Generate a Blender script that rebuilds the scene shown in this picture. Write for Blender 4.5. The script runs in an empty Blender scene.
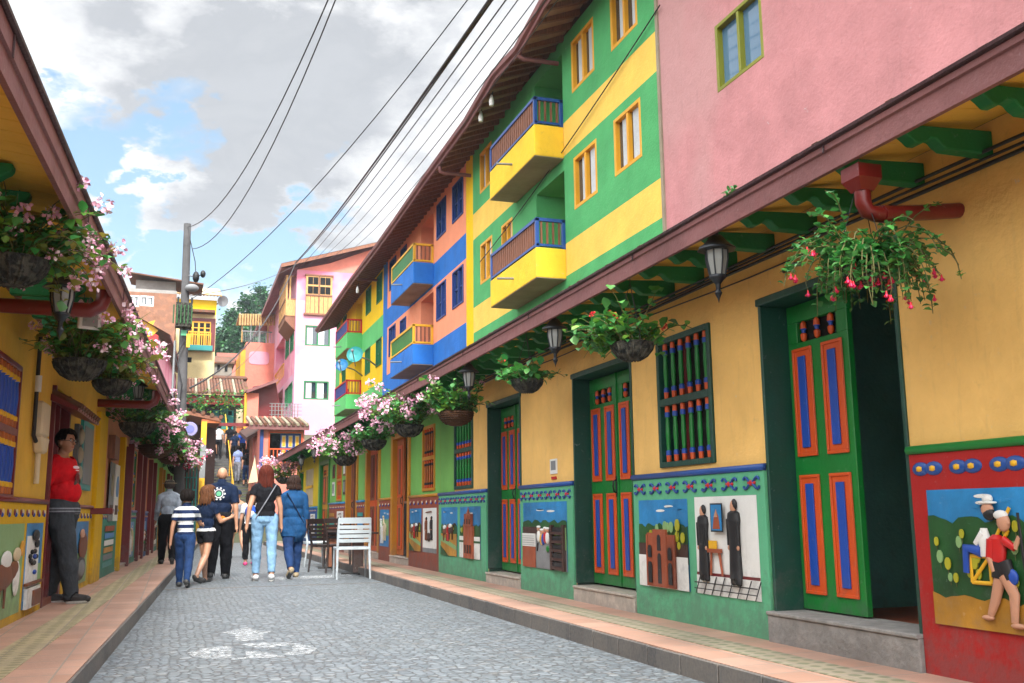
import bpy, bmesh, math, random
import numpy as np
from mathutils import Vector, Matrix
random.seed(7)
C = bpy.context.scene.collection
scene = bpy.context.scene
pi = math.pi
# ------------------------------------------------------------------ camera model
FPX, CX, CY, EH = 980.0, 512.0, 341.5, 1.0
upc = Vector((450-CX, -5244-CY, FPX)).normalized()
fwc = Vector((174-CX, 519-CY, FPX)).normalized()
fwc = (fwc - upc*fwc.dot(upc)).normalized()
rtc = fwc.cross(upc)
if rtc.x < 0: rtc = -rtc
RW = Matrix((rtc, fwc, upc))
def ray(px, py): return RW @ Vector((px-CX, py-CY, FPX))
CAM = Vector((0, 0, EH))
def atY(px, py, y):
    d = ray(px, py); return CAM + d*(y/d.y)
def atX(px, py, x):
    d = ray(px, py); return CAM + d*(x/d.x)
def atZ(px, py, z):
    d = ray(px, py); return CAM + d*((z-EH)/d.z)
# ------------------------------------------------------------------ colours / materials
def lin(h, k=1.0):
    h = h.lstrip('#'); o = []
    for i in (0, 2, 4):
        c = int(h[i:i+2], 16)/255
        c = c/12.92 if c <= .04045 else ((c+.055)/1.055)**2.4
        o.append(min(.85, c*k))
    return tuple(o)
MATS = {}
class NT:
    def __init__(s, m): s.m = m; m.use_nodes = True; s.t = m.node_tree; s.N = s.t.nodes; s.L = s.t.links; s.b = s.N.get('Principled BSDF')
    def n(s, typ, **kw):
        x = s.N.new(typ)
        for k, v in kw.items():
            if k.startswith('i_'):
                k = k[2:]; k = int(k) if k.isdigit() else k.replace('_', ' ')
                x.inputs[k].default_value = v
            else: setattr(x, k, v)
        return x
    def l(s, a, b): s.L.new(a, b)
def mixc(nt, fac, a, b, bt='MIX'):
    x = nt.N.new('ShaderNodeMix'); x.data_type = 'RGBA'; x.blend_type = bt
    for v, i in ((fac, 0), (a, 6), (b, 7)):
        if isinstance(v, (int, float)): x.inputs[i].default_value = v
        elif isinstance(v, tuple): x.inputs[i].default_value = (*v[:3], 1)
        else: nt.l(v, x.inputs[i])
    return x.outputs[2]
def mrange(nt, v, a, b, c=0, d=1):
    x = nt.N.new('ShaderNodeMapRange'); x.inputs[1].default_value = a; x.inputs[2].default_value = b
    x.inputs[3].default_value = c; x.inputs[4].default_value = d; nt.l(v, x.inputs[0]); return x.outputs[0]
def noise(nt, vec, scale, det=4, rough=.55):
    x = nt.N.new('ShaderNodeTexNoise'); x.inputs['Scale'].default_value = scale; x.inputs['Detail'].default_value = det
    x.inputs['Roughness'].default_value = rough
    if vec: nt.l(vec, x.inputs['Vector'])
    return x.outputs['Fac']
def paint(name, hexc, k=.8, var=.18, rough=.75, bump=.25, bs=40, dirt=.3, second=None, spec=.3, sscale=.8):
    if name in MATS: return MATS[name]
    m = bpy.data.materials.new(name); nt = NT(m); c = lin(hexc, k)
    geo = nt.n('ShaderNodeNewGeometry').outputs['Position']
    n1 = noise(nt, geo, 1.3, 6, .6); n2 = noise(nt, geo, 14, 5, .65)
    d = tuple(x*(1-var*1.4) for x in c); li = tuple(min(.9, x*(1+var*.6)+.01*var) for x in c)
    col = mixc(nt, mrange(nt, n1, .3, .7), d, li)
    if second:
        col = mixc(nt, mrange(nt, noise(nt, geo, sscale, 3), .46, .56), col, lin(second, k))
    col = mixc(nt, mrange(nt, n2, .25, .75, 0, .5*var*2), col, tuple(x*.6 for x in c))
    if dirt:
        mp = nt.n('ShaderNodeMapping'); mp.inputs['Scale'].default_value = (5, 5, .7); nt.l(geo, mp.inputs[0])
        s = noise(nt, mp.outputs[0], 2.2, 7, .7)
        g = tuple(x*.45+.03 for x in c)
        col = mixc(nt, mrange(nt, s, .55, .8, 0, dirt), col, g)
        w = noise(nt, geo, 27, 3, .5)
        col = mixc(nt, mrange(nt, w, .68, .74, 0, dirt*.8), col, tuple(min(.8, x*.5+.22) for x in c))
    if dirt >= .15:   # splash dirt and scuffs low on the wall, flaked patches
        sz = nt.n('ShaderNodeSeparateXYZ'); nt.l(geo, sz.inputs[0])
        hgt = mrange(nt, sz.outputs[2], .12, .75, .34, 0); nn_ = noise(nt, geo, 9, 6, .7); ad = nt.n('ShaderNodeMath', operation='ADD'); nt.l(hgt, ad.inputs[0]); nt.l(nn_, ad.inputs[1])
        col = mixc(nt, mrange(nt, ad.outputs[0], .62, .85, 0, .65), col, tuple(x*.35+.06 for x in c))
        fl = noise(nt, geo, 5.5, 9, .75); col = mixc(nt, mrange(nt, fl, .66, .69, 0, min(1, dirt*2)), col, tuple(x*.3+.33 for x in c))
    nt.l(col, nt.b.inputs['Base Color'])
    nt.b.inputs['Roughness'].default_value = rough; nt.b.inputs['Specular IOR Level'].default_value = spec
    if bump:
        bp = nt.n('ShaderNodeBump'); bp.inputs['Strength'].default_value = bump; bp.inputs['Distance'].default_value = .02
        bn = noise(nt, geo, bs, 4, .6); nt.l(bn, bp.inputs['Height'])
        b2 = nt.n('ShaderNodeBump'); b2.inputs['Strength'].default_value = bump; b2.inputs['Distance'].default_value = .08
        nt.l(noise(nt, geo, bs*.09, 3), b2.inputs['Height']); nt.l(bp.outputs[0], b2.inputs['Normal'])
        nt.l(b2.outputs[0], nt.b.inputs['Normal'])
    MATS[name] = m; return m
def gloss(name, hexc, k=.9, rough=.4, metal=0, var=.12, bump=.08, spec=.5):
    m = paint(name, hexc, k, var, rough, bump, 60, .28, spec=spec)
    m.node_tree.nodes['Principled BSDF'].inputs['Metallic'].default_value = metal
    return m
def wood(name, hexc, k=.9, rough=.6):
    if name in MATS: return MATS[name]
    m = bpy.data.materials.new(name); nt = NT(m); c = lin(hexc, k)
    geo = nt.n('ShaderNodeNewGeometry').outputs['Position']
    mp = nt.n('ShaderNodeMapping'); mp.inputs['Scale'].default_value = (14, 14, 1.6); nt.l(geo, mp.inputs[0])
    a = noise(nt, mp.outputs[0], 3, 6, .6)
    col = mixc(nt, mrange(nt, a, .3, .7), tuple(x*.55 for x in c), tuple(min(.9, x*1.25) for x in c))
    nt.l(col, nt.b.inputs['Base Color']); nt.b.inputs['Roughness'].default_value = rough
    bp = nt.n('ShaderNodeBump'); bp.inputs['Strength'].default_value = .25; nt.l(a, bp.inputs['Height']); nt.l(bp.outputs[0], nt.b.inputs['Normal'])
    MATS[name] = m; return m
def glass(name, hexc='#20303a', rough=.06, k=1):
    if name in MATS: return MATS[name]
    m = bpy.data.materials.new(name); nt = NT(m)
    nt.b.inputs['Base Color'].default_value = (*lin(hexc, k), 1); nt.b.inputs['Roughness'].default_value = rough
    nt.b.inputs['Specular IOR Level'].default_value = .9; nt.b.inputs['IOR'].default_value = 1.6
    geo = nt.n('ShaderNodeNewGeometry').outputs['Position']
    bp = nt.n('ShaderNodeBump'); bp.inputs['Strength'].default_value = .04; nt.l(noise(nt, geo, 2, 2), bp.inputs['Height']); nt.l(bp.outputs[0], nt.b.inputs['Normal'])
    MATS[name] = m; return m
def leafmat(name, hexc, hex2, k=.6):
    if name in MATS: return MATS[name]
    m = bpy.data.materials.new(name); nt = NT(m)
    geo = nt.n('ShaderNodeNewGeometry'); n1 = noise(nt, geo.outputs['Position'], 9, 3); 
    rnd = geo.outputs['Random Per Island']
    col = mixc(nt, mrange(nt, rnd, 0, 1), lin(hexc, k), lin(hex2, k))
    col = mixc(nt, mrange(nt, n1, .35, .7, 0, .5), col, tuple(x*.55 for x in lin(hexc, k)))
    nt.l(col, nt.b.inputs['Base Color']); nt.b.inputs['Roughness'].default_value = .45
    tr = nt.n('ShaderNodeBsdfTranslucent'); nt.l(col, tr.inputs[0])
    mx = nt.n('ShaderNodeMixShader'); mx.inputs[0].default_value = .3
    nt.l(nt.b.outputs[0], mx.inputs[1]); nt.l(tr.outputs[0], mx.inputs[2])
    nt.l(mx.outputs[0], nt.N['Material Output'].inputs[0])
    MATS[name] = m; return m
def M(name):
    return MATS[name]
def roof_tiles_mat(name, base='#8a5a45'):
    if name in MATS: return MATS[name]
    m = paint(name, base, .8, .45, .9, .5, 20, .6, second='#6b5648', sscale=5)
    return m
# palette
paint('wall_yellow', '#f1c170', .95, .14, .7, .25, 34, .42)
paint('wall_green', '#7cbc5c', .85, .12, .75, .2, 34, .25)
paint('wall_lime_yellow', '#e8c81e', .8)
paint('wall_orange', '#e0936a', .75, .14)
paint('wall_left_yellow', '#eab840', .92, .14)
paint('pilaster_yellow', '#e8b800', .8, .12)
paint('dado_green', '#66bd90', .78, .10, .55, .18, 30, .22)
paint('dado_red', '#b3221f', .8, .15, .5, .2, 30, .3)
paint('dado_brown', '#a2513c', .75, .2, .6, .2, 30, .35)
paint('dado_ochre', '#e0a21c', .8, .15, .55)
paint('dado_blue', '#2f64a8', .75, .2)
paint('dado_teal', '#4d9c8a', .75, .2)
paint('up_pink', '#dc999b', .76, .14, .8, .4, 26, .42, second='#d3a09f', sscale=.22)
paint('up_green', '#56b870', .82, .13, .8, .35, 26, .28)
paint('up_yellow', '#f7cd5e', .92, .1, .8, .35, 26, .28)
paint('up_bright_yellow', '#fbd000', .85, .07, .8, .2, 26, .08)
paint('balcony_yellow', '#f8cc34', .9, .1, .8, .3, 26, .3)
paint('pale_yellow', '#f2e2a8', .85, .12, .8, .3, 10, .3)
paint('up_orange', '#f79a74', .95, .08, .8, .25, 26, .2)
paint('up_blue', '#1f74cc', .9, .15, .75, .3, 26, .25)
paint('up_lightgreen', '#66cd78', .8, .1, .8, .25, 26, .1)
paint('tall_pink', '#f0a9bd', .85, .08, .8, .2, 10, .15, second='#e58aa6', sscale=.35)
paint('tall_lilac', '#e0aecb', .85, .08, .8, .2, 10, .12, second='#e8a0b8', sscale=.3)
paint('salmon', '#ee8e7c', .85, .1, .8)
paint('small_pink', '#e88f80', .85, .1, .8)
paint('soffit_grey', '#b3a78f', .7, .2)
paint('fascia', '#93605f', .75, .2, .55, .25, 50, .3)
paint('fascia_dark', '#4a2a2e', .7, .2, .5)
paint('ceiling_ochre', '#f2b848', 1.0, .15, .8, .2)
paint('ceiling_green', '#2a7a40', .85, .2, .7, .2)
paint('corbel_green', '#1a7a3e', .85, .2, .6, .2)
paint('rafter_brown', '#b08466', .9, .3, .7, .2)
gloss('door_green', '#0f8a35', .72, .4, 0, .15, .12)
gloss('frame_dkgreen', '#0b4a3c', .8, .45, 0, .25, .15)
gloss('orange', '#e2591c', .8, .45); gloss('blue', '#1c4fb4', .8, .45); gloss('rail_blue', '#1b4f9e', .8, .4)
gloss('rail_green', '#12963c', .8, .4); gloss('maroon', '#7a1c22', .8, .4); gloss('red', '#d01f1f', .8, .4)
gloss('pipe_red', '#7d1b1a', .75, .35, 0, .15, .08)
gloss('win_orange', '#f4b01e', .85, .5); gloss('win_blue', '#12408f', .8, .5); gloss('win_green', '#0f7a45', .8, .5)
gloss('win_olive', '#8f931a', .75, .5); gloss('win_white', '#dfe2e2', .9, .5)
gloss('ochre_frame', '#cf8a14', .8, .5)
gloss('black_metal', '#15171a', 1, .4, .3); gloss('lamp_metal', '#2a3036', .8, .45, .4)
gloss('grey_metal', '#8d9294', .8, .45, .5); gloss('white_plastic', '#cdd9e0', .8, .4)
gloss('brown_plastic', '#2a1a17', .9, .45)
gloss('sign_lilac', '#9a94c8', .8, .5); gloss('sign_violet', '#6f74b8', .8, .5); gloss('white', '#e8e8e4', .9, .6); gloss('grey', '#8a8d90', .8, .7); gloss('cream', '#e0cda8', .8, .7)
gloss('black', '#16161a', 1, .55); gloss('skyblue', '#2a93d6', .85, .45, 0, .5); gloss('hill', '#1f6428', .8, .5, 0, .7)
gloss('leafyellow', '#b8b428', .8, .5); gloss('groundochre', '#d79a2c', .85, .5, 0, .6); gloss('terracotta', '#b85a34', .8, .6, 0, .5)
gloss('darkbrown', '#4a2c24', .8, .6, 0, .2); gloss('brown', '#7d4526', .8, .6); gloss('teal', '#1f9a9a', .8, .5)
gloss('muralskin', '#d39b7c', .8, .5); gloss('pale_green', '#8fb878', .8, .5); gloss('yellow', '#eeb51c', .85, .5)
paint('concrete', '#a5a29e', .8, .2, .9, .5, 30, .4); paint('concrete_dark', '#6a6a6c', .7, .25, .9, .5, 30, .4)
paint('marble', '#cfc5b8', .85, .08, .35, .05, 30, .2)
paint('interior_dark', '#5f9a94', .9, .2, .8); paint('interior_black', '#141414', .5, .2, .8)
wood('wood_orange', '#b5602a'); wood('wood_brown', '#855238'); wood('wood_pale', '#c99a5c'); wood('bamboo', '#b8935a')
glass('pane'); glass('pane_sky', '#5a86a8', .05, .7)
paint('curtain', '#cfd4d6', .85, .12, .9, .6, 12, .1)
paint('lamp_glass', '#b4b8b4', .6, .05, .35, .05, 30, .1)
paint('pot_dark', '#2b2d2b', .8, .4, .85, .9, 60, .4, second='#5c5a50', sscale=18)
paint('wicker', '#6b4a34', .8, .4, .9, 1, 90, .4)
leafmat('leaf_a', '#4f9a38', '#9acb4c', .75); leafmat('leaf_b', '#2c7a3c', '#62ac56', .7); leafmat('leaf_c', '#7da03a', '#c9b44a')
leafmat('leaf_geranium', '#389848', '#74c45a', .75); leafmat('leaf_far', '#3d6f4c', '#5d8f60', .6)
gloss('petal_pink', '#f8b0cc', .95, .6, 0, .2); gloss('petal_white', '#f6d8e0', .95, .6, 0, .1); gloss('petal_red', '#e0142c', .9, .5); gloss('petal_fuchsia', '#d6105c', .9, .5)
paint('stem', '#6b6a3c', .7)
paint('brick', '#a8785f', .8, .45, .9, .6, 8, .6, second='#8f6a58', sscale=3)
# ------------------------------------------------------------------ mesh builder
class Fr:
    def __init__(s, o, u, n):
        s.o = Vector(o); s.u = Vector(u).normalized(); s.n = Vector(n).normalized(); s.z = Vector((0, 0, 1))
    def p(s, a, d, z): return s.o + s.u*a + s.n*d + s.z*z
WF = Fr((0, 0, 0), (1, 0, 0), (0, 1, 0))
FR = Fr((3.9, 0, 0), (0, 1, 0), (-1, 0, 0))
UX = 7.0; KU = UX/3.9
FU = Fr((UX, 0, 0), (0, 1, 0), (-1, 0, 0))
LU = Vector((.044, 1, 0)).normalized()
FL = Fr((-1.31-.044*9.2, 0, 0), LU, (LU.y, -LU.x, 0))
class MB:
    def __init__(s): s.v = []; s.f = []; s.m = []; s.ms = []; s.sm = []
    def mi(s, m):
        m = MATS[m] if isinstance(m, str) else m
        if m not in s.ms: s.ms.append(m)
        return s.ms.index(m)
    def add(s, vs, fs, m, smooth=False):
        k = len(s.v); i = s.mi(m); s.v += [tuple(v) for v in vs]
        for f in fs: s.f.append(tuple(k+j for j in f)); s.m.append(i); s.sm.append(smooth)
    def box(s, F, a0, a1, d0, d1, z0, z1, m):
        vs = [F.p(a, d, z) for a in (a0, a1) for d in (d0, d1) for z in (z0, z1)]
        s.add(vs, [(0, 1, 3, 2), (4, 6, 7, 5), (0, 4, 5, 1), (2, 3, 7, 6), (0, 2, 6, 4), (1, 5, 7, 3)], m)
    def quad(s, pts, m): s.add(pts, [tuple(range(len(pts)))], m)
    def prism(s, F, pts, d0, d1, m, smooth=False):   # polygon in (a,z)
        n = len(pts)
        vs = [F.p(a, d0, z) for a, z in pts] + [F.p(a, d1, z) for a, z in pts]
        s.add(vs, [tuple(range(n))[::-1], tuple(range(n, 2*n))] + [(i, (i+1) % n, n+(i+1) % n, n+i) for i in range(n)], m, smooth)
    def prof(s, F, pts, a0, a1, m, smooth=False):   # polygon in (d,z) extruded along a
        n = len(pts)
        vs = [F.p(a0, d, z) for d, z in pts] + [F.p(a1, d, z) for d, z in pts]
        s.add(vs, [tuple(range(n)), tuple(range(n, 2*n))[::-1]] + [(i, n+i, n+(i+1) % n, (i+1) % n) for i in range(n)], m, smooth)
    def tube(s, pts, r, m, n=8, cap=True):
        pts = [Vector(p) for p in pts]; rs = r if isinstance(r, (list, tuple)) else [r]*len(pts)
        vs = []; ref = None
        for i, p in enumerate(pts):
            t = (pts[min(i+1, len(pts)-1)] - pts[max(i-1, 0)]).normalized()
            if ref is None: ref = Vector((0, 0, 1)) if abs(t.z) < .9 else Vector((1, 0, 0))
            x = t.cross(ref).normalized(); y = x.cross(t); ref = y
            for k in range(n):
                a = 2*pi*k/n; vs.append(p + x*math.cos(a)*rs[i] + y*math.sin(a)*rs[i])
        fs = [(i*n+k, i*n+(k+1) % n, (i+1)*n+(k+1) % n, (i+1)*n+k) for i in range(len(pts)-1) for k in range(n)]
        s.add(vs, fs, m, True)
        if cap:
            s.add(vs[:n], [tuple(range(n))[::-1]], m); s.add(vs[-n:], [tuple(range(n))], m)
    def lathe(s, c, prof, m, n=12, smooth=True, axis=None, sx=1, sy=1):   # prof [(r,z,(mat))]
        c = Vector(c); ax = Vector(axis).normalized() if axis else Vector((0, 0, 1))
        q = Vector((0, 0, 1)).rotation_difference(ax)
        for i in range(len(prof)-1):
            r0, z0 = prof[i][:2]; r1, z1 = prof[i+1][:2]; mm = prof[i][2] if len(prof[i]) > 2 else m
            vs = [c + q @ Vector((r*math.cos(2*pi*k/n)*sx, r*math.sin(2*pi*k/n)*sy, z)) for r, z in ((r0, z0), (r1, z1)) for k in range(n)]
            s.add(vs, [(k, (k+1) % n, n+(k+1) % n, n+k) for k in range(n)], mm, smooth)
    def ell(s, c, r, m, n=10, F=None, jit=0, rot=None):
        c = Vector(c); vs = []; h = n//2+1
        r = (r, r, r) if isinstance(r, (int, float)) else r
        for i in range(h+1):
            th = pi*i/h
            for k in range(n):
                ph = 2*pi*k/n; j = 1+random.uniform(-jit, jit)
                v = Vector((r[0]*math.sin(th)*math.cos(ph)*j, r[1]*math.sin(th)*math.sin(ph)*j, r[2]*math.cos(th)*j))
                if rot: v = rot @ v
                if F: v = F.u*v.x + F.n*v.y + F.z*v.z
                vs.append(c+v)
        s.add(vs, [(i*n+k, i*n+(k+1) % n, (i+1)*n+(k+1) % n, (i+1)*n+k) for i in range(h) for k in range(n)], m, True)
    def leaf(s, c, d, up, L, W, m, fold=.25):
        d = d.normalized(); x = d.cross(up)
        x = x.normalized() if x.length > 1e-4 else Vector((1, 0, 0)); nrm = x.cross(d)
        a = c; b = c + d*L*.5 - x*W*.5 + nrm*fold*W*.5; e = c + d*L*.5 + x*W*.5 + nrm*fold*W*.5; t = c + d*L - nrm*L*.15
        b2 = c + d*L*.8 - x*W*.33 + nrm*fold*W*.2; e2 = c + d*L*.8 + x*W*.33 + nrm*fold*W*.2; mid = c + d*L*.5; m2 = c+d*L*.8-nrm*L*.05
        s.add([a, b, mid, e, b2, m2, e2, t], [(0, 2, 1), (0, 3, 2), (1, 2, 5, 4), (2, 3, 6, 5), (4, 5, 7), (5, 6, 7)], m, True)
    def build(s, name, parent=None, bevel=0, label=None, wld=True):
        me = bpy.data.meshes.new(name); off = Vector((0, 0, 0))
        if parent and wld:
            off = parent.location.copy()
            if parent.parent: off = off + parent.parent.location
            vs = [(v[0]-off.x, v[1]-off.y, v[2]-off.z) for v in s.v]
        else: vs = s.v
        me.from_pydata(vs, [], s.f)
        for m in s.ms: me.materials.append(m)
        me.polygons.foreach_set('material_index', s.m); me.polygons.foreach_set('use_smooth', s.sm); me.update()
        bm = bmesh.new(); bm.from_mesh(me); bmesh.ops.recalc_face_normals(bm, faces=bm.faces) if bevel or name not in ('foliage',) else None
        bm.to_mesh(me); bm.free()
        o = bpy.data.objects.new(name, me); C.objects.link(o)
        if parent: o.parent = parent
        if bevel:
            b = o.modifiers.new('bevel', 'BEVEL'); b.width = bevel; b.segments = 1; b.limit_method = 'ANGLE'
        if label: o['label'] = label
        return o
def thing(name, label, cat, loc=(0, 0, 0), group=None, rz=0):
    o = bpy.data.objects.new(name, None); C.objects.link(o); o.location = loc; o.rotation_euler = (0, 0, rz)
    o.empty_display_size = .1
    o['label'] = label; o['category'] = cat
    if group: o['group'] = group
    return o
def tag(o, label, cat, group=None, kind=None):
    o['label'] = label; o['category'] = cat
    if group: o['group'] = group
    if kind: o['kind'] = kind
    return o
def structure(mb, name, label=None, kind='structure'):
    o = mb.build(name); o['kind'] = kind; o['label'] = label or name.replace('_', ' '); o['category'] = name.replace('_', ' '); return o
def dup(r, loc, rz=0, label=None, group=None, sc=1):
    c = r.copy(); C.objects.link(c); c.location = loc; c.rotation_euler = (0, 0, rz); c.scale = (sc, sc, sc)
    if label: c['label'] = label
    if group: c['group'] = group
    def rec(a, b):
        for ch in list(a.children):
            d = ch.copy(); C.objects.link(d); d.parent = b; rec(ch, d)
    rec(r, c); return c
def wall_grid(mb, F, a0, a1, z0, z1, ops, colf, rev=None, dr=.2, extra_a=(), extra_z=(), d=0):
    A = sorted({a0, a1, *[o[0] for o in ops], *[o[1] for o in ops], *extra_a}); A = [a for a in A if a0 <= a <= a1]
    Z = sorted({z0, z1, *[o[2] for o in ops], *[o[3] for o in ops], *extra_z}); Z = [z for z in Z if z0 <= z <= z1]
    for i in range(len(A)-1):
        for j in range(len(Z)-1):
            a, z = (A[i]+A[i+1])/2, (Z[j]+Z[j+1])/2
            if any(o[0] < a < o[1] and o[2] < z < o[3] for o in ops): continue
            mb.quad([F.p(A[i], d, Z[j]), F.p(A[i+1], d, Z[j]), F.p(A[i+1], d, Z[j+1]), F.p(A[i], d, Z[j+1])], colf(a, z))
    for o in ops:
        b0, b1, c0, c1 = o[:4]; r = o[4] if len(o) > 4 else dr; m = (o[5] if len(o) > 5 else None) or rev
        m = m or colf((b0+b1)/2, (c0+c1)/2)
        q = lambda x, y, u, w: mb.quad([F.p(x, d, y), F.p(u, d, w), F.p(u, d-r, w), F.p(x, d-r, y)], m)
        q(b0, c0, b0, c1); q(b0, c1, b1, c1); q(b1, c1, b1, c0); q(b1, c0, b0, c0)
# ------------------------------------------------------------------ murals (painted relief panels)
def mural(par, F, a0, a1, z0, z1, kind, left=False, label=None, d0=.032):
    w, h = a1-a0, z1-z0
    A = (lambda u: a0+u*w) if left else (lambda u: a1-u*w)
    Zf = lambda v: z0+v*h
    mb = MB(); lay = [0]
    def poly(pts, m, dd=None):
        lay[0] += 1; d = d0+.0025*lay[0]
        mb.prism(F, [(A(u), Zf(v)) for u, v in pts], d-.002, d, m)
    R = lambda u0, v0, u1, v1, m: poly([(u0, v0), (u1, v0), (u1, v1), (u0, v1)], m)
    def hills(base, top, m='hill', n=9, seed=1, amp=.05):
        rr = random.Random(seed); pts = [(0, base), (1, base)]
        for i in range(n*3+1):
            u = 1-i/(n*3); pts.append((u, top+amp*abs(math.sin(u*n*1.7+seed))+rr.uniform(-.01, .01)))
        poly(pts, m)
    def trees(seed, n, v0, v1, s=.03):
        rr = random.Random(seed); lay[0] += 1; d = d0+.0025*lay[0]
        for i in range(n):
            u, v = rr.uniform(.05, .95), rr.uniform(v0, v1); r = s*rr.uniform(.7, 1.3); d += .0004; mb.tube([F.p(A(u), d, Zf(v-r*2.6)), F.p(A(u), d, Zf(v))], .002, 'stem', 4)
            mb.prism(F, [(A(u+r*math.cos(t*pi/5)*(h/w if w < h else 1)*.9), Zf(v+r*1.4*math.sin(t*pi/5))) for t in range(10)], d-.002, d+.004, 'leafyellow' if rr.random() < .7 else 'pale_green')
    def clouds(seed):
        rr = random.Random(seed); lay[0] += 1; d = d0+.0025*lay[0]
        for i in range(5):
            u, v = rr.uniform(.1, .9), rr.uniform(.86, .96)
            mb.prism(F, [(A(min(.99, max(.01, u+.09*math.cos(t*pi/6)))), Zf(v+.015*math.sin(t*pi/6))) for t in range(12)], d-.002, d, 'white' if i % 2 else 'skyblue')
    rel = []
    def relief(name, fn, lab=None):
        m2 = MB(); fn(m2); rel.append((name, m2, lab))
    VS = 1.1 if kind == 'carrier' else 1.0
    def P(u, v, d=.03): return F.p(A(u), d0+d, Zf(v*VS))
    def limb(m2, pts, r, m, d=.03): m2.tube([P(u, v, d) for u, v in pts], [x*h for x in r] if isinstance(r, (list, tuple)) else r*h, m, 8)
    def blob(m2, u, v, ru, rv, m, d=.025, rd=.03): m2.ell(P(u, v, d), (ru*w, rd, rv*h), m, 12, F)
    def figure(m2, u, v0, v1, robe, hair='black', lean=0):
        H = v1-v0; k = h/w
        limb(m2, [(u-.02, v0), (u-.01, v0+.5*H)], .05*H/.8, robe); limb(m2, [(u+.05, v0), (u+.03, v0+.5*H)], .05*H/.8, robe)
        m2.lathe(P(u+.01, v0+.06*H, .02), [(.12*H*h, 0), (.105*H*h, .3*H*h), (.10*H*h, .55*H*h), (.125*H*h, .68*H*h), (.11*H*h, .77*H*h), (.03*H*h, .81*H*h)], robe, 10)
        limb(m2, [(u+.09*k*H, v0+.76*H), (u+.11*k*H, v0+.45*H)], [.035*H, .028*H], robe, .045)
        limb(m2, [(u-.09*k*H, v0+.76*H), (u-.09*k*H, v0+.45*H)], [.035*H, .028*H], robe, .045)
        blob(m2, u+.11*k*H, v0+.42*H, .03*k*H, .03*H, 'muralskin', .045, .012)
        blob(m2, u-.09*k*H, v0+.42*H, .03*k*H, .03*H, 'muralskin', .045, .012)
        blob(m2, u+.01, v0+.9*H, .055*k*H, .085*H, 'muralskin', .03, .03)
        blob(m2, u+.025, v0+.93*H, .055*k*H, .07*H, hair, .024, .03)
        blob(m2, u-.03, v0, .05*k*H, .02*H, 'black'); blob(m2, u+.05, v0-.005, .05*k*H, .02*H, 'black')
    if kind in ('church', 'tower', 'town', 'mules', 'carrier', 'horses'):
        R(0, .0, 1, 1, 'skyblue'); clouds(int(a0*10))
    if kind == 'church':
        hills(.28, .68); trees(3, 16, .46, .72, .04); R(0, .36, 1, .5, 'darkbrown'); R(0, 0, 1, .36, 'white')
        def f(m):
            for u0, u1, v1 in ((.22, .36, .62), (.36, .62, .66), (.62, .78, .6)): m.box(F, A(u1), A(u0), d0+.01, d0+.05+(.015 if u0 == .36 else 0), Zf(.01), Zf(v1), 'terracotta')
            for u in (.22, .36, .50, .62, .78): m.tube([P(u, .01, .055), P(u, .6, .055)], .012, 'terracotta', 8)
            for u, v, hh in ((.29, .05, .2), (.29, .34, .1), (.49, .05, .3), (.49, .42, .14), (.70, .05, .2), (.70, .32, .1)):
                pts = [(A(u-.035), Zf(v)), (A(u+.035), Zf(v))] + [(A(u+.035*math.cos(t)), Zf(v+hh)+.035*w*math.sin(t)) for t in (0, .8, 1.57, 2.3, 3.14)]
                m.prism(F, pts, d0+.06, d0+.0705, 'black')
        relief('church_relief', f)
    elif kind == 'tower':
        hills(.3, .6, seed=5); trees(8, 5, .5, .66); R(0, .0, 1, .42, 'white'); R(0, .3, 1, .34, 'hill')
        def f(m):
            m.box(F, A(.72), A(.28), d0+.01, d0+.06, Zf(0), Zf(.62), 'terracotta')
            m.box(F, A(.66), A(.34), d0+.01, d0+.075, Zf(.62), Zf(.86), 'terracotta')
            for u in (.3, .42, .58, .7): m.tube([P(u, 0, .06), P(u, .9 if .35 < u < .65 else .7, .06)], [.014, .006], 'terracotta', 6)
            m.tube([P(.5, .8, .05), P(.5, 1.0, .05)], [.05, .004], 'terracotta', 6)
            for u in (.38, .5, .62):
                m.box(F, A(u+.03), A(u-.03), d0+.07, d0+.08, Zf(.1), Zf(.26), 'darkbrown'); m.box(F, A(u+.02), A(u-.02), d0+.085, d0+.09, Zf(.66), Zf(.76), 'darkbrown')
        relief('tower_relief', f)
    elif kind == 'priests':
        R(0, 0, 1, 1, 'white'); R(0, .19, 1, .22, 'maroon'); R(0, .0, 1, .19, 'white')
        for i in range(8): poly([(i*.14-.03, 0), (i*.14-.018, 0), (i*.14+.075, .185), (i*.14+.06, .185)], 'black')
        R(0, .11, 1, .122, 'black'); R(0, .05, 1, .06, 'black')
        R(.33, .64, .53, .93, 'black'); R(.345, .655, .515, .915, 'skyblue')
        poly([(.37, .67), (.49, .67), (.47, .8), (.43, .86), (.4, .8)], 'terracotta'); poly([(.4, .79), (.46, .79), (.44, .87)], 'muralskin')
        relief('priest_figure', lambda m: figure(m, .15, .15, .92, 'black'))
        relief('priest_figure', lambda m: figure(m, .66, .14, .97, 'black'))
        def f(m):
            m.box(F, A(.46), A(.25), d0+.02, d0+.06, Zf(.43), Zf(.47), 'terracotta'); limb(m, [(.42, .44), (.46, .2)], [.022, .016], 'terracotta'); limb(m, [(.29, .44), (.27, .2)], .018, 'terracotta')
            m.box(F, A(.38), A(.27), d0+.02, d0+.05, Zf(.47), Zf(.55), 'yellow')
        relief('table_relief', f)
    elif kind == 'town':
        hills(.45, .68, seed=3); R(0, .0, 1, .5, 'grey'); R(.0, .5, .45, .62, 'darkbrown'); R(.75, .3, 1, .62, 'pale_green'); R(0, 0, .32, .32, 'terracotta'); R(0, .32, .33, .52, 'white')
        for i in range(5): R(.02, .34+i*.035, .31, .345+i*.035, 'grey')
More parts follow.
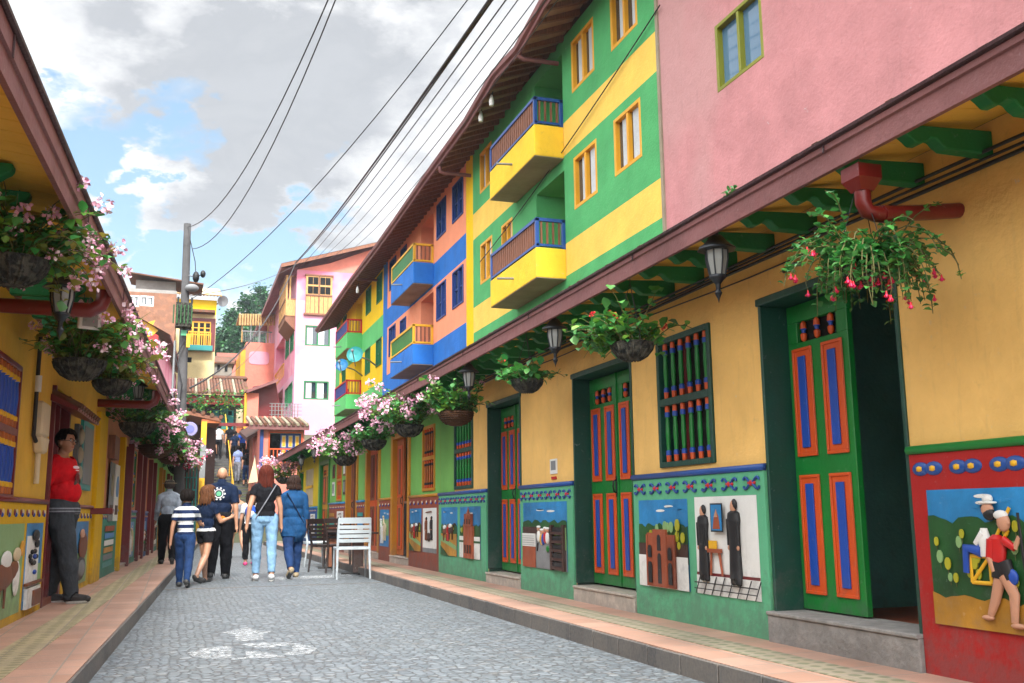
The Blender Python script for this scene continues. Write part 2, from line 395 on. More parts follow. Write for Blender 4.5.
        def f(m):
            for i in range(5):
                m.box(F, A(.95), A(.7), d0+.01, d0+.075, Zf(.02+i*.125), Zf(.06+i*.125), 'darkbrown'); m.box(F, A(.94), A(.72), d0+.01, d0+.05, Zf(.06+i*.125), Zf(.125+i*.125), 'black')
            m.box(F, A(.73), A(.69), d0+.01, d0+.07, Zf(0), Zf(.66), 'darkbrown'); m.box(F, A(.98), A(.94), d0+.01, d0+.07, Zf(0), Zf(.66), 'darkbrown')
        relief('shelf_relief', f)
        def g(m):
            for u, c in ((.4, 'white'), (.47, 'yellow'), (.55, 'red'), (.5, 'blue'), (.6, 'white')):
                v = .47+random.uniform(-.03, .05); blob(m, u, v, .04, .09, c); blob(m, u, v+.11, .03, .035, 'muralskin'); blob(m, u, v+.14, .04, .02, 'white')
            blob(m, .6, .3, .03, .05, 'door_green'); limb(m, [(.38, .38), (.36, .26)], .015, 'black')
        relief('crowd_relief', g)
    elif kind == 'mules':
        hills(.4, .6, seed=int(a0)); trees(int(a0*3), 6, .5, .65); R(0, 0, 1, .45, 'groundochre'); poly([(0, .3), (1, .12), (1, .2), (0, .42)], 'pale_green'); poly([(0, 0), (.5, 0), (0, .2)], 'hill')
        def f(m):
            for u, v, c in ((.3, .5, 'brown'), (.65, .53, 'darkbrown')):
                blob(m, u, v, .16, .07, c); limb(m, [(u+.13, v+.03), (u+.2, v+.12)], [.03, .022], c); blob(m, u+.22, v+.12, .06, .025, c)
                for k in (-.11, -.07, .08, .12): limb(m, [(u+k, v-.03), (u+k, v-.2)], [.018, .01], c)
                blob(m, u-.03, v+.08, .1, .05, 'white')
            figure(m, .47, .3, .66, 'red')
        relief('mule_relief', f)
    elif kind == 'traders':
        R(0, 0, 1, 1, 'white'); R(0, 0, 1, .1, 'grey')
        def f(m):
            figure(m, .3, .28, .8, 'brown'); figure(m, .68, .3, .82, 'black'); blob(m, .5, .35, .12, .1, 'darkbrown'); limb(m, [(.3, .9), (.7, .92)], .015, 'brown')
        relief('trader_relief', f)
    elif kind == 'horses':
        hills(.3, .7, 'pale_green', seed=2)
        def f(m):
            for u, v, c in ((.35, .42, 'white'), (.62, .5, 'cream')):
                blob(m, u, v, .2, .14, c); limb(m, [(u-.08, v+.1), (u-.12, v+.28)], [.06, .04], c); blob(m, u-.16, v+.3, .09, .04, c)
                for k in (-.12, -.05, .07, .13): limb(m, [(u+k, v-.08), (u+k, v-.34)], [.03, .018], c)
        relief('horse_relief', f)
    elif kind == 'carrier':
        hills(.05, .74, n=5, seed=1, amp=.07); trees(4, 17, .3, .8, .028); hills(0, .2, 'groundochre', 5, 2, .03)
        def f(m):   # man with a head strap carrying a chair
            limb(m, [(.73, .36), (.66, .2), (.60, .1)], [.052, .042, .028], 'muralskin', .04); blob(m, .575, .085, .06, .018, 'muralskin', .04)
            limb(m, [(.78, .36), (.85, .24), (.83, .07)], [.056, .045, .03], 'muralskin', .05); blob(m, .86, .055, .07, .02, 'muralskin', .05)
            limb(m, [(.73, .44), (.71, .34)], [.07, .06], 'black', .04); limb(m, [(.77, .44), (.82, .33)], [.07, .055], 'black', .045)
            m.lathe(P(.72, .43, .035), [(.055*h, 0), (.07*h, .08*h), (.075*h, .17*h), (.03*h, .2*h)], 'red', 12)
            limb(m, [(.69, .58), (.66, .46)], [.036, .03], 'red', .07); limb(m, [(.66, .47), (.7, .38)], [.024, .02], 'muralskin', .075)
            limb(m, [(.8, .58), (.9, .53)], [.034, .026], 'red', .06); limb(m, [(.9, .53), (.95, .6)], [.022, .02], 'muralskin', .06)
            blob(m, .81, .69, .06, .065, 'muralskin', .05, .035); blob(m, .79, .735, .065, .035, 'white', .05, .036)
            blob(m, .865, .685, .012, .012, 'muralskin', .06, .012); blob(m, .84, .35, .06, .06, 'blue', .05)
        relief('carrier_figure', f, 'barefoot porter in red shirt with walking stick')
        relief('stick_relief', lambda m: limb(m, [(.99, .1), (.955, .75)], .012, 'black', .06))
        def g(m):
            for p in (((.44, .3), (.63, .3)), ((.44, .47), (.63, .47)), ((.44, .3), (.44, .47)), ((.63, .3), (.63, .47)), ((.44, .3), (.63, .47)), ((.6, .46), (.86, .78)), ((.63, .42), (.83, .64))): limb(m, list(p), .015, 'yellow', .03)
        relief('chair_relief', g)
        def k(m):
            limb(m, [(.57, .5), (.42, .52), (.4, .36)], [.045, .04, .028], 'blue', .045)
            m.lathe(P(.6, .47, .03), [(.05*h, 0), (.055*h, .12*h), (.03*h, .2*h)], 'white', 10)
            limb(m, [(.6, .62), (.52, .55)], [.03, .022], 'white', .05)
            blob(m, .66, .77, .06, .05, 'muralskin', .04, .03); blob(m, .68, .74, .06, .045, 'black', .045, .03); blob(m, .66, .815, .1, .012, 'white', .04, .04); blob(m, .67, .84, .05, .03, 'white', .04)
        relief('rider_figure', k, 'bearded rider in white hat and blue trousers')
    elif kind == 'cow':
        R(0, 0, 1, 1, 'pale_green')
        def f(m):
            blob(m, .2, .45, .45, .14, 'brown'); blob(m, .62, .5, .2, .1, 'brown'); blob(m, .72, .4, .12, .2, 'white'); blob(m, .3, .62, .2, .1, 'white'); blob(m, .7, .66, .15, .08, 'cream'); blob(m, .9, .72, .08, .09, 'groundochre')
            for u in (.1, .3): limb(m, [(u, .35), (u, .12)], [.03, .02], 'brown')
        relief('cow_relief', f)
    elif kind == 'shopfront':
        R(0, 0, 1, 1, 'skyblue'); R(.05, .1, .8, .85, 'white'); R(.8, .0, 1, .5, 'pale_green')
        def f(m):
            m.box(F, *sorted((A(.05), A(.85))), d0+.01, d0+.06, Zf(0), Zf(.24), 'white'); m.box(F, *sorted((A(.35), A(.8))), d0+.02, d0+.09, Zf(.02), Zf(.2), 'brown')
            m.box(F, *sorted((A(.0), A(.95))), d0+.01, d0+.07, Zf(.27), Zf(.3), 'brown')
            for i in range(10): blob(m, random.uniform(.2, .6), random.uniform(.36, .68), .06, .03, random.choice(['black', 'blue', 'black']))
            blob(m, .5, .85, .2, .07, 'black'); blob(m, .6, .75, .12, .05, 'black')
        relief('shopfront_relief', f)
    elif kind == 'cart':
        R(0, 0, 1, 1, 'skyblue'); R(0, 0, 1, .5, 'pale_green')
        def f(m):
            blob(m, .5, .25, .35, .2, 'black'); blob(m, .5, .25, .25, .14, 'grey', .04); blob(m, .6, .6, .3, .22, 'brown'); blob(m, .5, .8, .15, .08, 'muralskin')
        relief('cart_relief', f)
    else:   # abstract painted board
        for i in range(6): R(.05, .02+i*.16, .95, .14+i*.16, ['skyblue', 'white', 'groundochre', 'grey', 'teal', 'terracotta'][(i*5+int(a0)) % 6])
    o = mb.build('mural', par, label=label)
    for nm, m2, lab in rel:
        nn = F.n; base = F.o.dot(nn)+d0+.004
        for i, v in enumerate(m2.v):
            vv = Vector(v); e = vv.dot(nn)-base
            if e > 0: m2.v[i] = tuple(vv-nn*e*.45)
        m2.build(nm, o, label=lab)
    return o
def dado(par, F, a0, a1, mat, rail, ztop=1.31, orn='cross', murals=(), zb=.1, left=False, thick=.03, label=None):
    mb = MB(); mb.box(F, a0, a1, -.02, thick, zb, ztop-.03, mat); d = mb.build('dado', par, .004, label)
    r = MB(); r.prof(F, [(thick-.02, ztop-.035), (thick+.012, ztop-.03), (thick+.022, ztop-.008), (thick+.012, ztop+.012), (thick-.03, ztop+.018)], a0-.004, a1+.004, rail, True)
    r.build('dado_rail', d)
    n = max(1, round((a1-a0)/.28)); zc = ztop-.115
    for i in range(n):
        f = MB(); a = a0+(i+.5)*(a1-a0)/n
        if orn == 'cross':
            for sa in (-1, 1):
                for sz in (-1, 1):
                    f.tube([F.p(a+sa*t*.085, thick+.008, zc+sz*(.012+.032*math.sin(t*pi*.9))) for t in ()]+[F.p(a+sa*x, thick+.008, zc+sz*y) for x, y in ((.012, .006), (.035, .016), (.055, .034), (.078, .042), (.097, .034), (.097, .02))], .0095, 'rail_blue', 6)
            f.ell(F.p(a, thick+.008, zc), (.028, .015, .02), 'red', 8, F); f.ell(F.p(a-.035, thick+.004, zc), (.016, .012, .014), 'red', 8, F); f.ell(F.p(a+.035, thick+.004, zc), (.016, .012, .014), 'red', 8, F)
        elif orn == 'diamond':
            for s in (-.05, .05):
                f.ell(F.p(a+s, thick, zc), (.066, .014, .038), 'rail_blue', 12, F)
                f.ell(F.p(a+s, thick+.006, zc), (.04, .02, .02), 'yellow', 4, F)
        else:
            f.ell(F.p(a-.05, thick, zc), (.035, .012, .03), 'maroon', 8, F); f.ell(F.p(a+.05, thick, zc), (.035, .012, .03), 'cream', 8, F); f.ell(F.p(a, thick+.004, zc-.02), (.02, .014, .02), 'blue', 6, F)
        f.build('frieze_ornament', d)
    for m in murals: mural(d if False else par, F, *m[:5], left=left, label=(m[5] if len(m) > 5 else None), d0=thick+.001)
    return d
def door_leaf(par, F, a0, a1, z0, z1, d, ncol=2, body='door_green', fr='orange', inn='blue', grille=True, hinge=None, ang=0, name='door', handle=True, hs=1):
    """one leaf; if ang, rotated about the hinge edge"""
    if ang:
        h = a1 if hinge == 'far' else a0; sgn = -1 if hinge == 'far' else 1
        o = F.p(h, d, 0); u = (F.u*math.cos(ang)*sgn + F.n*math.sin(ang)); 
        G = Fr(o, u, u.cross(Vector((0, 0, 1))) if (u.cross(Vector((0, 0, 1)))).dot(F.n) > 0 else -u.cross(Vector((0, 0, 1))))
        A0, A1, D = 0, a1-a0, 0
    else: G, A0, A1, D = F, a0, a1, d
    w, h = A1-A0, z1-z0; mb = MB(); th = .045
    gz0, gz1 = z0+h*.87, z0+h*.94
    if grille:
        mb.box(G, A0, A1, D-th, D, z0, gz0, body); mb.box(G, A0, A1, D-th, D, gz1, z1, body)
        mb.box(G, A0, A0+w*.17, D-th, D, gz0, gz1, body); mb.box(G, A1-w*.17, A1, D-th, D, gz0, gz1, body)
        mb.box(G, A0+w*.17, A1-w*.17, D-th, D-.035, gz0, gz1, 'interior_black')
    else: mb.box(G, A0, A1, D-th, D, z0, z1, body)
    L = mb.build(name, par, .004)
    cw = w/ncol
    for r0, r1 in ((.05, .43), (.49, .85 if grille else .94)):
        for c in range(ncol):
            x0, x1 = A0+cw*c+cw*.17, A0+cw*(c+1)-cw*.17
            b = MB(); y0, y1 = z0+h*r0, z0+h*r1; t = .022
            b.box(G, x0, x1, D+.001, D+.007, y0, y1, fr)
            for q in ((x0, x1, y0, y0+t), (x0, x1, y1-t, y1), (x0, x0+t, y0+t, y1-t), (x1-t, x1, y0+t, y1-t)): b.box(G, q[0], q[1], D+.007, D+.016, q[2], q[3], fr)
            m = cw*.25
            b.box(G, (x0+x1)/2-m*.5, (x0+x1)/2+m*.5, D+.0075, D+.02, y0+.06, y1-.06, inn); b.build('panel', L, .003)
    if grille:
        for i in range(3):
            b = MB(); x = A0+w*(.27+.23*i); c = G.p(x, D-.01, gz0); hh = gz1-gz0
            b.lathe(c, [(.006, 0, fr), (.02, .1*hh, fr), (.024, .35*hh, fr), (.014, .42*hh, inn), (.016, .55*hh, inn), (.024, .62*hh, fr), (.02, .9*hh, fr), (.008, hh, fr)], fr, 10); b.build('baluster', L)
    if handle:
        b = MB(); x = A0+.05 if hs > 0 else A1-.05; zc = z0+h*.46
        b.tube([G.p(x, D, zc+.07), G.p(x, D+.035, zc+.05), G.p(x, D+.04, zc), G.p(x, D+.03, zc-.05), G.p(x, D, zc-.06)], .008, 'black_metal', 6)
        b.box(G, x-.02, x+.02, D, D+.006, zc-.1, zc+.1, 'black_metal'); b.build('handle', L)
    return L
def door_frame(par, F, a0, a1, z0, z1, rec, mat='frame_dkgreen', t=.05, proud=.015, base=.2):
    mb = MB()
    mb.box(F, a0-.005, a0+t*.5, -rec, proud, z0, z1, mat); mb.box(F, a1-t*.5, a1+.005, -rec, proud, z0, z1, mat); mb.box(F, a0-.02, a1+.02, -rec, proud+.01, z1-.002, z1+t, mat)
    return mb.build('door_frame', par, .005)
def baluster_window(par, F, a0, a1, z0, z1, n=6, frame='frame_dkgreen', cols=('orange', 'blue', 'door_green'), back='maroon', left=False, name='window', r=.021):
    mb = MB(); t = .045
    mb.box(F, a0-t, a0, -.1, .02, z0-t, z1+t, frame); mb.box(F, a1, a1+t, -.1, .02, z0-t, z1+t, frame)
    mb.box(F, a0, a1, -.1, .025, z1, z1+t, frame); mb.box(F, a0, a1, -.1, .025, z0-t, z0, frame); zm = (z0+z1)/2+.0
    mb.box(F, a0, a1, -.05, .02, zm-.03, zm+.03, frame)
    W = mb.build(name, par, .004)
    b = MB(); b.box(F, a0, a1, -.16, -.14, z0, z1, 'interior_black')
    for i in range(1, 4):
        x = a0+(a1-a0)*i/4; b.box(F, x-.02, x+.02, -.14, -.125, z0, z1, back)
    b.build('shutter', W)
    for lo, hi in ((z0, zm-.03), (zm+.03, z1)):
        H = hi-lo
        for i in range(n):
            x = a0+(a1-a0)*(i+.5)/n; q = MB(); c1, c2, c3 = cols
            q.lathe(F.p(x, -.015, lo), [(r*.9, 0, c1), (r, .04*H, c1), (r, .1*H, c1), (r*1.15, .12*H, c2), (r*1.15, .19*H, c2), (r*.8, .21*H, c3), (r*1.05, .5*H, c3), (r*.8, .78*H, c3), (r*1.15, .8*H, c2), (r*1.15, .87*H, c2), (r, .89*H, c1), (r, .97*H, c1), (r*.9, H, c1)], c3, 8)
            q.build('baluster', W)
    return W
def step(par, F, a0, a1, z0, z1, mat, d0=-.25, d1=.045):
    mb = MB(); mb.box(F, a0, a1, d0, d1, z0, z1-.025, mat); mb.box(F, a0, a1, d0, d1+.012, z1-.025, z1, mat); return mb.build('doorstep', par, .006)
def lower_roof(par, F, a0, a1, ceil, corb, Hw=2.78, over=.74, fz=(2.745, 2.90), depth=3.1, rise=1.5, sp=.49, start=3.77, gut=True, tm='roof_tile'):
    """projecting eave: soffit boards, fascia, gutter, corbels and the tiled slope above"""
    ov = over
    mb = MB(); nb = int((a1-a0)/.16)
    for i in range(nb):
        b0 = a0+(a1-a0)*i/nb; b1 = b0+(a1-a0)/nb-.006
        mb.prof(F, [(ov-.02, 2.866), (ov-.02, 2.878), (-.0, 2.985), (-.0, 2.972)], b0, b1, ceil)
    mb.prof(F, [(ov-.02, 2.88), (ov-.02, 2.886), (0, 3.0), (0, 2.988)], a0, a1, 'rafter_brown')
    sof = mb.build('soffit', par)
    b = MB(); b.prof(F, [(ov-.028, fz[0]), (ov, fz[0]), (ov, fz[0]+.105), (ov+.014, fz[0]+.112), (ov+.014, fz[1]-.012), (ov-.028, fz[1]-.012)], a0, a1, 'fascia'); b.build('fascia', par)
    if gut:
        g = MB(); pr = [(ov-.01, fz[1]-.011), (ov+.022, fz[1]-.011), (ov+.034, fz[1]-.004), (ov+.036, fz[1]+.012), (ov+.028, fz[1]+.014), (ov-.01, fz[1]+.012)]
        g.prof(F, pr, a0, a1, 'fascia_dark', False)
        a = a0+.2
        while a < a1: g.prof(F, [(ov+.016, fz[0]+.1), (ov+.022, fz[0]+.1), (ov+.022, fz[1]-.012), (ov+.016, fz[1]-.012)], a, a+.012, 'fascia_dark'); a += 2.3
        g.build('gutter', par)
    t = MB(); a = a0; k = 0; L = depth+ov; zt = lambda d: fz[1]+.01+(ov-d)/L*rise
    t.prof(F, [(ov-.005, zt(ov)-.012), (-depth, zt(-depth)-.03), (-depth, zt(-depth)-.06), (ov-.02, zt(ov)-.022)], a0, a1, tm)
    n = int((a1-a0)/.2)
    for i in range(n):
        a = a0+(a1-a0)*(i+.5)/n; j = random.uniform(-.01, .02)
        pts = [F.p(a, ov-.15+j, zt(ov-.15)), F.p(a, ov*.3, zt(ov*.3)+.005), F.p(a, -depth*.5, zt(-depth*.5)), F.p(a, -depth, zt(-depth)-.01)]
        t.tube(pts, .052, tm, 6, True)
    t.build('roof', par)
    a = start+math.ceil((a0-start)/sp)*sp
    while a < a1-.05:
        c = MB(); e = .56; zt_, zb_ = 2.885, 2.785
        pr = [(-.0, zb_), (.30, zb_), (.335, zb_+.02), (.36, zb_+.045), (.395, zb_+.05), (.42, zb_+.03), (.45, zb_+.012), (.49, zb_+.01), (.52, zb_+.035), (.545, zb_+.05), (e, zb_+.07), (e, zt_), (0, zt_+.03)]
        c.prof(F, pr, a-.04, a+.04, corb); c.build('corbel', par, .006); a += sp
def body(par, F, a0, a1, z1, depth, mat, name='side_wall'):
    mb = MB(); p = F.p
    for a in (a0, a1): mb.quad([p(a, -.003, 0), p(a, -depth, 0), p(a, -depth, z1), p(a, -.003, z1)], mat)
    mb.quad([p(a0, -depth, 0), p(a1, -depth, 0), p(a1, -depth, z1), p(a0, -depth, z1)], mat)
    mb.quad([p(a0, -depth, z1), p(a1, -depth, z1), p(a1, -.003, z1), p(a0, -.003, z1)], mat)
    return mb.build(name, par)
roof_tiles_mat('roof_tile')
FAR_CORBEL = 'corbel_green'
# ================================================================== yellow house, right
Y = thing('house', 'long yellow single-storey house with green doors and relief dado, nearest on the right', 'house', (3.9, 3, 0))
ops = [(4.52, 5.93, .13, 2.44, .3, 'frame_dkgreen'), (6.62, 7.53, 1.37, 2.45, .14, 'frame_dkgreen'), (8.05, 9.45, .13, 2.38, .24, 'frame_dkgreen'), (11.12, 12.44, .13, 2.39, .24, 'frame_dkgreen'), (13.13, 14.1, 1.36, 2.45, .14, 'frame_dkgreen')]
mb = MB(); wall_grid(mb, FR, -3, 14.93, 0, 2.97, ops, lambda a, z: 'wall_green' if a > 14.1 else 'wall_yellow', extra_a=(14.12,)); mb.build('wall', Y)
mb = MB(); mb.box(FR, 4.4, 6.05, -1.75, -1.7, 0, 2.6, 'interior_dark'); mb.box(FR, 4.36, 4.4, -1.7, -.3, 0, 2.6, 'interior_dark'); mb.box(FR, 6.05, 6.1, -1.7, -.3, 0, 2.6, 'interior_dark'); mb.box(FR, 4.4, 6.05, -1.7, -.25, 0.1, .3, 'terracotta'); mb.box(FR, 4.4, 6.05, -1.7, -.3, 2.6, 2.65, 'interior_dark'); mb.box(FR, 4.4, 6.05, -1.7, -1.66, .3, .5, 'darkbrown'); mb.build('hallway', Y)
body(Y, FR, -3, 14.93, 2.97, 3.0, 'wall_yellow')
dado(Y, FR, 1.2, 4.5, 'dado_red', 'rail_green', 1.33, 'diamond', [(3.715, 4.38, .4, 1.1, 'carrier', 'painted relief of a barefoot porter carrying a rider in a chair')], label='red dado with blue and yellow frieze')
dado(Y, FR, 5.95, 8.03, 'dado_green', 'rail_blue', 1.31, 'cross', [(7.05, 7.92, .38, 1.1, 'church', 'painted relief of a terracotta church before green hills'), (6.05, 6.93, .38, 1.11, 'priests', 'painted relief of two priests in black robes')], label='green dado with blue and red frieze')
dado(Y, FR, 9.47, 11.1, 'dado_green', 'rail_blue', 1.31, 'cross', [(9.62, 10.98, .4, 1.12, 'town', 'painted relief of a town scene with a dark shelf')])
dado(Y, FR, 12.46, 14.93, 'dado_green', 'rail_blue', 1.31, 'cross', [(13.85, 14.75, .4, 1.1, 'mules'), (12.7, 13.7, .4, 1.1, 'tower', 'painted relief of a tall terracotta tower')])
for a0, a1, z1 in ((4.52, 5.93, 2.44), (8.05, 9.45, 2.38), (11.12, 12.44, 2.39)):
    door_frame(Y, FR, a0, a1, .3, z1, .24)
step(Y, FR, 4.5, 5.95, .1, .33, 'concrete', -.3, .06)
step(Y, FR, 8.05, 9.45, .1, .28, 'marble'); step(Y, FR, 11.12, 12.44, .1, .26, 'marble')
door_leaf(Y, FR, 5.24, 5.90, .34, 2.43, -.20, 2, handle=False)
door_leaf(Y, FR, 4.56, 5.22, .34, 2.43, -.24, 2, hinge='near', ang=-1.45, handle=False)
for a0, a1, z0, z1 in ((8.08, 9.42, .30, 2.36), (11.15, 12.41, .28, 2.37)):
    m = (a0+a1)/2
    door_leaf(Y, FR, m+.004, a1, z0, z1, -.17, 2, hs=1); door_leaf(Y, FR, a0, m-.004, z0, z1, -.17, 2, handle=False)
    b = MB(); b.box(FR, m-.012, m+.012, -.17, -.155, z0, z1, 'door_green'); b.build('door_stop', Y)
baluster_window(Y, FR, 6.67, 7.48, 1.41, 2.41, 6); baluster_window(Y, FR, 13.18, 14.05, 1.40, 2.41, 6)
lower_roof(Y, FR, -3, 14.93, 'ceiling_ochre', 'corbel_green')
b = MB()
for k, r in ((0, .012), (1, .008), (2, .010)):
    b.tube([FR.p(a, .03+.02*k, 2.745+.022*math.sin(a*1.3+k)*.4+.022*k) for a in np.arange(-2, 15, .7)], r, 'black', 6)
b.tube([FR.p(a, .02, 2.70-.03*math.sin(a*.8)**2) for a in np.arange(5, 12, .5)], .006, 'black', 5)
tag(b.build('cable'), 'bundle of black cables clipped along the top of the yellow wall', 'cable')
b = MB(); b.box(FR, 9.94, 10.14, .001, .012, 1.42, 1.58, 'white'); b.box(FR, 9.97, 10.11, .012, .014, 1.46, 1.56, 'grey'); b.box(FR, 9.97, 10.11, .001, .01, 1.36, 1.39, 'red')
tag(b.build('notice'), 'small white paper notice on yellow wall between two green doors', 'notice')
b = MB(); b.tube([FR.p(5.42, 0, 2.63), FR.p(5.42, .06, 2.62), FR.p(5.44, .08, 2.58)], .018, 'grey_metal', 6); b.tube([FR.p(5.5, .0, 2.62), FR.p(5.52, .07, 2.6)], .02, 'black_metal', 6); tag(b.build('cable_clamp'), 'small metal cable clamp on yellow wall beside the window', 'clamp')
# ================================================================== green house, right
G = thing('house', 'bright green house with ochre door frames and brown dado', 'house', (3.9, 15, 0))
ops = [(15.26, 16.1, 1.38, 2.43, .14, 'ochre_frame'), (17.12, 18.42, .13, 2.42, .12, 'ochre_frame'), (19.8, 21.1, .13, 2.38, .12, 'ochre_frame'), (22.37, 23.7, .13, 2.38, .12, 'ochre_frame'), (24.55, 25.35, 1.36, 2.4, .14, 'ochre_frame'), (26.7, 28.3, .13, 2.42, .12, 'door_green')]
mb = MB(); wall_grid(mb, FR, 14.935, 28.87, 0, 2.97, ops, lambda a, z: 'wall_green'); mb.build('wall', G)
body(G, FR, 14.935, 28.87, 2.97, 3.0, 'wall_green')
for a0, a1 in ((14.94, 17.0), (18.55, 19.68), (21.22, 22.25), (23.83, 26.5)):
    mu = []
    if a0 == 14.94: mu = [(16.05, 16.9, .4, 1.1, 'mules'), (15.05, 15.95, .4, 1.1, 'traders', 'white relief panel with dark figures')]
    elif a0 == 18.55: mu = [(18.68, 19.55, .4, 1.1, 'horses', 'pale relief panel of white horses')]
    elif a0 == 21.22: mu = [(21.35, 22.1, .4, 1.1, 'board')]
    else: mu = [(25.4, 26.3, .4, 1.1, 'board'), (24.1, 25.1, .4, 1.1, 'traders')]
    dado(G, FR, a0, a1, 'dado_brown', 'ochre_frame' if a0 < 20 else 'skyblue', 1.31, 'dots', mu)
for a0, a1, m in ((17.12, 18.42, 'ochre_frame'), (19.8, 21.1, 'ochre_frame'), (22.37, 23.7, 'ochre_frame'), (26.7, 28.3, 'door_green')):
    mb = MB(); mb.box(FR, a0-.12, a0+.03, -.11, .035, .25, 2.5, m); mb.box(FR, a1-.03, a1+.14, -.11, .035, .25, 2.5, m); mb.box(FR, a0+.03, a1-.03, -.11, .035, 2.4, 2.5, m); mb.build('door_frame', G, .006)
    step(G, FR, a0-.12, a1+.12, .1, .26, 'marble')
door_leaf(G, FR, 17.85, 18.4, .27, 2.4, -.06, 1, 'wood_orange', 'orange', 'wood_brown', False)
mb = MB(); mb.box(FR, 17.16, 17.8, -.1, -.06, .27, 1.2, 'interior_black'); mb.box(FR, 17.16, 17.8, -.1, -.055, 1.2, 1.24, 'wood_brown'); mb.build('menu_board', G)
for a0, a1 in ((19.83, 21.07), (26.73, 28.27)):
    m = (a0+a1)/2; 
    for q in ((a0, m-.01), (m+.01, a1)): door_leaf(G, FR, *q, .27, 2.38, -.05, 1, 'orange' if a0 < 22 else 'ochre_frame', 'wood_brown', 'maroon' if a0 < 22 else 'orange', a0 > 22, handle=False)
door_leaf(G, FR, 23.3, 23.67, .27, 2.38, -.08, 1, 'wood_brown', 'wood_orange', 'wood_brown', False, hs=1)
baluster_window(G, FR, 15.31, 16.05, 1.42, 2.39, 5, 'ochre_frame', ('orange', 'black', 'wood_orange'), 'wood_orange', r=.017)
baluster_window(G, FR, 24.6, 25.3, 1.40, 2.36, 5, 'ochre_frame', ('orange', 'orange', 'wood_orange'), 'wood_orange', r=.017)
lower_roof(G, FR, 14.935, 28.87, 'ceiling_green', 'corbel_green')
for a0, c in ((23.95, 'black'), (25.7, 'white')):
    b = MB(); b.box(FR, a0, a0+.35, .001, .02, 1.5, 1.85, c); b.box(FR, a0+.05, a0+.3, .02, .024, 1.56, 1.8, 'grey'); b.box(FR, a0, a0+.35, .001, .02, 1.95, 2.3, 'brown'); b.box(FR, a0+.05, a0+.3, .02, .024, 2.0, 2.25, 'white' if c == 'black' else 'black')
    tag(b.build('hanging_sign'), '%s framed sign hung on the green wall beside an orange window' % c, 'sign')
# ================================================================== last yellow house, right
E_ = thing('house', 'small yellow house with blue window panels at far end of right-hand row', 'house', (3.9, 29, 0))
ops = [(30.0, 31.4, 1.3, 2.4, .12, 'white'), (32.4, 33.4, .13, 2.4, .3, 'door_green')]
mb = MB(); wall_grid(mb, FR, 28.875, 34.3, 0, 2.97, ops, lambda a, z: 'wall_lime_yellow'); mb.build('wall', E_)
body(E_, FR, 28.875, 34.3, 2.97, 3.0, 'wall_lime_yellow'); lower_roof(E_, FR, 28.875, 34.3, 'ceiling_green', 'corbel_green')
dado(E_, FR, 28.9, 32.3, 'dado_blue', 'skyblue', 1.25, 'dots', [(29.2, 30.2, .4, 1.05, 'traders'), (30.6, 31.8, .4, 1.05, 'town')])
mb = MB()
for i in range(5): mb.box(FR, 29.95+i*.345, 29.95+i*.345+.05, -.1, .04, 1.3, 2.4, 'cream')
mb.box(FR, 29.95, 31.45, -.1, .045, 1.82, 1.9, 'yellow'); wf = mb.build('window', E_)
mb = MB()
for i in range(4):
    for z in (1.36, 1.96): mb.box(FR, 30.04+i*.345, 30.26+i*.345, -.08, .0, z, z+.4, 'blue')
mb.build('window_panel', wf)
door_leaf(E_, FR, 32.42, 33.38, .15, 2.38, -.2, 2, 'door_green', 'orange', 'yellow', True, handle=False)
# ================================================================== upper blocks set back behind the row
uy = lambda y: y*KU
uz = lambda z: 1+(z-1)*KU
def up_window(par, F, a0, a1, z0, z1, frame, t=.07, rec=.12, cur=True, mull=1, pane='pane', sill=False):
    mb = MB(); e = .006
    for q in ((a0, a0+t, z0, z1), (a1-t, a1, z0, z1), (a0+t, a1-t, z0, z0+t), (a0+t, a1-t, z1-t, z1)): mb.box(F, q[0], q[1], -rec, e, q[2], q[3], frame)
    for i in range(mull):
        m = a0+(a1-a0)*(i+1)/(mull+1); mb.box(F, m-t*.45, m+t*.45, -rec, .0, z0+t, z1-t, frame)
    w = mb.build('window', par, .006)
    g = MB(); g.box(F, a0+t, a1-t, -rec+.02, -rec+.035, z0+t, z1-t, pane); g.build('pane', w)
    if cur:
        c = MB(); 
        for s in range(mull+1):
            b0 = a0+t+(a1-a0-2*t)*s/(mull+1)+t*.5; b1 = b0+(a1-a0-2*t)/(mull+1)-t; m = b0+(b1-b0)*random.uniform(.55, .9)
            n = 14; vs = []
            for i in range(n+1):
                a = b0+(m-b0)*i/n; d = -rec+.045+.012*math.sin(i*2.1)
                vs += [F.p(a, d, z0+t), F.p(a, d, z1-t)]
            c.add(vs, [(2*i, 2*i+1, 2*i+3, 2*i+2) for i in range(n)], 'curtain', True)
        c.build('curtain', w)
    return w
def shutter_window(par, F, a0, a1, z0, z1, col, rec=.1):
    mb = MB(); t = .05
    for q in ((a0, a0+t, z0, z1), (a1-t, a1, z0, z1), (a0+t, a1-t, z0, z0+t), (a0+t, a1-t, z1-t, z1)): mb.box(F, q[0], q[1], -rec, .03, q[2], q[3], col)
    m = (a0+a1)/2; mb.box(F, m-.03, m+.03, -rec, .01, z0+t, z1-t, col)
    w = mb.build('window', par, .005); g = MB()
    for b0, b1 in ((a0+t, m-.03), (m+.03, a1-t)):
        g.box(F, b0+.04, b1-.04, -rec+.02, -rec+.03, z0+t+.04, z1-t-.04, 'pane')
        g.box(F, b0, b0+.04, -rec+.02, -.03, z0+t, z1-t, col); g.box(F, b1-.04, b1, -rec+.02, -.03, z0+t, z1-t, col); g.box(F, b0+.04, b1-.04, -rec+.02, -.035, (z0+z1)/2-.02, (z0+z1)/2+.02, col)
    g.build('shutter', w); return w
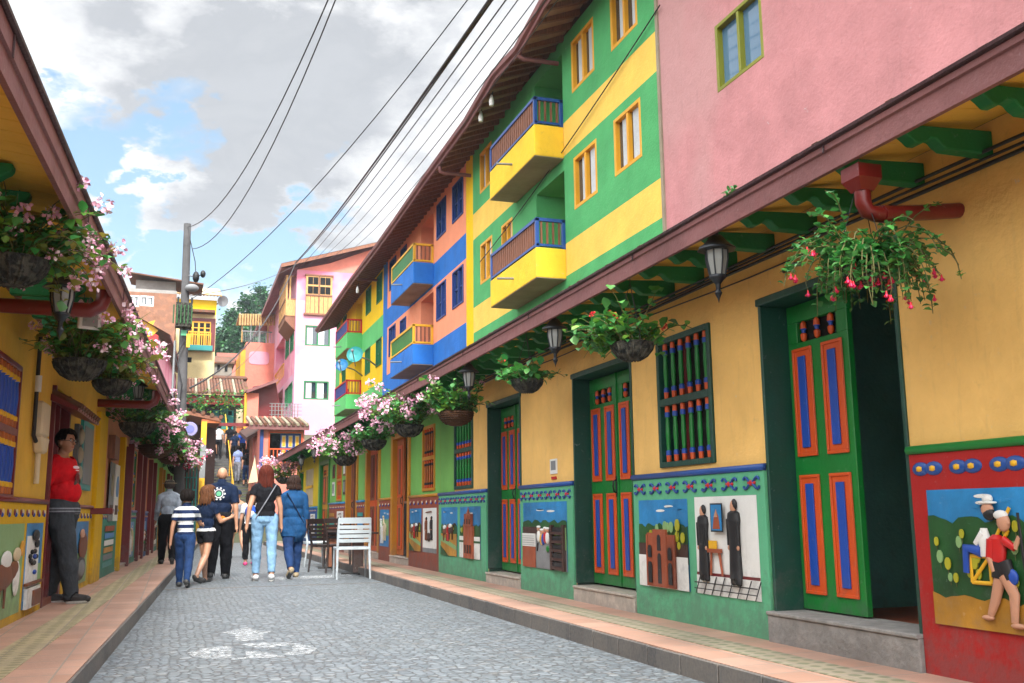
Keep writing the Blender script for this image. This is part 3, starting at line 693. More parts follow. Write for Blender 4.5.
def balcony(par, F, a0, a1, z0, z1, zr, d, boxm, rail, panel, under='soffit_grey', spindle='wood_brown'):
    mb = MB(); mb.box(F, a0, a1, 0.0, d, z0+.02, z1, boxm); mb.box(F, a0+.002, a1-.002, 0.0, d-.002, z0, z0+.02, under); B = mb.build('balcony', par, .01)
    r = MB(); t = .035
    for a, dd in ((a0+t, d-t), (a1-t, d-t), (a0+t, t), (a1-t, t)): r.box(F, a-t, a+t, dd-t, dd+t, z1, zr, rail)
    r.box(F, a0, a1, d-2*t, d, zr-.06, zr+.01, rail); r.box(F, a0, a1, d-2*t+.005, d-.005, z1+.03, z1+.08, rail)
    r.box(F, a0, a0+2*t, .0, d-2*t, zr-.06, zr+.008, rail); r.box(F, a1-2*t, a1, .0, d-2*t, zr-.06, zr+.008, rail); r.box(F, a0+.005, a0+2*t-.005, 0, d-2*t, z1+.03, z1+.08, rail)
    r.build('railing', B, .004)
    s = MB(); n = int((a1-a0)/.13)
    for i in range(1, n):
        a = a0+(a1-a0)*i/n; s.box(F, a-.045, a+.045, d-t-.012, d-t+.012, z1+.08, zr-.06, panel)
    for i in range(1, 5): 
        dd = d*i/5; s.box(F, a0+t-.012, a0+t+.012, dd-.02, dd+.02, z1+.08, zr-.06, spindle)
    s.build('spindles', B)
    p = MB(); p.tube([F.p((a0+a1)/2-.1, d, z0+.3), F.p((a0+a1)/2-.1, d+.35, z0+.28)], .025, 'grey_metal', 6); p.build('spout', B)
    return B
def block(name_label, a0, a1, zt, colf, wins, bal, rail, boxm, panel, framem, ez, rafters='rafter_brown', zs=(), extra_a=(), shutters=False, door='interior_black'):
    T = thing('apartment_block', name_label, 'apartment block', (UX, a0, 0)); ops = []
    for (b0, b1, z0, z1) in wins: ops.append((b0, b1, z0, z1, .14, framem))
    for (b0, b1, z0, z1, zr, dr) in bal: ops.append((dr[0], dr[1], z1, dr[2], .9))
    mb = MB(); wall_grid(mb, FU, a0+.003, a1-.003, 0, zt, ops, colf, extra_z=zs, extra_a=extra_a); mb.build('wall', T)
    body(T, FU, a0+.003, a1-.003, zt, 7, colf(a0+.1, zt-.3))
    for (b0, b1, z0, z1) in wins:
        if shutters: shutter_window(T, FU, b0, b1, z0, z1, framem)
        else: up_window(T, FU, b0, b1, z0, z1, framem)
    for (b0, b1, z0, z1, zr, dr) in bal:
        balcony(T, FU, b0, b1, z0, z1, zr, .62, boxm, rail, panel)
        mb = MB(); m = (dr[0]+dr[1])/2
        mb.box(FU, dr[0], dr[1], -.92, -.9, z1, dr[2], colf(m, z1)); mb.box(FU, dr[0]+.15, dr[0]+1.0, -.9, -.86, z1, z1+2.0, framem); mb.box(FU, dr[0]+.23, dr[0]+.92, -.86, -.85, z1+.05, z1+1.93, door); mb.build('balcony_door', T)
    return T
def eave(par, pts, F=FU, over=.9, drop=.0, zw=None, mat='rafter_brown'):
    """pts: (a, z_outer_top) ; wavy hand-built overhanging roof"""
    for nm in ('soffit', 'fascia', 'roof'):
        mb = MB()
        for i in range(len(pts)-1):
            (a, z), (b, y) = pts[i], pts[i+1]; w0, w1 = z+.28, y+.28
            if nm == 'soffit': mb.add([F.p(a, over-.02, z-.1), F.p(b, over-.02, y-.1), F.p(b, -.02, w1), F.p(a, -.02, w0), F.p(a, over-.02, z-.05), F.p(b, over-.02, y-.05), F.p(b, -.02, w1+.05), F.p(a, -.02, w0+.05)], [(0, 1, 2, 3), (4, 5, 6, 7)], mat)
            elif nm == 'fascia': mb.add([F.p(a, over, z-.17), F.p(b, over, y-.17), F.p(b, over, y), F.p(a, over, z), F.p(a, over-.04, z-.17), F.p(b, over-.04, y-.17), F.p(b, over-.04, y), F.p(a, over-.04, z), F.p(a, over+.09, z+.01), F.p(b, over+.09, y+.01), F.p(a, over+.07, z-.08), F.p(b, over+.07, y-.08), F.p(a, over+.002, z-.1), F.p(b, over+.002, y-.1)], [(0, 1, 2, 3), (4, 5, 6, 7), (0, 1, 5, 4), (2, 3, 7, 6), (8, 9, 11, 10), (10, 11, 13, 12)], 'fascia')
            else: mb.add([F.p(a, over+.03, z+.01), F.p(b, over+.03, y+.01), F.p(b, -3.5, y+1.5), F.p(a, -3.5, z+1.5)], [(0, 1, 2, 3)], 'roof_tile')
        if nm == 'roof':
            a, z = pts[0]; b, y = pts[-1]; mb.add([F.p(a, -3.5, z+1.5), F.p(b, -3.5, y+1.5), F.p(b, -7, y), F.p(a, -7, z)], [(0, 1, 2, 3)], 'roof_tile')
        mb.build(nm, par)
    mb = MB(); a = pts[0][0]+.2
    def zi(a):
        for i in range(len(pts)-1):
            if pts[i][0] <= a <= pts[i+1][0]:
                t = (a-pts[i][0])/(pts[i+1][0]-pts[i][0]); return pts[i][1]*(1-t)+pts[i+1][1]*t
        return pts[-1][1]
    while a < pts[-1][0]-.05:
        z = zi(a); mb.prof(F, [(over-.05, z-.17), (over-.05, z-.09), (-.01, z+.28), (-.01, z+.15)], a-.045, a+.045, 'wood_brown'); a += .42
    mb.build('rafters', par)
# eave line sampled from the facade (wavy)
EP = [(atX(x, y, UX-.9).y, atX(x, y, UX-.9).z) for x, y in [(544, 0), (518, 47.5), (495, 72), (467, 120), (448, 146), (424, 179), (396, 219.5), (375.6, 248), (352.7, 278), (319, 327)]]
e0 = [(8.0, EP[0][1]+.05), (11.5, EP[0][1])]
def eseg(a, b):
    P = e0+EP; out = []
    def zi(x):
        for i in range(len(P)-1):
            if P[i][0] <= x <= P[i+1][0]: t = (x-P[i][0])/(P[i+1][0]-P[i][0]); return P[i][1]*(1-t)+P[i+1][1]*t
        return P[-1][1] if x > P[-1][0] else P[0][1]
    return [(a, zi(a))]+[p for p in P if a+.1 < p[0] < b-.1]+[(b, zi(b))]
DZ = 0
def zc(list_, cols):
    def f(a, z):
        for zz, c in zip(list_, cols):
            if z > zz: return c
        return cols[-1]
    return f
def uw(y0, y1, row, dz=0):
    z = (5.50, 6.10) if row else (4.16, 4.74)
    return (uy(y0), uy(y1), uz(z[0]+dz), uz(z[1]+dz))
def ub(y0, y1, row, dz=0, d0=None, d1=None):
    zz = (4.85, 5.22, 5.54) if row else (3.48, 3.82, 4.15)
    return (uy(y0), uy(y1), uz(zz[0]+dz), uz(zz[1]+dz), uz(zz[2]+dz), (uy(d0 or y0+.0), uy(d1 or y0+.9), uz((6.1 if row else 4.72)+dz)))
def ecol(f, zt): return f
# green and yellow block
f1 = zc([uz(5.26), uz(4.88), uz(3.88), uz(3.52)], ['up_green', 'up_yellow', 'up_green', 'up_yellow', 'up_green'])
g1 = lambda a, z: 'up_bright_yellow' if a > uy(13.1) else f1(a, z)
U1 = block('green and yellow striped apartment block with yellow windows and blue balcony rails', uy(7.31), uy(13.46), 10.45, g1,
  [uw(7.68, 8.27, 1), uw(8.69, 9.3, 1), uw(7.68, 8.27, 0, .04), uw(8.69, 9.3, 0, .02), uw(12.2, 12.75, 1, -.04), uw(12.2, 12.75, 0, -.02), uw(11.35, 11.8, 0, -.02)],
  [ub(9.57, 11.2, 1), ub(9.57, 11.2, 0)], 'rail_blue', 'balcony_yellow', 'wood_brown', 'win_orange', None, zs=(uz(5.26), uz(4.88), uz(3.88), uz(3.52)), extra_a=(uy(13.1),))
eave(U1, eseg(uy(7.31), uy(13.46)))
# orange and blue block
f2 = zc([uz(5.1), uz(4.71), uz(3.75)], ['up_orange', 'up_blue', 'up_orange', 'up_blue'])
g2 = lambda a, z: 'up_blue' if a > uy(19.2) else f2(a, z)
U2 = block('orange and blue striped apartment block with blue windows and yellow balcony rails', uy(13.46), uy(19.62), 10.3, g2,
  [uw(13.6, 14.2, 1, -.06), uw(14.6, 15.18, 1, -.06), uw(13.6, 14.2, 0, -.08), uw(14.6, 15.18, 0, -.08), uw(18.38, 18.98, 1, -.08), uw(18.38, 18.98, 0, -.08), (uy(17.45), uy(17.95), uz(5.6), uz(6.0)), (uy(17.45), uy(17.95), uz(4.25), uz(4.62))],
  [ub(15.41, 17.2, 1, -.1), ub(15.41, 17.2, 0, -.08)], 'yellow', 'up_blue', 'door_green', 'win_blue', None, zs=(uz(5.1), uz(4.71), uz(3.75)), extra_a=(uy(19.2),), shutters=True)
eave(U2, eseg(uy(13.46), uy(19.62)))
# yellow and light green block
f3 = zc([uz(5.08), uz(4.62), uz(3.7)], ['up_bright_yellow', 'up_lightgreen', 'up_bright_yellow', 'up_lightgreen'])
g3 = lambda a, z: 'up_lightgreen' if a > uy(25.3) else f3(a, z)
U3 = block('yellow and light green apartment block with green windows, farthest of the striped row', uy(19.62), uy(26.0), 10.1, g3,
  [uw(19.75, 20.32, 1, -.08), uw(20.99, 21.58, 1, -.08), uw(19.75, 20.32, 0, -.1), uw(20.99, 21.58, 0, -.1), uw(24.3, 24.8, 1, -.1), uw(24.3, 24.8, 0, -.1)],
  [ub(22.07, 23.8, 1, -.1), ub(22.07, 23.8, 0, -.12)], 'red', 'up_lightgreen', 'win_blue', 'win_green', None, zs=(uz(5.08), uz(4.62), uz(3.7)), extra_a=(uy(25.3),), shutters=True)
eave(U3, eseg(uy(19.62), uy(26.15)))
# pink block (nearest)
p0, p1 = atX(714.7, 30, UX), atX(764.5, 60, UX); pz0 = atX(718, 94, UX).z
f0 = lambda a, z: 'up_pink'
U0 = thing('apartment_block', 'pink plastered apartment block with one olive-framed window, nearest on the right', 'apartment block', (UX, 2, 0))
wz = (uz(4.24), uz(4.80)); wy = (uy(5.69), uy(6.34))
mb = MB(); wall_grid(mb, FU, -4, uy(7.31)-.003, 0, 10.6, [(wy[0], wy[1], wz[0], wz[1], .14, 'win_olive')], f0); mb.build('wall', U0)
body(U0, FU, -4, uy(7.31)-.003, 10.6, 7, 'up_pink'); up_window(U0, FU, wy[0], wy[1], wz[0], wz[1], 'win_olive', .06, cur=False, pane='pane_sky')
mb = MB(); mb.box(FU, uy(7.31)-.08, uy(7.31)-.0, -.02, .03, 4, 10.4, 'soffit_grey'); mb.build('corner_strip', U0)
eave(U0, [(-4, EP[0][1]+.05), (uy(7.31), EP[0][1]+.02)])
# downpipes and bulbs on the high eave
for (ox, oy), w_ in (((519.7, 56), 'green and yellow'), ((440, 171), 'orange and blue'), ((355.6, 278), 'yellow and light green')):
    p = atX(ox, oy, UX-.86); b = MB(); b.tube([p+Vector((0, 0, .12)), p, p+Vector((.08, .0, -.05)), Vector((UX-.02, p.y+.05, p.z-.02))], .05, 'fascia', 8)
    par = {'g': U1, 'o': U2, 'y': U3}[w_[0]]; b.build('downpipe', par)
for x, y in ((491.5, 101), (480.8, 117), (357.5, 290)):
    p = atX(x, y, UX-.75); b = MB(); b.lathe(p+Vector((0, 0, -.12)), [(0, 0), (.05, .01), (.06, .1), (.04, .2), (.02, .26)], 'white', 10); b.tube([p+Vector((0, 0, .1)), p+Vector((.05, 0, .28))], .012, 'black', 5)
    tag(b.build('bulb'), {491.5: 'higher of two white bulbs under the brown eave of the green block', 480.8: 'lower of two white bulbs under the brown eave of the green block', 357.5: 'single white bulb under the eave near the pink house'}[x], 'light bulb')
# satellite dishes at the lower far balcony
for x, y, r, lab in ((342.4, 366, .30, 'light blue satellite dish, left of two by green balcony'), (355.6, 355.5, .36, 'dark teal satellite dish, right of two by green balcony')):
    p = atX(x, y, UX-.9); T = thing('satellite_dish', lab, 'satellite dish', tuple(p)); b = MB()
    ax = Vector((-.45, -1, .25)); b.lathe(p, [(0, 0), (r*.3, .015), (r*.6, .06), (r*.85, .12), (r*.86, .13), (r*.6, .075), (0, .02)], 'skyblue' if r < .33 else 'teal', 20, axis=ax); b.build('dish', T)
    b = MB(); b.tube([p, p+Vector((.5, .2, -.1)), Vector((UX, p.y+.5, p.z-.3))], .03, 'grey_metal', 6); b.tube([p-ax.normalized()*.0+Vector((0, 0, -.4)), p+ax.normalized()*.5], .02, 'grey_metal', 5); b.ell(p+ax.normalized()*.5, .06, 'grey', 8); b.build('mount', T)
# ================================================================== tall pink house behind
PY = 60.0; P_ = lambda x, y, Y=PY: atY(x, y, Y)
xc = P_(295, 350).x; FT = Fr((0, PY, 0), (1, 0, 0), (0, -1, 0)); FTS = Fr((xc, PY, 0), (0, 1, 0), (-1, 0, 0))
T = thing('house', 'tall pink and lilac house with hipped roof and wooden window balconies, behind striped blocks', 'house', (xc, PY, 0))
def zz(x, y): return P_(x, y).z
W = []
for (x0, y0, x1, y1, k) in ((306, 276, 331.5, 314.7, 'wood'), (305.3, 325, 330, 346.5, 'g'), (303.8, 380.5, 328.6, 400, 'g')):
    a, b = P_(x0, y0), P_(x1, y1); W.append((a.x, b.x, b.z, a.z, k))
zt0 = zz(297, 268)-.1; zt1 = zz(372, 252)
bz = [zz(300, 372), zz(300, 340), zz(300, 322), zz(300, 300)]
def tc(a, z): return 'tall_pink' if (bz[0] < z < bz[1] or z > bz[3]) else 'tall_lilac'
mb = MB(); wall_grid(mb, FT, xc, xc+9, 0, zt0, [(w[0], w[1], w[2], w[3], .15, 'win_green' if w[4] == 'g' else 'wood_pale') for w in W if w[3] < zt0], tc, extra_z=[b for b in bz if b < zt0])
mb.quad([FT.p(xc, 0, zt0), FT.p(xc+9, 0, zt0), FT.p(xc+9, 0, zt1+2.0), FT.p(xc+2, 0, zt0+.55)], 'salmon'); mb.build('wall', T)
SW = []
def sidept(x, y): p = atX(x, y, xc); return p.y-PY, p.z
for (x0, y0, x1, y1) in ((286, 340, 289, 355), (290.8, 332, 293.6, 349), (285.3, 390, 288.3, 406), (289.2, 385, 292, 402)):
    (a, z), (b, y) = sidept(x0, y0), sidept(x1, y1); SW.append((b, a, y, z))
lg = [];
for (x0, y0, x1, y1) in ((276, 349, 284, 376), (274.5, 398, 282, 421)):
    (a, z), (b, y) = sidept(x0, y0), sidept(x1, y1); lg.append((b, a, y, z))
mb = MB(); wall_grid(mb, FTS, 0, 22, 0, zt0, [(*s, .12, 'win_green') for s in SW]+[(*s, 1.2, 'tall_pink') for s in lg], lambda a, z: 'tall_pink' if bz[0] < z < bz[1] else 'tall_lilac', extra_z=[b for b in bz if b < zt0]); mb.build('wall', T)
for s in SW: shutter_window(T, FTS, *s, 'win_green')
for s in lg:
    mb = MB(); mb.box(FTS, s[0]-.05, s[1]+.05, -1.3, -1.2, s[2]-.1, s[3]+.1, 'tall_pink'); mb.box(FTS, s[0]+.4, s[0]+1.3, -1.2, -1.15, s[2], s[3]-.2, 'interior_black')
    for k in range(8): mb.box(FTS, s[0]+(s[1]-s[0])*k/8, s[0]+(s[1]-s[0])*k/8+.06, 0, .04, s[2], s[2]+.8, 'win_orange')
    mb.box(FTS, s[0], s[1], 0, .06, s[2]+.8, s[2]+.88, 'win_orange'); mb.build('loggia', T)
for w in W:
    if w[4] == 'g': up_window(T, FT, *w[:4], 'win_green', .09, cur=True)
    else:
        mb = MB(); a0, a1, z0, z1 = w[:4]; mb.box(FT, a0, a1, 0, .15, z0, z1, 'wood_pale'); mb.box(FT, a0-.1, a1+.1, 0, .2, z0-.12, z0, 'wood_brown'); mb.box(FT, a0-.06, a1+.06, 0, .2, z1, z1+.1, 'wood_brown')
        m = (a0+a1)/2
        for c in (a0+.12, m+.06):
            for j in range(2):
                cw = (m-a0-.2)/2; b0 = c+j*(cw+.02)
                for zk in (z0+(z1-z0)*.52, z0+(z1-z0)*.77): mb.box(FT, b0, b0+cw, .15, .16, zk, zk+(z1-z0)*.2, 'interior_black')
        for j in range(6): mb.box(FT, a0+j*(a1-a0)/6, a0+j*(a1-a0)/6+.03, .15, .17, z0, z0+(z1-z0)*.47, 'wood_brown')
        mb.box(FT, m-.04, m+.04, .15, .19, z0, z1, 'wood_brown'); mb.box(FT, a0, a1, .15, .2, z0+(z1-z0)*.46, z0+(z1-z0)*.5, 'wood_brown'); mb.build('window', T, .01)
# wooden bay balcony on the side
(a1_, zt_), (a0_, zb_) = sidept(276.6, 285), sidept(294, 318)
(q, zb_) = sidept(288, 328)
a0_, a1_ = .4, 4.6
mb = MB(); mb.prof(FTS, [(0, zb_-.9), (.6, zb_-.3), (.6, zb_), (0, zb_)], a0_, a1_, 'wood_brown')
for i in range(9):
    a = a0_+(a1_-a0_)*i/8; mb.box(FTS, a-.07, a+.07, .5, .6, zb_, zt0-.3, 'wood_pale')
    if i < 8: mb.box(FTS, a+.07, a+(a1_-a0_)/8-.07, .52, .56, zb_, zb_+1.0, 'wood_pale')
for z in (zb_, zb_+1.0, zt0-.4): mb.box(FTS, a0_, a1_, .49, .63, z, z+.1, 'wood_brown'); mb.box(FTS, a0_-.02, a0_+.08, 0, .49, z, z+.1, 'wood_brown')
mb.box(FTS, a0_-.04, a0_, 0, .6, zb_, zb_+1.0, 'wood_pale'); mb.box(FTS, a0_-.03, a0_+.05, .3, .4, zb_, zt0-.3, 'wood_pale'); mb.build('bay_balcony', T)
# roof: front eave rising right, side eave
mb = MB(); pe = P_(282.5, 268, PY-.3); X0 = xc-1.05
mb.quad([(X0, PY-.9, zt0+.1), (xc+9.2, PY-.9, zt1+1.8), (xc+9.2, PY+3, zt1+2.6), (X0+2.6, PY+8, zt0+1.1)], 'roof_tile')
mb.quad([(X0, PY-.9, zt0+.1), (X0+2.6, PY+8, zt0+1.1), (X0+3, PY+21, zt0+1.2), (X0, PY+22, zt0-.2)], 'roof_tile')
mb.add([(X0, PY-.9, zt0+.08), (X0, PY+22, zt0-.25), (X0, PY+22, zt0-.5), (X0, PY-.9, zt0-.2), (xc+.05, PY-.05, zt0+.15), (xc+.05, PY+22, zt0)], [(0, 1, 2, 3), (3, 2, 5, 4)], 'fascia')
mb.add([(X0, PY-.9, zt0+.08), (xc+9.2, PY-.9, zt1+1.78), (xc+9.2, PY-.9, zt1+1.6), (X0, PY-.9, zt0-.15), (xc+9, PY, zt1+1.9), (X0, PY, zt0+.05)], [(0, 1, 2, 3), (3, 2, 4, 5)], 'wood_brown')
mb.build('roof', T)
mb = MB(); mb.quad([(xc+9, PY, 0), (xc+9, PY+22, 0), (xc+9, PY+22, zt0), (xc+9, PY, zt1+1.8)], 'tall_pink'); mb.quad([(xc, PY+22, 0), (xc+9, PY+22, 0), (xc+9, PY+22, zt0), (xc, PY+22, zt0)], 'tall_pink'); mb.build('rear_wall', T)
# ================================================================== small pink house with tiled roof
SY = 42.0; S = lambda x, y, Y=SY: atY(x, y, Y); FS = Fr((0, SY, 0), (1, 0, 0), (0, -1, 0))
x0, x1 = S(260, 450).x, S(304, 450).x; zt = S(280, 428).z
T = thing('house', 'small salmon-pink house with wavy clay tile roof and orange-panelled window', 'house', (x0, SY, 0))
wa, wb = S(270, 433), S(300.5, 462)
mb = MB(); wall_grid(mb, FS, x0, x1, 0, zt, [(wa.x, wb.x, wb.z, wa.z, .3, 'interior_dark')], lambda a, z: 'small_pink'); mb.build('wall', T)
mb = MB(); mb.quad([(x0, SY, 0), (x0, SY+5, 0), (x0, SY+5, zt), (x0, SY, zt)], 'small_pink'); mb.quad([(x1, SY, 0), (x1, SY+5, 0), (x1, SY+5, zt), (x1, SY, zt)], 'small_pink'); mb.quad([(x0, SY+5, 0), (x1, SY+5, 0), (x1, SY+5, zt), (x0, SY+5, zt)], 'small_pink'); mb.box(FS, wa.x-.1, wb.x+.1, -.5, -.45, wb.z-.2, wa.z+.1, 'interior_black'); mb.build('side_wall', T)
mb = MB(); pw = (wb.x-wa.x-.45)/3
for i in range(3):
    a = wa.x+.45+i*pw; mb.box(FS, a, a+pw, -.25, -.2, wb.z, wa.z, 'win_blue')
    for z0_, z1_ in ((.52, .93), (.05, .45)): mb.box(FS, a+pw*.2, a+pw*.8, -.2, -.18, wb.z+(wa.z-wb.z)*z0_, wb.z+(wa.z-wb.z)*z1_, 'cream'); mb.box(FS, a+pw*.3, a+pw*.7, -.18, -.17, wb.z+(wa.z-wb.z)*(z0_+.04), wb.z+(wa.z-wb.z)*(z1_-.04), 'win_orange')
wi = mb.build('window', T)
mb = MB(); mb.box(FS, wa.x-.02, wb.x, .02, .06, wb.z+.5, wb.z+.56, 'orange')
for i in range(9): a = wa.x+i*(wb.x-wa.x)/8; mb.box(FS, a-.02, a+.02, .02, .05, wb.z-.05, wb.z+.5, 'orange')
for q in ((wa.x-.06, wa.x, wb.z-.05, wa.z+.06), (wb.x, wb.x+.06, wb.z-.05, wa.z+.06), (wa.x, wb.x, wa.z, wa.z+.06)): mb.box(FS, q[0], q[1], -.01, .05, q[2], q[3], 'orange')
mb.build('railing', wi)
mb = MB(); mb.box(FS, x0-.02, x0+.12, -.02, .08, 0, zt, 'win_blue'); mb.build('corner_post', T)
mb = MB(); R0, R1 = x0-.5, x1+.15; rz = zt+.12
mb.box(FS, R0, R1, .3, .38, zt-.1, zt+.1, 'fascia'); mb.quad([FS.p(R0, .38, rz-.02), FS.p(R1, .38, rz-.02), FS.p(R1, -2.5, rz+.5), FS.p(R0, -2.5, rz+.5)], 'roof_tile'); mb.quad([FS.p(R0, .3, zt-.08), FS.p(R1, .3, zt-.08), FS.p(R1, 0, zt), FS.p(R0, 0, zt)], 'fascia')
n = 13
for i in range(n):
    a = R0+(R1-R0)*(i+.5)/n; mb.tube([FS.p(a, .46, rz), FS.p(a, -1, rz+.28), FS.p(a, -2.5, rz+.55)], (R1-R0)/n*.36, 'roof_tile' if i % 2 else 'soffit_grey', 8)
mb.build('roof', T)
# maroon open-fronted house behind it
MY = 50.; S = lambda x, y, Y=MY: atY(x, y, Y); FM = Fr((0, MY, 0), (1, 0, 0), (0, -1, 0))
a, b = S(254, 385), S(277, 381); zl = S(255, 420).z
T = thing('house', 'dark maroon open-sided house with a lean-to roof and orange post above tiled roof', 'house', (a.x, MY, 0))
mb = MB(); c_ = S(284, 420); mb.prism(FM, [(a.x, 0), (c_.x, 0), (c_.x, c_.z), (b.x, b.z), (a.x, a.z)], -3, -.6, 'maroon'); mb.build('wall', T)
mb = MB(); mb.box(FM, a.x-.3, a.x+.25, -.5, 0, 0, S(250, 393).z, 'salmon'); mb.box(FM, a.x-.42, a.x-.3, -.5, -.1, 0, S(250, 393).z, 'win_orange'); mb.box(FM, a.x+.25, c_.x, -.5, -.1, 0, zl+.2, 'salmon'); mb.build('post', T)
mb = MB()
for i in range(9): mb.box(FM, a.x+.9+i*.16, a.x+.94+i*.16, -.2, -.16, zl+.2, zl+.85, 'grey_metal')
for z in (.3, .5, .7, .85): mb.box(FM, a.x+.8, a.x+2.4, -.2, -.17, zl+z, zl+z+.03, 'grey_metal')
mb.build('grille', T)
mb = MB(); e0_, e1_ = S(246, 391), S(278, 379.5); mb.add([FM.p(e0_.x, .4, e0_.z), FM.p(e1_.x, .4, e1_.z), FM.p(e1_.x, -3, e1_.z+.2), FM.p(e0_.x, -3, e0_.z+.1), FM.p(e0_.x, .4, e0_.z-.15), FM.p(e1_.x, .4, e1_.z-.15)], [(0, 1, 2, 3), (4, 5, 1, 0), (4, 5, 2, 3)], 'fascia'); mb.build('roof', T)
# ================================================================== salmon terrace building
Y2 = 74.; S = lambda x, y, Y=Y2: atY(x, y, Y); F2 = Fr((0, Y2, 0), (1, 0, 0), (0, -1, 0))
a, b = S(246, 342), S(272, 342); T = thing('building', 'salmon building with flat terrace, tarpaulin rail and bamboo pergola on top', 'building', (a.x, Y2, 0))
mb = MB(); mb.box(F2, a.x, b.x+1.5, -6, 0, 0, a.z, 'salmon'); mb.box(F2, a.x-.35, a.x-.002, -6, .02, 0, a.z-.6, 'win_orange'); mb.build('wall', T)
c0, c1 = S(249, 351), S(269, 365); mb = MB(); n = 16; mb.prism(F2, [((c0.x+c1.x)/2+(c1.x-c0.x)/2*math.copysign(abs(math.cos(t))**.4, math.cos(t)), (c0.z+c1.z)/2+(c0.z-c1.z)/2*math.copysign(abs(math.sin(t))**.5, math.sin(t))) for t in [2*pi*i/n for i in range(n)]], 0, .04, 'tall_pink'); mb.build('painted_sign', T)
mb = MB(); zt = a.z
for i in range(8): x = a.x-.3+i*(b.x-a.x+.3)/7; mb.box(F2, x-.05, x+.05, -.2, -.1, zt, S(250, 322).z, 'bamboo' if i % 3 == 0 else 'grey_metal') if i % 2 == 0 else None
[mb.box(F2, a.x-.3+i*.12, a.x-.27+i*.12, -.16, -.12, zt+.05, zt+.8, 'grey_metal') for i in range(int((b.x-a.x+.3)/.12))]; mb.box(F2, a.x-.3, b.x, -.2, -.08, zt+.8, zt+.88, 'grey_metal'); mb.build('terrace_rail', T)
mb = MB()
for i in range(14): x = a.x-.5+i*(b.x-a.x+.6)/13; zt2 = S(245+i*2, 316).z; mb.box(F2, x-.07, x+.07, -4, .2, zt2-.0, zt2+.12, 'bamboo'); mb.box(F2, x-.06, x+.06, .15, .2, zt2-.75, zt2, 'bamboo')
mb.build('pergola', T)
# ================================================================== yellow building
Y2 = 70.; S = lambda x, y, Y=Y2: atY(x, y, Y); F2 = Fr((0, Y2, 0), (1, 0, 0), (0, -1, 0))
a, b = S(170, 298), S(217, 298); zm = S(200, 314).z
T = thing('building', 'narrow yellow building with orange balcony window and rooftop pergola behind the pole', 'building', (a.x, Y2, 0))
w0, w1 = S(187, 321), S(210, 347); sw0, sw1 = S(185.5, 357), S(191.5, 362.5)
mb = MB(); wall_grid(mb, F2, a.x, b.x, 0, a.z, [(w0.x, w1.x, w1.z, w0.z, .2, 'maroon'), (sw0.x, sw1.x, sw1.z, sw0.z, .2, 'cream')], lambda p, z: 'up_bright_yellow' if z > zm else 'pale_yellow', extra_z=(zm,)); mb.build('wall', T)
body(T, F2, a.x, b.x, a.z, 6, 'pale_yellow')
mb = MB(); r = S(187, 314.5); mb.box(F2, r.x, b.x-.1, 0, .8, zm, zm+.18, 'roof_tile'); mb.build('window_canopy', T)
mb = MB(); mb.box(F2, w0.x-.25, w1.x+.3, 0, .06, w1.z-.3, w0.z+.25, 'maroon'); mb.box(F2, w0.x, w1.x, .06, .1, w1.z, w0.z, 'win_orange')
for i in range(4):
    x = w0.x+.06+i*(w1.x-w0.x)/4; hh_ = w0.z-w1.z
    for q0, q1 in ((.06, .44), (.5, .72), (.76, .94)): mb.box(F2, x, x+(w1.x-w0.x)/4-.12, .1, .11, w1.z+hh_*q0, w1.z+hh_*q1, 'interior_black')
wi = mb.build('window', T); mb = MB()
for i in range(12): x = w0.x+i*(w1.x-w0.x)/11; mb.box(F2, x-.03, x+.03, .5, .56, w1.z, w1.z+.9, 'win_orange')
mb.box(F2, w0.x-.15, w1.x+.15, .1, .65, w1.z-.35, w1.z, 'teal'); mb.box(F2, w0.x, w1.x, .48, .58, w1.z+.88, w1.z+.96, 'win_orange'); mb.build('railing', wi)
mb = MB(); mb.box(F2, sw0.x, sw1.x, -.2, -.18, sw1.z, sw0.z, 'interior_black'); mb.build('pane', T)
mb = MB(); zt3 = S(190, 281).z; zb3 = S(190, 295.5).z; xa, xb = S(162, 290).x, S(221, 290).x
for i in range(18): x = xa+i*(xb-xa)/17; mb.tube([(x, Y2-.8, zb3-.1), (x, Y2+3, zb3+1.15)], .06, 'bamboo' if i % 4 else 'wood_brown', 5)
for k in range(5): mb.tube([(xa, Y2-.8+.95*k, zb3-.05+.31*k), (xb, Y2-.8+.95*k, zb3-.05+.31*k)], .05, 'bamboo', 5)
mb.quad([(xa, Y2-.7, zb3), (xb, Y2-.7, zb3), (xb, Y2+3, zb3+1.25), (xa, Y2+3, zb3+1.25)], 'cream'); mb.build('pergola', T)
p = S(222, 301); mb = MB(); mb.lathe(p, [(0, 0), (.2, .05), (.38, .14), (.4, .16), (0, .06)], 'grey', 14, axis=(.4, -1, -.3)); mb.tube([p, p+Vector((-.5, .3, -.3))], .05, 'grey_metal', 5); mb.build('satellite_dish', T)
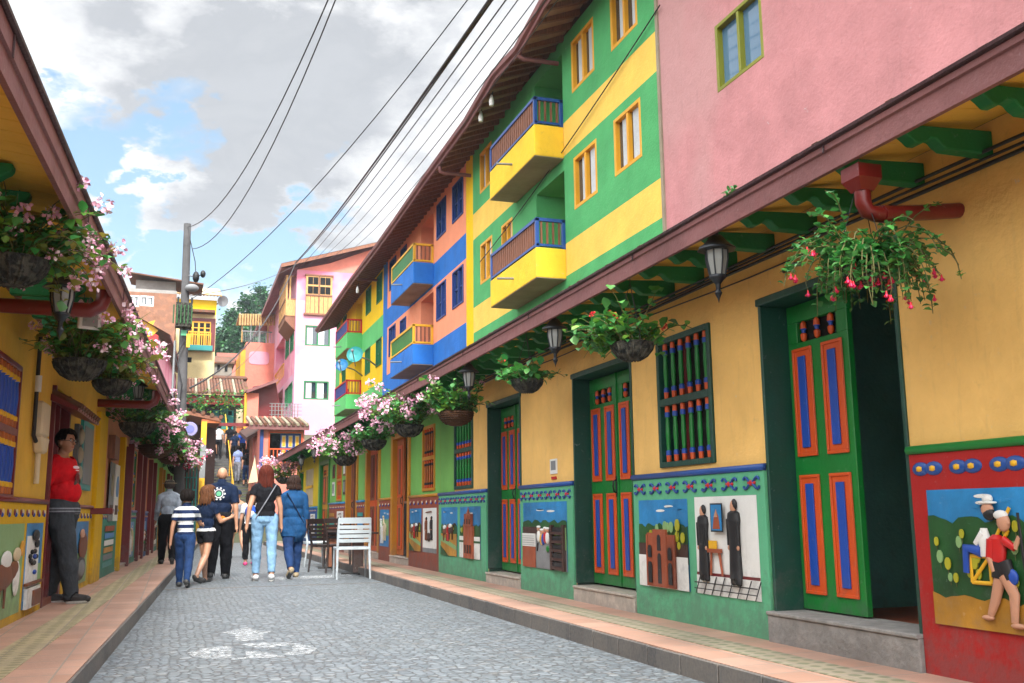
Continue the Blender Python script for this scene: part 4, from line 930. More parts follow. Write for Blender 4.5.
# ================================================================== brick building, left of pole
Y2 = 60.; S = lambda x, y, Y=Y2: atY(x, y, Y); F2 = Fr((0, Y2, 0), (1, 0, 0), (0, -1, 0))
a, b = S(110, 287), S(177, 287); T = thing('building', 'bare brick building with white windows and tin roof, upper left of the pole', 'building', (a.x, Y2, 0))
ws = [(S(128, 295), S(139, 307)), (S(140.5, 295.5), S(153.5, 306.5))]; z1, z2 = S(140, 292).z, S(140, 310).z
mb = MB(); wall_grid(mb, F2, a.x, b.x, 0, a.z, [(p.x, q.x, q.z, p.z, .2, 'concrete') for p, q in ws], lambda p, z: 'concrete' if z1 < z < z1+.4 or p < S(124, 300).x else 'brick', extra_z=(z1, z1+.4), extra_a=(S(124, 300).x,)); mb.build('wall', T); body(T, F2, a.x, b.x, a.z, 9, 'brick')
for p, q in ws: up_window(T, F2, p.x, q.x, q.z, p.z, 'win_white', .09, cur=True)
mb = MB(); c0, c1 = S(135, 285), S(176, 280); mb.box(F2, c0.x, c1.x, -5, -1, a.z, c1.z+.1, 'concrete'); mb.build('roof_room', T)
mb = MB(); mb.add([F2.p(c0.x-.5, 0, c1.z+.35), F2.p(b.x+1.5, 0, c1.z-.1), F2.p(b.x+1.5, -6, c1.z+.4), F2.p(c0.x-.5, -6, c1.z+.9), F2.p(c0.x-.5, 0, c1.z+.28), F2.p(b.x+1.5, 0, c1.z-.18)], [(0, 1, 2, 3), (4, 5, 1, 0)], 'roof_tile'); mb.build('roof', T)
# ================================================================== red building
Y2 = 45.; S = lambda x, y, Y=Y2: atY(x, y, Y); F2 = Fr((0, Y2, 0), (1, 0, 0), (0, -1, 0))
a, b = S(130, 320), S(159, 322); T = thing('building', 'bright red gable-fronted building with pale pink side, behind hanging flowers on left', 'building', (a.x, Y2, 0))
mb = MB(); mb.prism(F2, [(a.x-2, 0), (b.x, 0), (b.x, b.z-.6), (a.x-2, b.z+1.2)], -.3, 0, 'red'); mb.build('front_wall', T)
FR2 = Fr((b.x, Y2, 0), (.06, 1, 0), (1, -.06, 0))
mb = MB(); wall_grid(mb, FR2, .003, 13, 0, b.z-.6, [(2, 3, 4.2, 6, .2), (6, 7, 4.2, 6, .2), (2, 3, 1.2, 2.8, .2), (6, 7, 1.2, 2.8, .2), (10, 11, 4.2, 6, .2)], lambda p, z: 'tall_pink'); mb.build('wall', T)
for q in ((2, 3, 4.2, 6), (6, 7, 4.2, 6), (2, 3, 1.2, 2.8), (6, 7, 1.2, 2.8), (10, 11, 4.2, 6)): shutter_window(T, FR2, *q, 'maroon')
mb = MB(); mb.quad([(b.x+.5, Y2-.3, b.z-.6), (b.x+1.3, Y2+13.3, b.z-.6), (b.x-2.5, Y2+13.3, b.z+1.0), (b.x-3, Y2-.3, b.z+1.3)], 'roof_tile'); mb.quad([(b.x+.5, Y2-.3, b.z-.7), (b.x+1.3, Y2+13.3, b.z-.7), (b.x+1.3, Y2+13.3, b.z-.58), (b.x+.5, Y2-.3, b.z-.58)], 'fascia'); mb.build('roof', T)
mb = MB(); c = S(150, 328); mb.prism(F2, [(c.x-.35, c.z-.5), (c.x+.1, c.z-.35), (c.x+.35, c.z-.1), (c.x+.1, c.z+.1), (c.x+.2, c.z+.35), (c.x-.1, c.z+.25), (c.x-.4, c.z+.3)], .0, .03, 'yellow'); mb.build('painted_sign', T)
# ================================================================== tiled house with teal door above the stairs
Y2 = 56.; S = lambda x, y, Y=Y2: atY(x, y, Y); F2 = Fr((0, Y2, 0), (1, 0, 0), (0, -1, 0))
a, b = S(181, 394), S(246, 394); zr = S(210, 384).z; zf = S(220, 437).z
T = thing('house', 'dark-fronted house with teal door, red beam and tiled eave at top of the stairs', 'house', (a.x, Y2, 0))
mb = MB(); mb.box(F2, a.x, b.x, -4, -1.2, 0, a.z-.1, 'darkbrown'); mb.build('wall', T)
mb = MB(); mb.box(F2, a.x, b.x, -.2, 0, S(200, 404).z, S(200, 396).z, 'red'); mb.box(F2, a.x, b.x, -.1, -.02, S(200, 396).z, a.z, 'darkbrown'); mb.build('beam', T)
d0, d1 = S(213.5, 408), S(234, 434); mb = MB(); mb.box(F2, d0.x, d1.x, -1.2, -1.1, zf, d0.z, 'teal'); mb.box(F2, d0.x+.35, d1.x-.1, -1.1, -1.08, S(220, 413).z, S(220, 409).z, 'interior_black'); mb.box(F2, d0.x+.4, d1.x-.3, -1.1, -1.05, zf+.3, zf+1.9, 'door_green' if 0 else 'dado_teal'); mb.box(F2, d0.x+.1, d1.x-.1, -.4, -.3, zf, zf+.45, 'win_orange'); mb.build('door', T)
d0, d1 = S(236.5, 409), S(242, 437); mb = MB(); mb.box(F2, d0.x, d1.x, -.4, 0, zf-1, d0.z, 'cream'); mb.build('column', T)
mb = MB(); n = 20
mb.quad([F2.p(a.x-.2, .5, a.z), F2.p(b.x+.2, .5, a.z), F2.p(b.x+.2, -3, zr+.6), F2.p(a.x-.2, -3, zr+.6)], 'roof_tile')
for i in range(n): x = a.x+(b.x-a.x)*(i+.5)/n; mb.tube([F2.p(x, .6, a.z+.02+random.uniform(-.03, .05)), F2.p(x, -3, zr+.65)], .085, 'roof_tile' if i % 4 else 'soffit_grey', 6)
mb.build('roof', T)
# roofs stepping up the hill
for k, (x0, y0, x1, y1, Y2, mt, lab) in enumerate(((217, 371, 244, 386, 64, 'brick', 'low brick house with tin roof just above the tiled eave'), (220, 349, 250, 372, 86, 'salmon', 'house with a red sloping roof below the conifers'), (214, 352, 232, 374, 80, 'concrete', 'small grey concrete house below the conifers'))):
    F2 = Fr((0, Y2, 0), (1, 0, 0), (0, -1, 0)); a = atY(x0, y0, Y2); b = atY(x1, y1, Y2); T = thing('house', lab, 'house', (a.x, Y2, 0)); h = a.z-b.z
    mb = MB(); mb.box(F2, a.x, b.x, -4, 0, b.z-6, a.z-h*.5, mt); mb.build('wall', T)
    mb = MB(); mb.prof(F2, [(.3, a.z-h*.55), (.3, a.z-h*.48), (-2, a.z), (-4.2, a.z-h*.45), (-4.2, a.z-h*.52)], a.x-.2, b.x+.2, 'roof_tile' if k != 1 else 'dado_brown'); mb.build('roof', T)
    mb = MB()
    for q in (.2, .6): mb.box(F2, a.x+(b.x-a.x)*q, a.x+(b.x-a.x)*(q+.15), 0, .04, b.z+h*.1, b.z+h*.4, 'interior_black')
    mb.build('window', T)
# lean-to on the left of the stairs, with a painted post
Y2 = 40.; S = lambda x, y, Y=Y2: atY(x, y, Y); F2 = Fr((0, Y2, 0), (1, 0, 0), (0, -1, 0))
a, b = S(178, 408), S(221, 418.5); T = thing('shelter', 'brown lean-to shelter on a yellow and grey painted post at foot of the stairs', 'shelter', (a.x, Y2, 0))
mb = MB(); mb.add([F2.p(a.x-1.2, 0, a.z+.25), F2.p(b.x, 0, b.z), F2.p(b.x, -5, b.z+.15), F2.p(a.x-1.2, -5, a.z+.4), F2.p(a.x-1.2, 0, a.z+.1), F2.p(b.x, 0, b.z-.13), F2.p(b.x, -5, b.z), F2.p(a.x-1.2, -5, a.z+.25)], [(0, 1, 2, 3), (4, 5, 6, 7), (0, 1, 5, 4), (1, 2, 6, 5)], 'wood_brown')
for i in range(9): x = a.x-1.1+(b.x-a.x+1.1)*i/8; zz_ = a.z+.25+(b.z-a.z-.25)*i/8; mb.tube([F2.p(x, .05, zz_+.05), F2.p(x, -5, zz_+.2)], .09, 'roof_tile', 6)
mb.build('roof', T)
mb = MB(); p0, p1 = S(201.5, 424), S(207, 424); mb.box(F2, p0.x, p1.x, -.26, 0, 0, p0.z+.1, 'yellow'); mb.box(F2, p0.x-.002, p1.x+.002, -.262, .002, S(203, 478).z, S(203, 445).z, 'grey'); mb.box(F2, p0.x-.03, p1.x+.03, -.3, .04, 0, .9, 'yellow'); mb.build('post', T)
mb = MB(); mb.box(F2, p0.x, b.x, -.2, -.05, p0.z+.05, p0.z+.2, 'wood_orange'); mb.box(F2, a.x-1.2, b.x, -5.0, -4.8, 1.5, a.z+.2, 'darkbrown'); mb.build('back_panel', T)
c = S(190, 430, 40.3); mb = MB(); mb.lathe((c.x, 39.9, c.z), [(0, .0), (.26, 0), (.28, .03), (.26, .06), (0, .06)], 'sign_lilac', 20, axis=(0, -1, 0)); mb.lathe((c.x, 39.85, c.z), [(0, .03), (.15, .03), (.15, .0)], 'sign_violet', 16, axis=(0, -1, 0)); tag(mb.build('round_sign'), 'round lilac sign hung under the brown lean-to roof', 'sign')
# teal railing booth and wall under the lean-to
mb = MB(); q0, q1 = atY(184, 465, 38.), atY(196, 490, 38.)
for i in range(5): x = q0.x+(q1.x-q0.x)*i/4; mb.tube([(x, 38, .1), (x, 38, q0.z)], .025, 'teal', 6)
for z in (q1.z, (q0.z+q1.z)/2, q0.z): mb.tube([(q0.x, 38, z), (q1.x, 38, z)], .025, 'teal', 6)
tag(mb.build('railing'), 'teal metal railing beside the yellow painted post', 'railing')
# ================================================================== left row
A = thing('house', 'yellow house on the left with blue-barred window and carved wall panels', 'house', (-1.4, 5, 0))
ops = [(4.9, 6.3, 1.12, 2.3, .14, 'maroon'), (8.15, 9.3, 1.12, 2.3, .14, 'maroon'), (10.92, 12.1, .13, 2.35, .4, 'pilaster_yellow')]
mb = MB(); wall_grid(mb, FL, -3, 15.6, 0, 2.8, ops, lambda a, z: 'wall_left_yellow'); mb.build('wall', A); body(A, FL, -3, 15.6, 2.8, 5, 'wall_left_yellow')
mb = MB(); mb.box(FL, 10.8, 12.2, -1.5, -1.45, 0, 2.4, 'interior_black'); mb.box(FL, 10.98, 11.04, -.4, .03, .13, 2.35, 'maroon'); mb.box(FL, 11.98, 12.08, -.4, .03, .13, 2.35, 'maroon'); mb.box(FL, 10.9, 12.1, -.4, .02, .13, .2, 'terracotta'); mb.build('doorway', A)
mb = MB(); mb.box(FL, 11.5, 11.56, -.5, .0, .2, 2.3, 'maroon'); mb.build('door', A)
for q in ((5.0, 6.2), (8.25, 9.22)): baluster_window(A, FL, q[0], q[1], 1.2, 2.24, 7, 'maroon', ('wood_orange', 'yellow', 'blue'), 'wood_brown', r=.036)
dado(A, FL, 1, 8.1, 'pilaster_yellow', 'maroon', 1.13, 'dots', [(6.6, 7.8, .24, .92, 'town')], left=True)
dado(A, FL, 8.1, 10.88, 'pilaster_yellow', 'maroon', 1.17, 'dots', [(8.72, 9.78, .2, .96, 'cow', 'green panel with a brown and white cow in relief'), (9.9, 10.74, .2, .96, 'shopfront', 'white and blue panel of a shop counter and spotted figures')], left=True)
dado(A, FL, 12.14, 14.5, 'pilaster_yellow', 'maroon', 1.15, 'dots', [(12.9, 14.2, .2, .96, 'cart', 'blue panel with a brown figure on a big wheel')], left=True)
mb = MB(); mb.box(FL, 14.6, 15.5, -.01, .06, .1, 2.45, 'pilaster_yellow'); mb.build('pilaster', A, .01)
mb = MB(); mb.box(FL, 14.3, 14.5, -.01, .3, 1.05, 1.13, 'maroon'); mb.build('ledge', A, .01)
mb = MB(); mb.prof(FL, [(0, 2.18), (.26, 2.08), (.27, 2.11), (0, 2.25)], 10.85, 12.6, 'maroon')
for i in range(9): a = 10.95+i*.19; mb.tube([FL.p(a, .28, 2.12), FL.p(a, 0, 2.27)], .045, 'roof_tile', 6)
mb.build('awning', A)
mb = MB(); mb.box(FL, 13.1, 14.1, .001, .04, 1.35, 2.2, 'teal'); mb.box(FL, 13.2, 14.0, .04, .05, 1.42, 2.13, 'grey'); tag(mb.build('wall_board'), 'teal-framed grey board on the yellow wall behind the man in red', 'board')
mb = MB(); mb.box(FL, 12.6, 12.95, .001, .05, 1.2, 2.1, 'concrete_dark')
for i in range(4): mb.ell(FL.p(12.78, .06, 1.3+i*.22), (.12, .04, .1), 'soffit_grey', 8, FL)
tag(mb.build('stone_relief'), 'carved grey stone strip on yellow wall behind the man in red', 'relief')
T = thing('electric_meter', 'beige electric meter box with black conduit on the yellow wall', 'meter box', tuple(FL.p(10.15, 0, 1.9))); mb = MB()
mb.box(FL, 9.98, 10.36, .001, .09, 1.76, 2.08, 'cream'); mb.prism(FL, [(9.98, 1.76), (10.36, 1.76), (10.24, 1.6), (10.08, 1.6)], .001, .1, 'cream'); mb.build('box', T, .02)
mb = MB(); mb.tube([FL.p(10.14, .04, 1.62), FL.p(10.14, .04, 1.32)], .025, 'cream', 8); mb.tube([FL.p(9.9, .03, 2.7), FL.p(9.9, .03, 1.75), FL.p(9.98, .04, 1.7)], .02, 'black', 6); mb.tube([FL.p(9.9, .04, 2.3), FL.p(9.9, .04, 2.15)], .03, 'white', 6); mb.build('conduit', T)
O = thing('house', 'orange house with dark red door posts in the left-hand row', 'house', (-.9, 16, 0))
ops = [(18.0, 19.6, .13, 2.3, .4, 'pilaster_yellow'), (20.3, 21.2, 1.2, 2.3, .12, 'win_green'), (21.8, 23.0, .13, 2.3, .4, 'maroon'), (25, 26.4, .13, 2.3, .4, 'maroon'), (29, 30.2, .13, 2.3, .4, 'ochre_frame'), (33, 34.4, .13, 2.3, .4, 'maroon')]
mb = MB(); wall_grid(mb, FL, 15.605, 39.5, 0, 2.8, ops, lambda a, z: 'wall_orange' if a < 27 else 'wall_green'); mb.build('wall', O); body(O, FL, 15.605, 39.5, 2.8, 5, 'wall_orange')
for o in ops:
    if o[2] < 1:
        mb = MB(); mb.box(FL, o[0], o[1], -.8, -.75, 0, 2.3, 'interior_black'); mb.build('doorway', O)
        m = MB(); c = 'maroon' if o[0] != 29 else 'ochre_frame'; m.box(FL, o[0]-.1, o[0]+.04, -.3, .1, .13, 2.35, c if o[0] > 19 else 'pilaster_yellow'); m.box(FL, o[1]-.04, o[1]+.1, -.3, .1, .13, 2.35, c); m.build('door_frame', O, .01)
        door_leaf(O, FL, o[1]-.62, o[1]-.06, .15, 2.28, -.2, 1, 'maroon', 'maroon', 'wood_brown', False, handle=True); step(O, FL, o[0]-.1, o[1]+.1, .1, .2, 'marble')
baluster_window(O, FL, 20.35, 21.15, 1.25, 2.25, 4, 'win_green', ('yellow', 'blue', 'win_green'), 'win_green')
for q, m, k in ((15.7, 'dado_teal', 'board'), (19.75, 'dado_teal', 'horses'), (23.2, 'dado_blue', 'town'), (26.6, 'dado_teal', 'traders'), (30.4, 'dado_blue', 'mules'), (34.6, 'dado_teal', 'town')):
    e = {15.7: 17.85, 19.75: 21.65, 23.2: 24.85, 26.6: 28.85, 30.4: 32.8, 34.6: 39}[q]; dado(O, FL, q, e, m, 'rail_blue', 1.13, 'dots', [(q+.3, e-.4, .25, .92, k)], left=True)
for i, (a, c) in enumerate(((16.35, 'grey'), (17.1, 'white'))):
    mb = MB(); mb.box(FL, a, a+.6, .035, .05, .95, 1.85, c); mb.lathe(FL.p(a+.3, .05, 1.5), [(0, .01), (.17, .01), (.17, 0)], 'skyblue' if i else 'soffit_grey', 16, axis=FL.n)
    mb.box(FL, a+.1, a+.5, .05, .055, 1.05, 1.2, 'darkbrown'); tag(mb.build('poster'), 'tall %s poster on the orange wall' % c, 'poster')
mb = MB(); mb.box(FL, 16.2, 16.9, .001, .1, 1.9, 2.25, 'wood_brown'); tag(mb.build('sign'), 'small brown wooden sign box on the orange wall', 'sign')
def left_roof(par, a0, a1, ceil): 
    lower_roof(par, FL, a0, a1, ceil, 'corbel_green', over=.83, fz=(2.70, 2.91), depth=5, rise=2.0, start=.3)
left_roof(A, -3, 15.6, 'ceiling_ochre'); left_roof(O, 15.605, 39.5, 'ceiling_green')
# ================================================================== roof downpipes (parts of their houses)
mb = MB(); F = FR; ov = .74; a = 3.97
mb.add([F.p(a+x*.07, ov-.1+y*.07, z) for z, s in ((2.73, 1), (2.66, 1)) for x, y in ((-1, -1), (1, -1), (1, 1), (-1, 1))]+[F.p(a+x*.04, ov-.1+y*.04, 2.6) for x, y in ((-1, -1), (1, -1), (1, 1), (-1, 1))], [(0, 1, 2, 3), (0, 1, 5, 4), (1, 2, 6, 5), (2, 3, 7, 6), (3, 0, 4, 7), (4, 5, 9, 8), (5, 6, 10, 9), (6, 7, 11, 10), (7, 4, 8, 11), (8, 9, 10, 11)], 'pipe_red')
mb.tube([F.p(a, ov-.1, 2.62), F.p(a, ov-.1, 2.54), F.p(a-.0, ov-.12, 2.50), F.p(a-.01, ov-.16, 2.485), F.p(a-.0, .3, 2.52), F.p(a+.03, .0, 2.57)], .042, 'pipe_red', 12); mb.tube([F.p(a-.010, ov-.2, 2.488), F.p(a-.010, ov-.23, 2.491)], .048, 'pipe_red', 12); mb.build('downpipe', Y)
for a, z0 in ((8.15, 2.60), (14.6, 2.56)):
    mb = MB(); ov = .83; mb.tube([FL.p(a, ov-.07, 2.75), FL.p(a, ov-.07, z0+.09), FL.p(a, ov-.09, z0+.03), FL.p(a, ov-.16, z0-.01), FL.p(a+.02, .3, z0), FL.p(a+.05, 0, z0+.01)], .058, 'pipe_red', 12); mb.build('downpipe', A)
# ================================================================== lanterns
def make_lantern(label):
    T = thing('lantern', label, 'lantern', (0, 0, 0), 'lanterns hanging under the eaves')
    b = MB(); b.lathe((0, 0, 0), [(.002, -.095), (.03, -.1), (.042, -.115), (.058, -.135), (.072, -.15), (.098, -.168), (.1, -.176), (.06, -.178), (0, -.18)], 'lamp_metal', 8)
    b.lathe((0, 0, 0), [(0, -.075), (.018, -.08), (.012, -.095), (0, -.1)], 'lamp_metal', 8); b.build('cap', T)
    b = MB(); b.lathe((0, 0, 0), [(.054, -.18), (.053, -.23), (.036, -.31), (0, -.312)], 'lamp_glass', 8, False); b.build('glass', T)
    b = MB()
    for k in range(8): t = 2*pi*k/8; c, s = math.cos(t), math.sin(t); b.tube([(c*.058, s*.058, -.178), (c*.057, s*.057, -.23), (c*.039, s*.039, -.313)], .0045, 'lamp_metal', 4)
    b.lathe((0, 0, 0), [(.044, -.308), (.046, -.32), (.03, -.335), (.014, -.355), (.011, -.385), (.02, -.4), (.006, -.43), (0, -.455)], 'lamp_metal', 8); b.build('cage', T)
    b = MB(); b.tube([(0, 0, 0), (0, 0, -.08)], .004, 'black_metal', 4)
    for k in range(3): b.lathe((0, 0, -.012-.025*k), [(.009, .0), (.012, .006), (.009, .012)], 'black_metal', 6)
    b.build('chain', T); return T
L0 = None
for (px, py, F, off, lab) in ((717, 262, FR, .62, 'lantern under eave between barred window and open green door, nearest right'), (555, 338, FR, .62, 'lantern under the right eave beside the second green double door'), (469, 379, FR, .62, 'lantern under the right eave above the green barred window'), (314.5, 453, FR, .6, 'right-hand of two tiny far lanterns under the right eave'), (301.5, 461, FR, .6, 'left-hand of two tiny far lanterns under the right eave'),
    (62, 300, FL, .62, 'large lantern below the pink flowers on left eave'), (138.5, 392, FL, .5, 'lantern hanging over the orange house on left')):
    n_ = F.n; d = ray(px, py); o = F.o+n_*off; t = (o-CAM).dot(n_)/d.dot(n_); p = CAM+d*t; p.z += .305
    if L0 is None: L0 = make_lantern(lab); L0.location = p; L0.scale = (1.28,)*3
    else: dup(L0, p, label=lab, sc=1.28)
T = thing('floodlight', 'white square floodlight beside the large lantern on left', 'floodlight', tuple(FL.p(8.4, .66, 2.72))); p = FL.p(8.62, .60, 2.60)
mb = MB(); G2 = Fr(p, (.9, .35, 0), (.3, -.9, -.2)); mb.box(G2, -.09, .09, 0, .05, -.075, .075, 'white'); mb.build('housing', T, .008); mb = MB(); mb.box(G2, -.06, .06, .05, .054, -.05, .05, 'lamp_glass'); mb.build('glass', T); mb = MB(); mb.tube([p+Vector((0, .02, .08)), p+Vector((0, .05, .2))], .01, 'grey_metal', 5); mb.build('bracket', T)
# ================================================================== hanging baskets
def basket(label, loc, r, seed, nst=40, ln=(.2, .45), rise=.3, droop=.5, leaf=.05, lm=('leaf_a', 'leaf_b'), fl='petal_pink', nf=20, fr=.05, bowl='pot_dark', bias=(0, 0, 0), hang=None, kind='cluster', top=2.9, dens=7, bh=.75):
    rr = random.Random(seed); random.seed(seed); loc = Vector(loc); T = thing('hanging_basket', label, 'hanging basket', tuple(loc), 'flower baskets hanging under the eaves')
    b = MB(); pr = [(0, -r*bh), (r*.35, -r*bh*.97), (r*.68, -r*bh*.72), (r*.92, -r*bh*.33), (r, 0), (r*1.04, .01), (r*.96, .015), (r*.85, -.02), (0, -.02)]
    b.lathe(loc, pr, bowl, 20)
    for k in range(16 if bowl == 'pot_dark' else 0): t = 2*pi*k/16; b.tube([loc+Vector((math.cos(t)*q*1.01, math.sin(t)*q*1.01, z)) for q, z in pr[1:5]], r*.05, bowl, 5)
    if bowl == 'wicker':
        for k in range(6): z = -r*bh*(k+.5)/7; q = r*math.sqrt(max(.05, 1-(z/(r*bh))**2))*1.0; b.lathe(loc+Vector((0, 0, z)), [(q, -.012), (q+.014, 0), (q, .012)], bowl, 20)
    b.build('bowl', T)
    b = MB()
    for k in range(3): t = 2*pi*k/3+.5; b.tube([loc+Vector((math.cos(t)*r, math.sin(t)*r, 0)), loc+Vector((0, 0, top-loc.z-.15)), loc+Vector((0, 0, top-loc.z))], .003, 'black_metal', 4)
    b.build('chain', T)
    f = MB(); st = MB(); tips = []; B = Vector(bias)
    for i in range(nst):
        t = rr.uniform(0, 2*pi); q = r*rr.uniform(.1, .9); p = loc+Vector((math.cos(t)*q, math.sin(t)*q, 0)); L = rr.uniform(*ln)
        d = Vector((math.cos(t)*rr.uniform(.3, 1), math.sin(t)*rr.uniform(.3, 1), rise*rr.uniform(.2, 1.6)+.25))+B*rr.uniform(.2, 1.2); d.normalize(); pts = [p.copy()]; n = 6
        dr = droop*rr.uniform(.2, 1.6)
        for k in range(n): d = (d+Vector((rr.uniform(-.18, .18), rr.uniform(-.18, .18), -dr*(k+1)/n))).normalized(); p = p+d*L/n; pts.append(p.copy())
        st.tube(pts, [.004]*5+[.003, .002], 'stem', 4, False); tips.append((pts[-1], d.copy()))
        for k in range(dens):
            u = rr.uniform(.15, 1)*n; j = min(n-1, int(u)); c = pts[j].lerp(pts[j+1], u-j)
            ld = Vector((rr.uniform(-1, 1), rr.uniform(-1, 1), rr.uniform(-.5, .7))); up = Vector((rr.uniform(-.4, .4), rr.uniform(-.4, .4), 1)); s = leaf*rr.uniform(.55, 1.25)
            if ld.length < .2: continue
            f.leaf(c, ld, up, s, s*rr.uniform(.7, 1.0), rr.choice(lm), rr.uniform(.1, .5))
    st.build('stems', T); f.build('foliage', T)
    if nf:
        rr.shuffle(tips)
        for c, d in tips[:nf]:
            g = MB(); 
            if kind == 'fuchsia':
                for _ in range(rr.randint(1, 4)):
                    p = c+Vector((rr.uniform(-.03, .03), rr.uniform(-.03, .03), -rr.uniform(.01, .05))); g.tube([c, p], .0015, 'stem', 4)
                    g.tube([p, p+Vector((0, 0, -.018))], [.004, .006], 'petal_red', 5); g.lathe(p+Vector((0, 0, -.034)), [(.004, 0), (.011, .006), (.008, .018)], 'petal_fuchsia', 6)
                    for k in range(4): t = k*pi/2+rr.random(); g.leaf(p+Vector((0, 0, -.016)), Vector((math.cos(t), math.sin(t), -.6)), Vector((0, 0, 1)), .024, .009, 'petal_red')
            else:
                h = fr*rr.uniform(.7, 1.25); c = c+Vector((0, 0, h*.6))
                for _ in range(30):
                    v = Vector((rr.gauss(0, 1), rr.gauss(0, 1), rr.gauss(0, .8))).normalized(); g.leaf(c+v*h*rr.uniform(.3, .9), (v+Vector((rr.uniform(-.9, .9), rr.uniform(-.9, .9), rr.uniform(-.9, .9)))), v, h*.55, h*.5, fl if rr.random() < .72 else ('petal_white' if fl != 'petal_red' else 'petal_red'), .2)
            g.build('flower', T)
    return T
def onF(F, px, py, off):
    d = ray(px, py); o = F.o+F.n*off; t = (o-CAM).dot(F.n)/d.dot(F.n); return CAM+d*t
basket('trailing fuchsia basket before the open green door, nearest on the right', onF(FR, 866, 262, .62), .15, 3, 150, (.12, .5), .5, 1.35, .042, ('leaf_b', 'leaf_geranium', 'leaf_b'), 'petal_fuchsia', 20, .03, 'pot_dark', (-.08, 0, 0), kind='fuchsia', dens=17, top=2.85)
basket('geranium basket with a few red blooms left of the tall barred window', onF(FR, 632, 345, .62), .165, 11, 60, (.16, .5), .45, .25, .085, ('leaf_geranium', 'leaf_b', 'leaf_a'), 'petal_red', 5, .035, 'pot_dark', (-.6, .9, .25), dens=10)
basket('small green geranium basket between two green double doors', onF(FR, 527, 381, .62), .16, 12, 40, (.12, .32), .5, .3, .095, ('leaf_geranium', 'leaf_b'), 'petal_red', 2, .03, 'pot_dark', (-.2, .4, .2))
basket('brown wicker basket of green leaves beside green barred window', onF(FR, 456, 413, .62), .22, 13, 70, (.2, .55), .6, .2, .095, ('leaf_a', 'leaf_b', 'leaf_geranium'), 'petal_pink', 8, .05, 'wicker', (-.2, .5, .2), dens=10)
basket('large pink geranium basket over the green house, right of three', onF(FR, 409, 426, .62), .22, 14, 84, (.3, .8), .6, .25, .1, ('leaf_a', 'leaf_geranium', 'leaf_b'), 'petal_pink', 46, .075, 'pot_dark', (-.2, .1, .25))
basket('leafy basket between two pink geranium baskets over the green house', onF(FR, 374, 441, .62), .22, 15, 44, (.25, .5), .6, .25, .09, ('leaf_b', 'leaf_geranium'), 'petal_pink', 8, .07, 'pot_dark', (0, 0, .2))
basket('pink geranium basket above the brown doors at middle of row', onF(FR, 345, 457, .62), .24, 16, 60, (.3, .8), .55, .3, .1, ('leaf_a', 'leaf_geranium'), 'petal_pink', 44, .085, 'pot_dark', (-.15, 0, .2))
basket('farthest pink flower basket at the end of right-hand eave', onF(FR, 284, 478, .5), .26, 17, 50, (.3, .8), .5, .3, .12, ('leaf_c', 'leaf_a'), 'petal_pink', 36, .1, 'pot_dark', (-.3, 0, .2))
basket('big dark bowl of pink and white geraniums, nearest on the left', onF(FL, 14, 262, .5), .19, 21, 150, (.2, .54), .6, .35, .07, ('leaf_a', 'leaf_b', 'leaf_c', 'leaf_geranium'), 'petal_pink', 38, .05, 'pot_dark', (.2, .5, .2), dens=11)
basket('ribbed black bowl of leafy pink geraniums, second on the left', onF(FL, 80, 362, .5), .21, 22, 100, (.2, .6), .55, .35, .085, ('leaf_a', 'leaf_c', 'leaf_geranium'), 'petal_pink', 38, .06, 'pot_dark', (.3, .3, .25), dens=9)
basket('dark bowl with reddish leaves partly behind second left basket', onF(FL, 112, 382, .5), .2, 23, 44, (.2, .6), .6, .35, .075, ('leaf_a', 'leaf_c'), 'petal_pink', 14, .05, 'pot_dark', (.3, .2, .2))
basket('dark flower bowl above the orange house wall, beside lantern', onF(FL, 138, 424, .45), .26, 24, 60, (.3, .7), .5, .35, .09, ('leaf_b', 'leaf_a'), 'petal_pink', 26, .07, 'pot_dark', (.3, .1, .2))
basket('pale wicker basket of ferns and pink flowers over left pavement', onF(FL, 156, 446, .45), .32, 25, 60, (.3, .8), .4, .5, .1, ('leaf_b', 'leaf_geranium'), 'petal_pink', 20, .09, 'wicker', (.2, 0, .1))
basket('wicker flower basket farther along over left pavement', onF(FL, 170, 455, .45), .3, 26, 50, (.3, .7), .4, .6, .11, ('leaf_c', 'leaf_b'), 'petal_pink', 18, .09, 'wicker', (.2, 0, 0))
basket('farthest dark hanging basket at end of left row', onF(FL, 179, 467, .45), .3, 27, 44, (.3, .7), .4, .5, .12, ('leaf_b', 'leaf_a'), 'petal_fuchsia', 16, .09, 'pot_dark', (.1, 0, 0))
# small weed on the right gutter
p = onF(FR, 731, 181, .76); p.z = 2.915; p.x = 3.9-.765; p.y += .0; f = MB(); rr = random.Random(5)
for i in range(26): t = rr.uniform(0, 6.3); f.leaf(p+Vector((0, rr.uniform(-.04, .04), rr.uniform(-.02, .02))), Vector((math.cos(t), math.sin(t), rr.uniform(.2, 1.2))), Vector((0, 0, 1)), .05, .02, 'leaf_b')
tag(f.build('weed'), 'small weed sprouting from the gutter below the pink wall', 'plant')
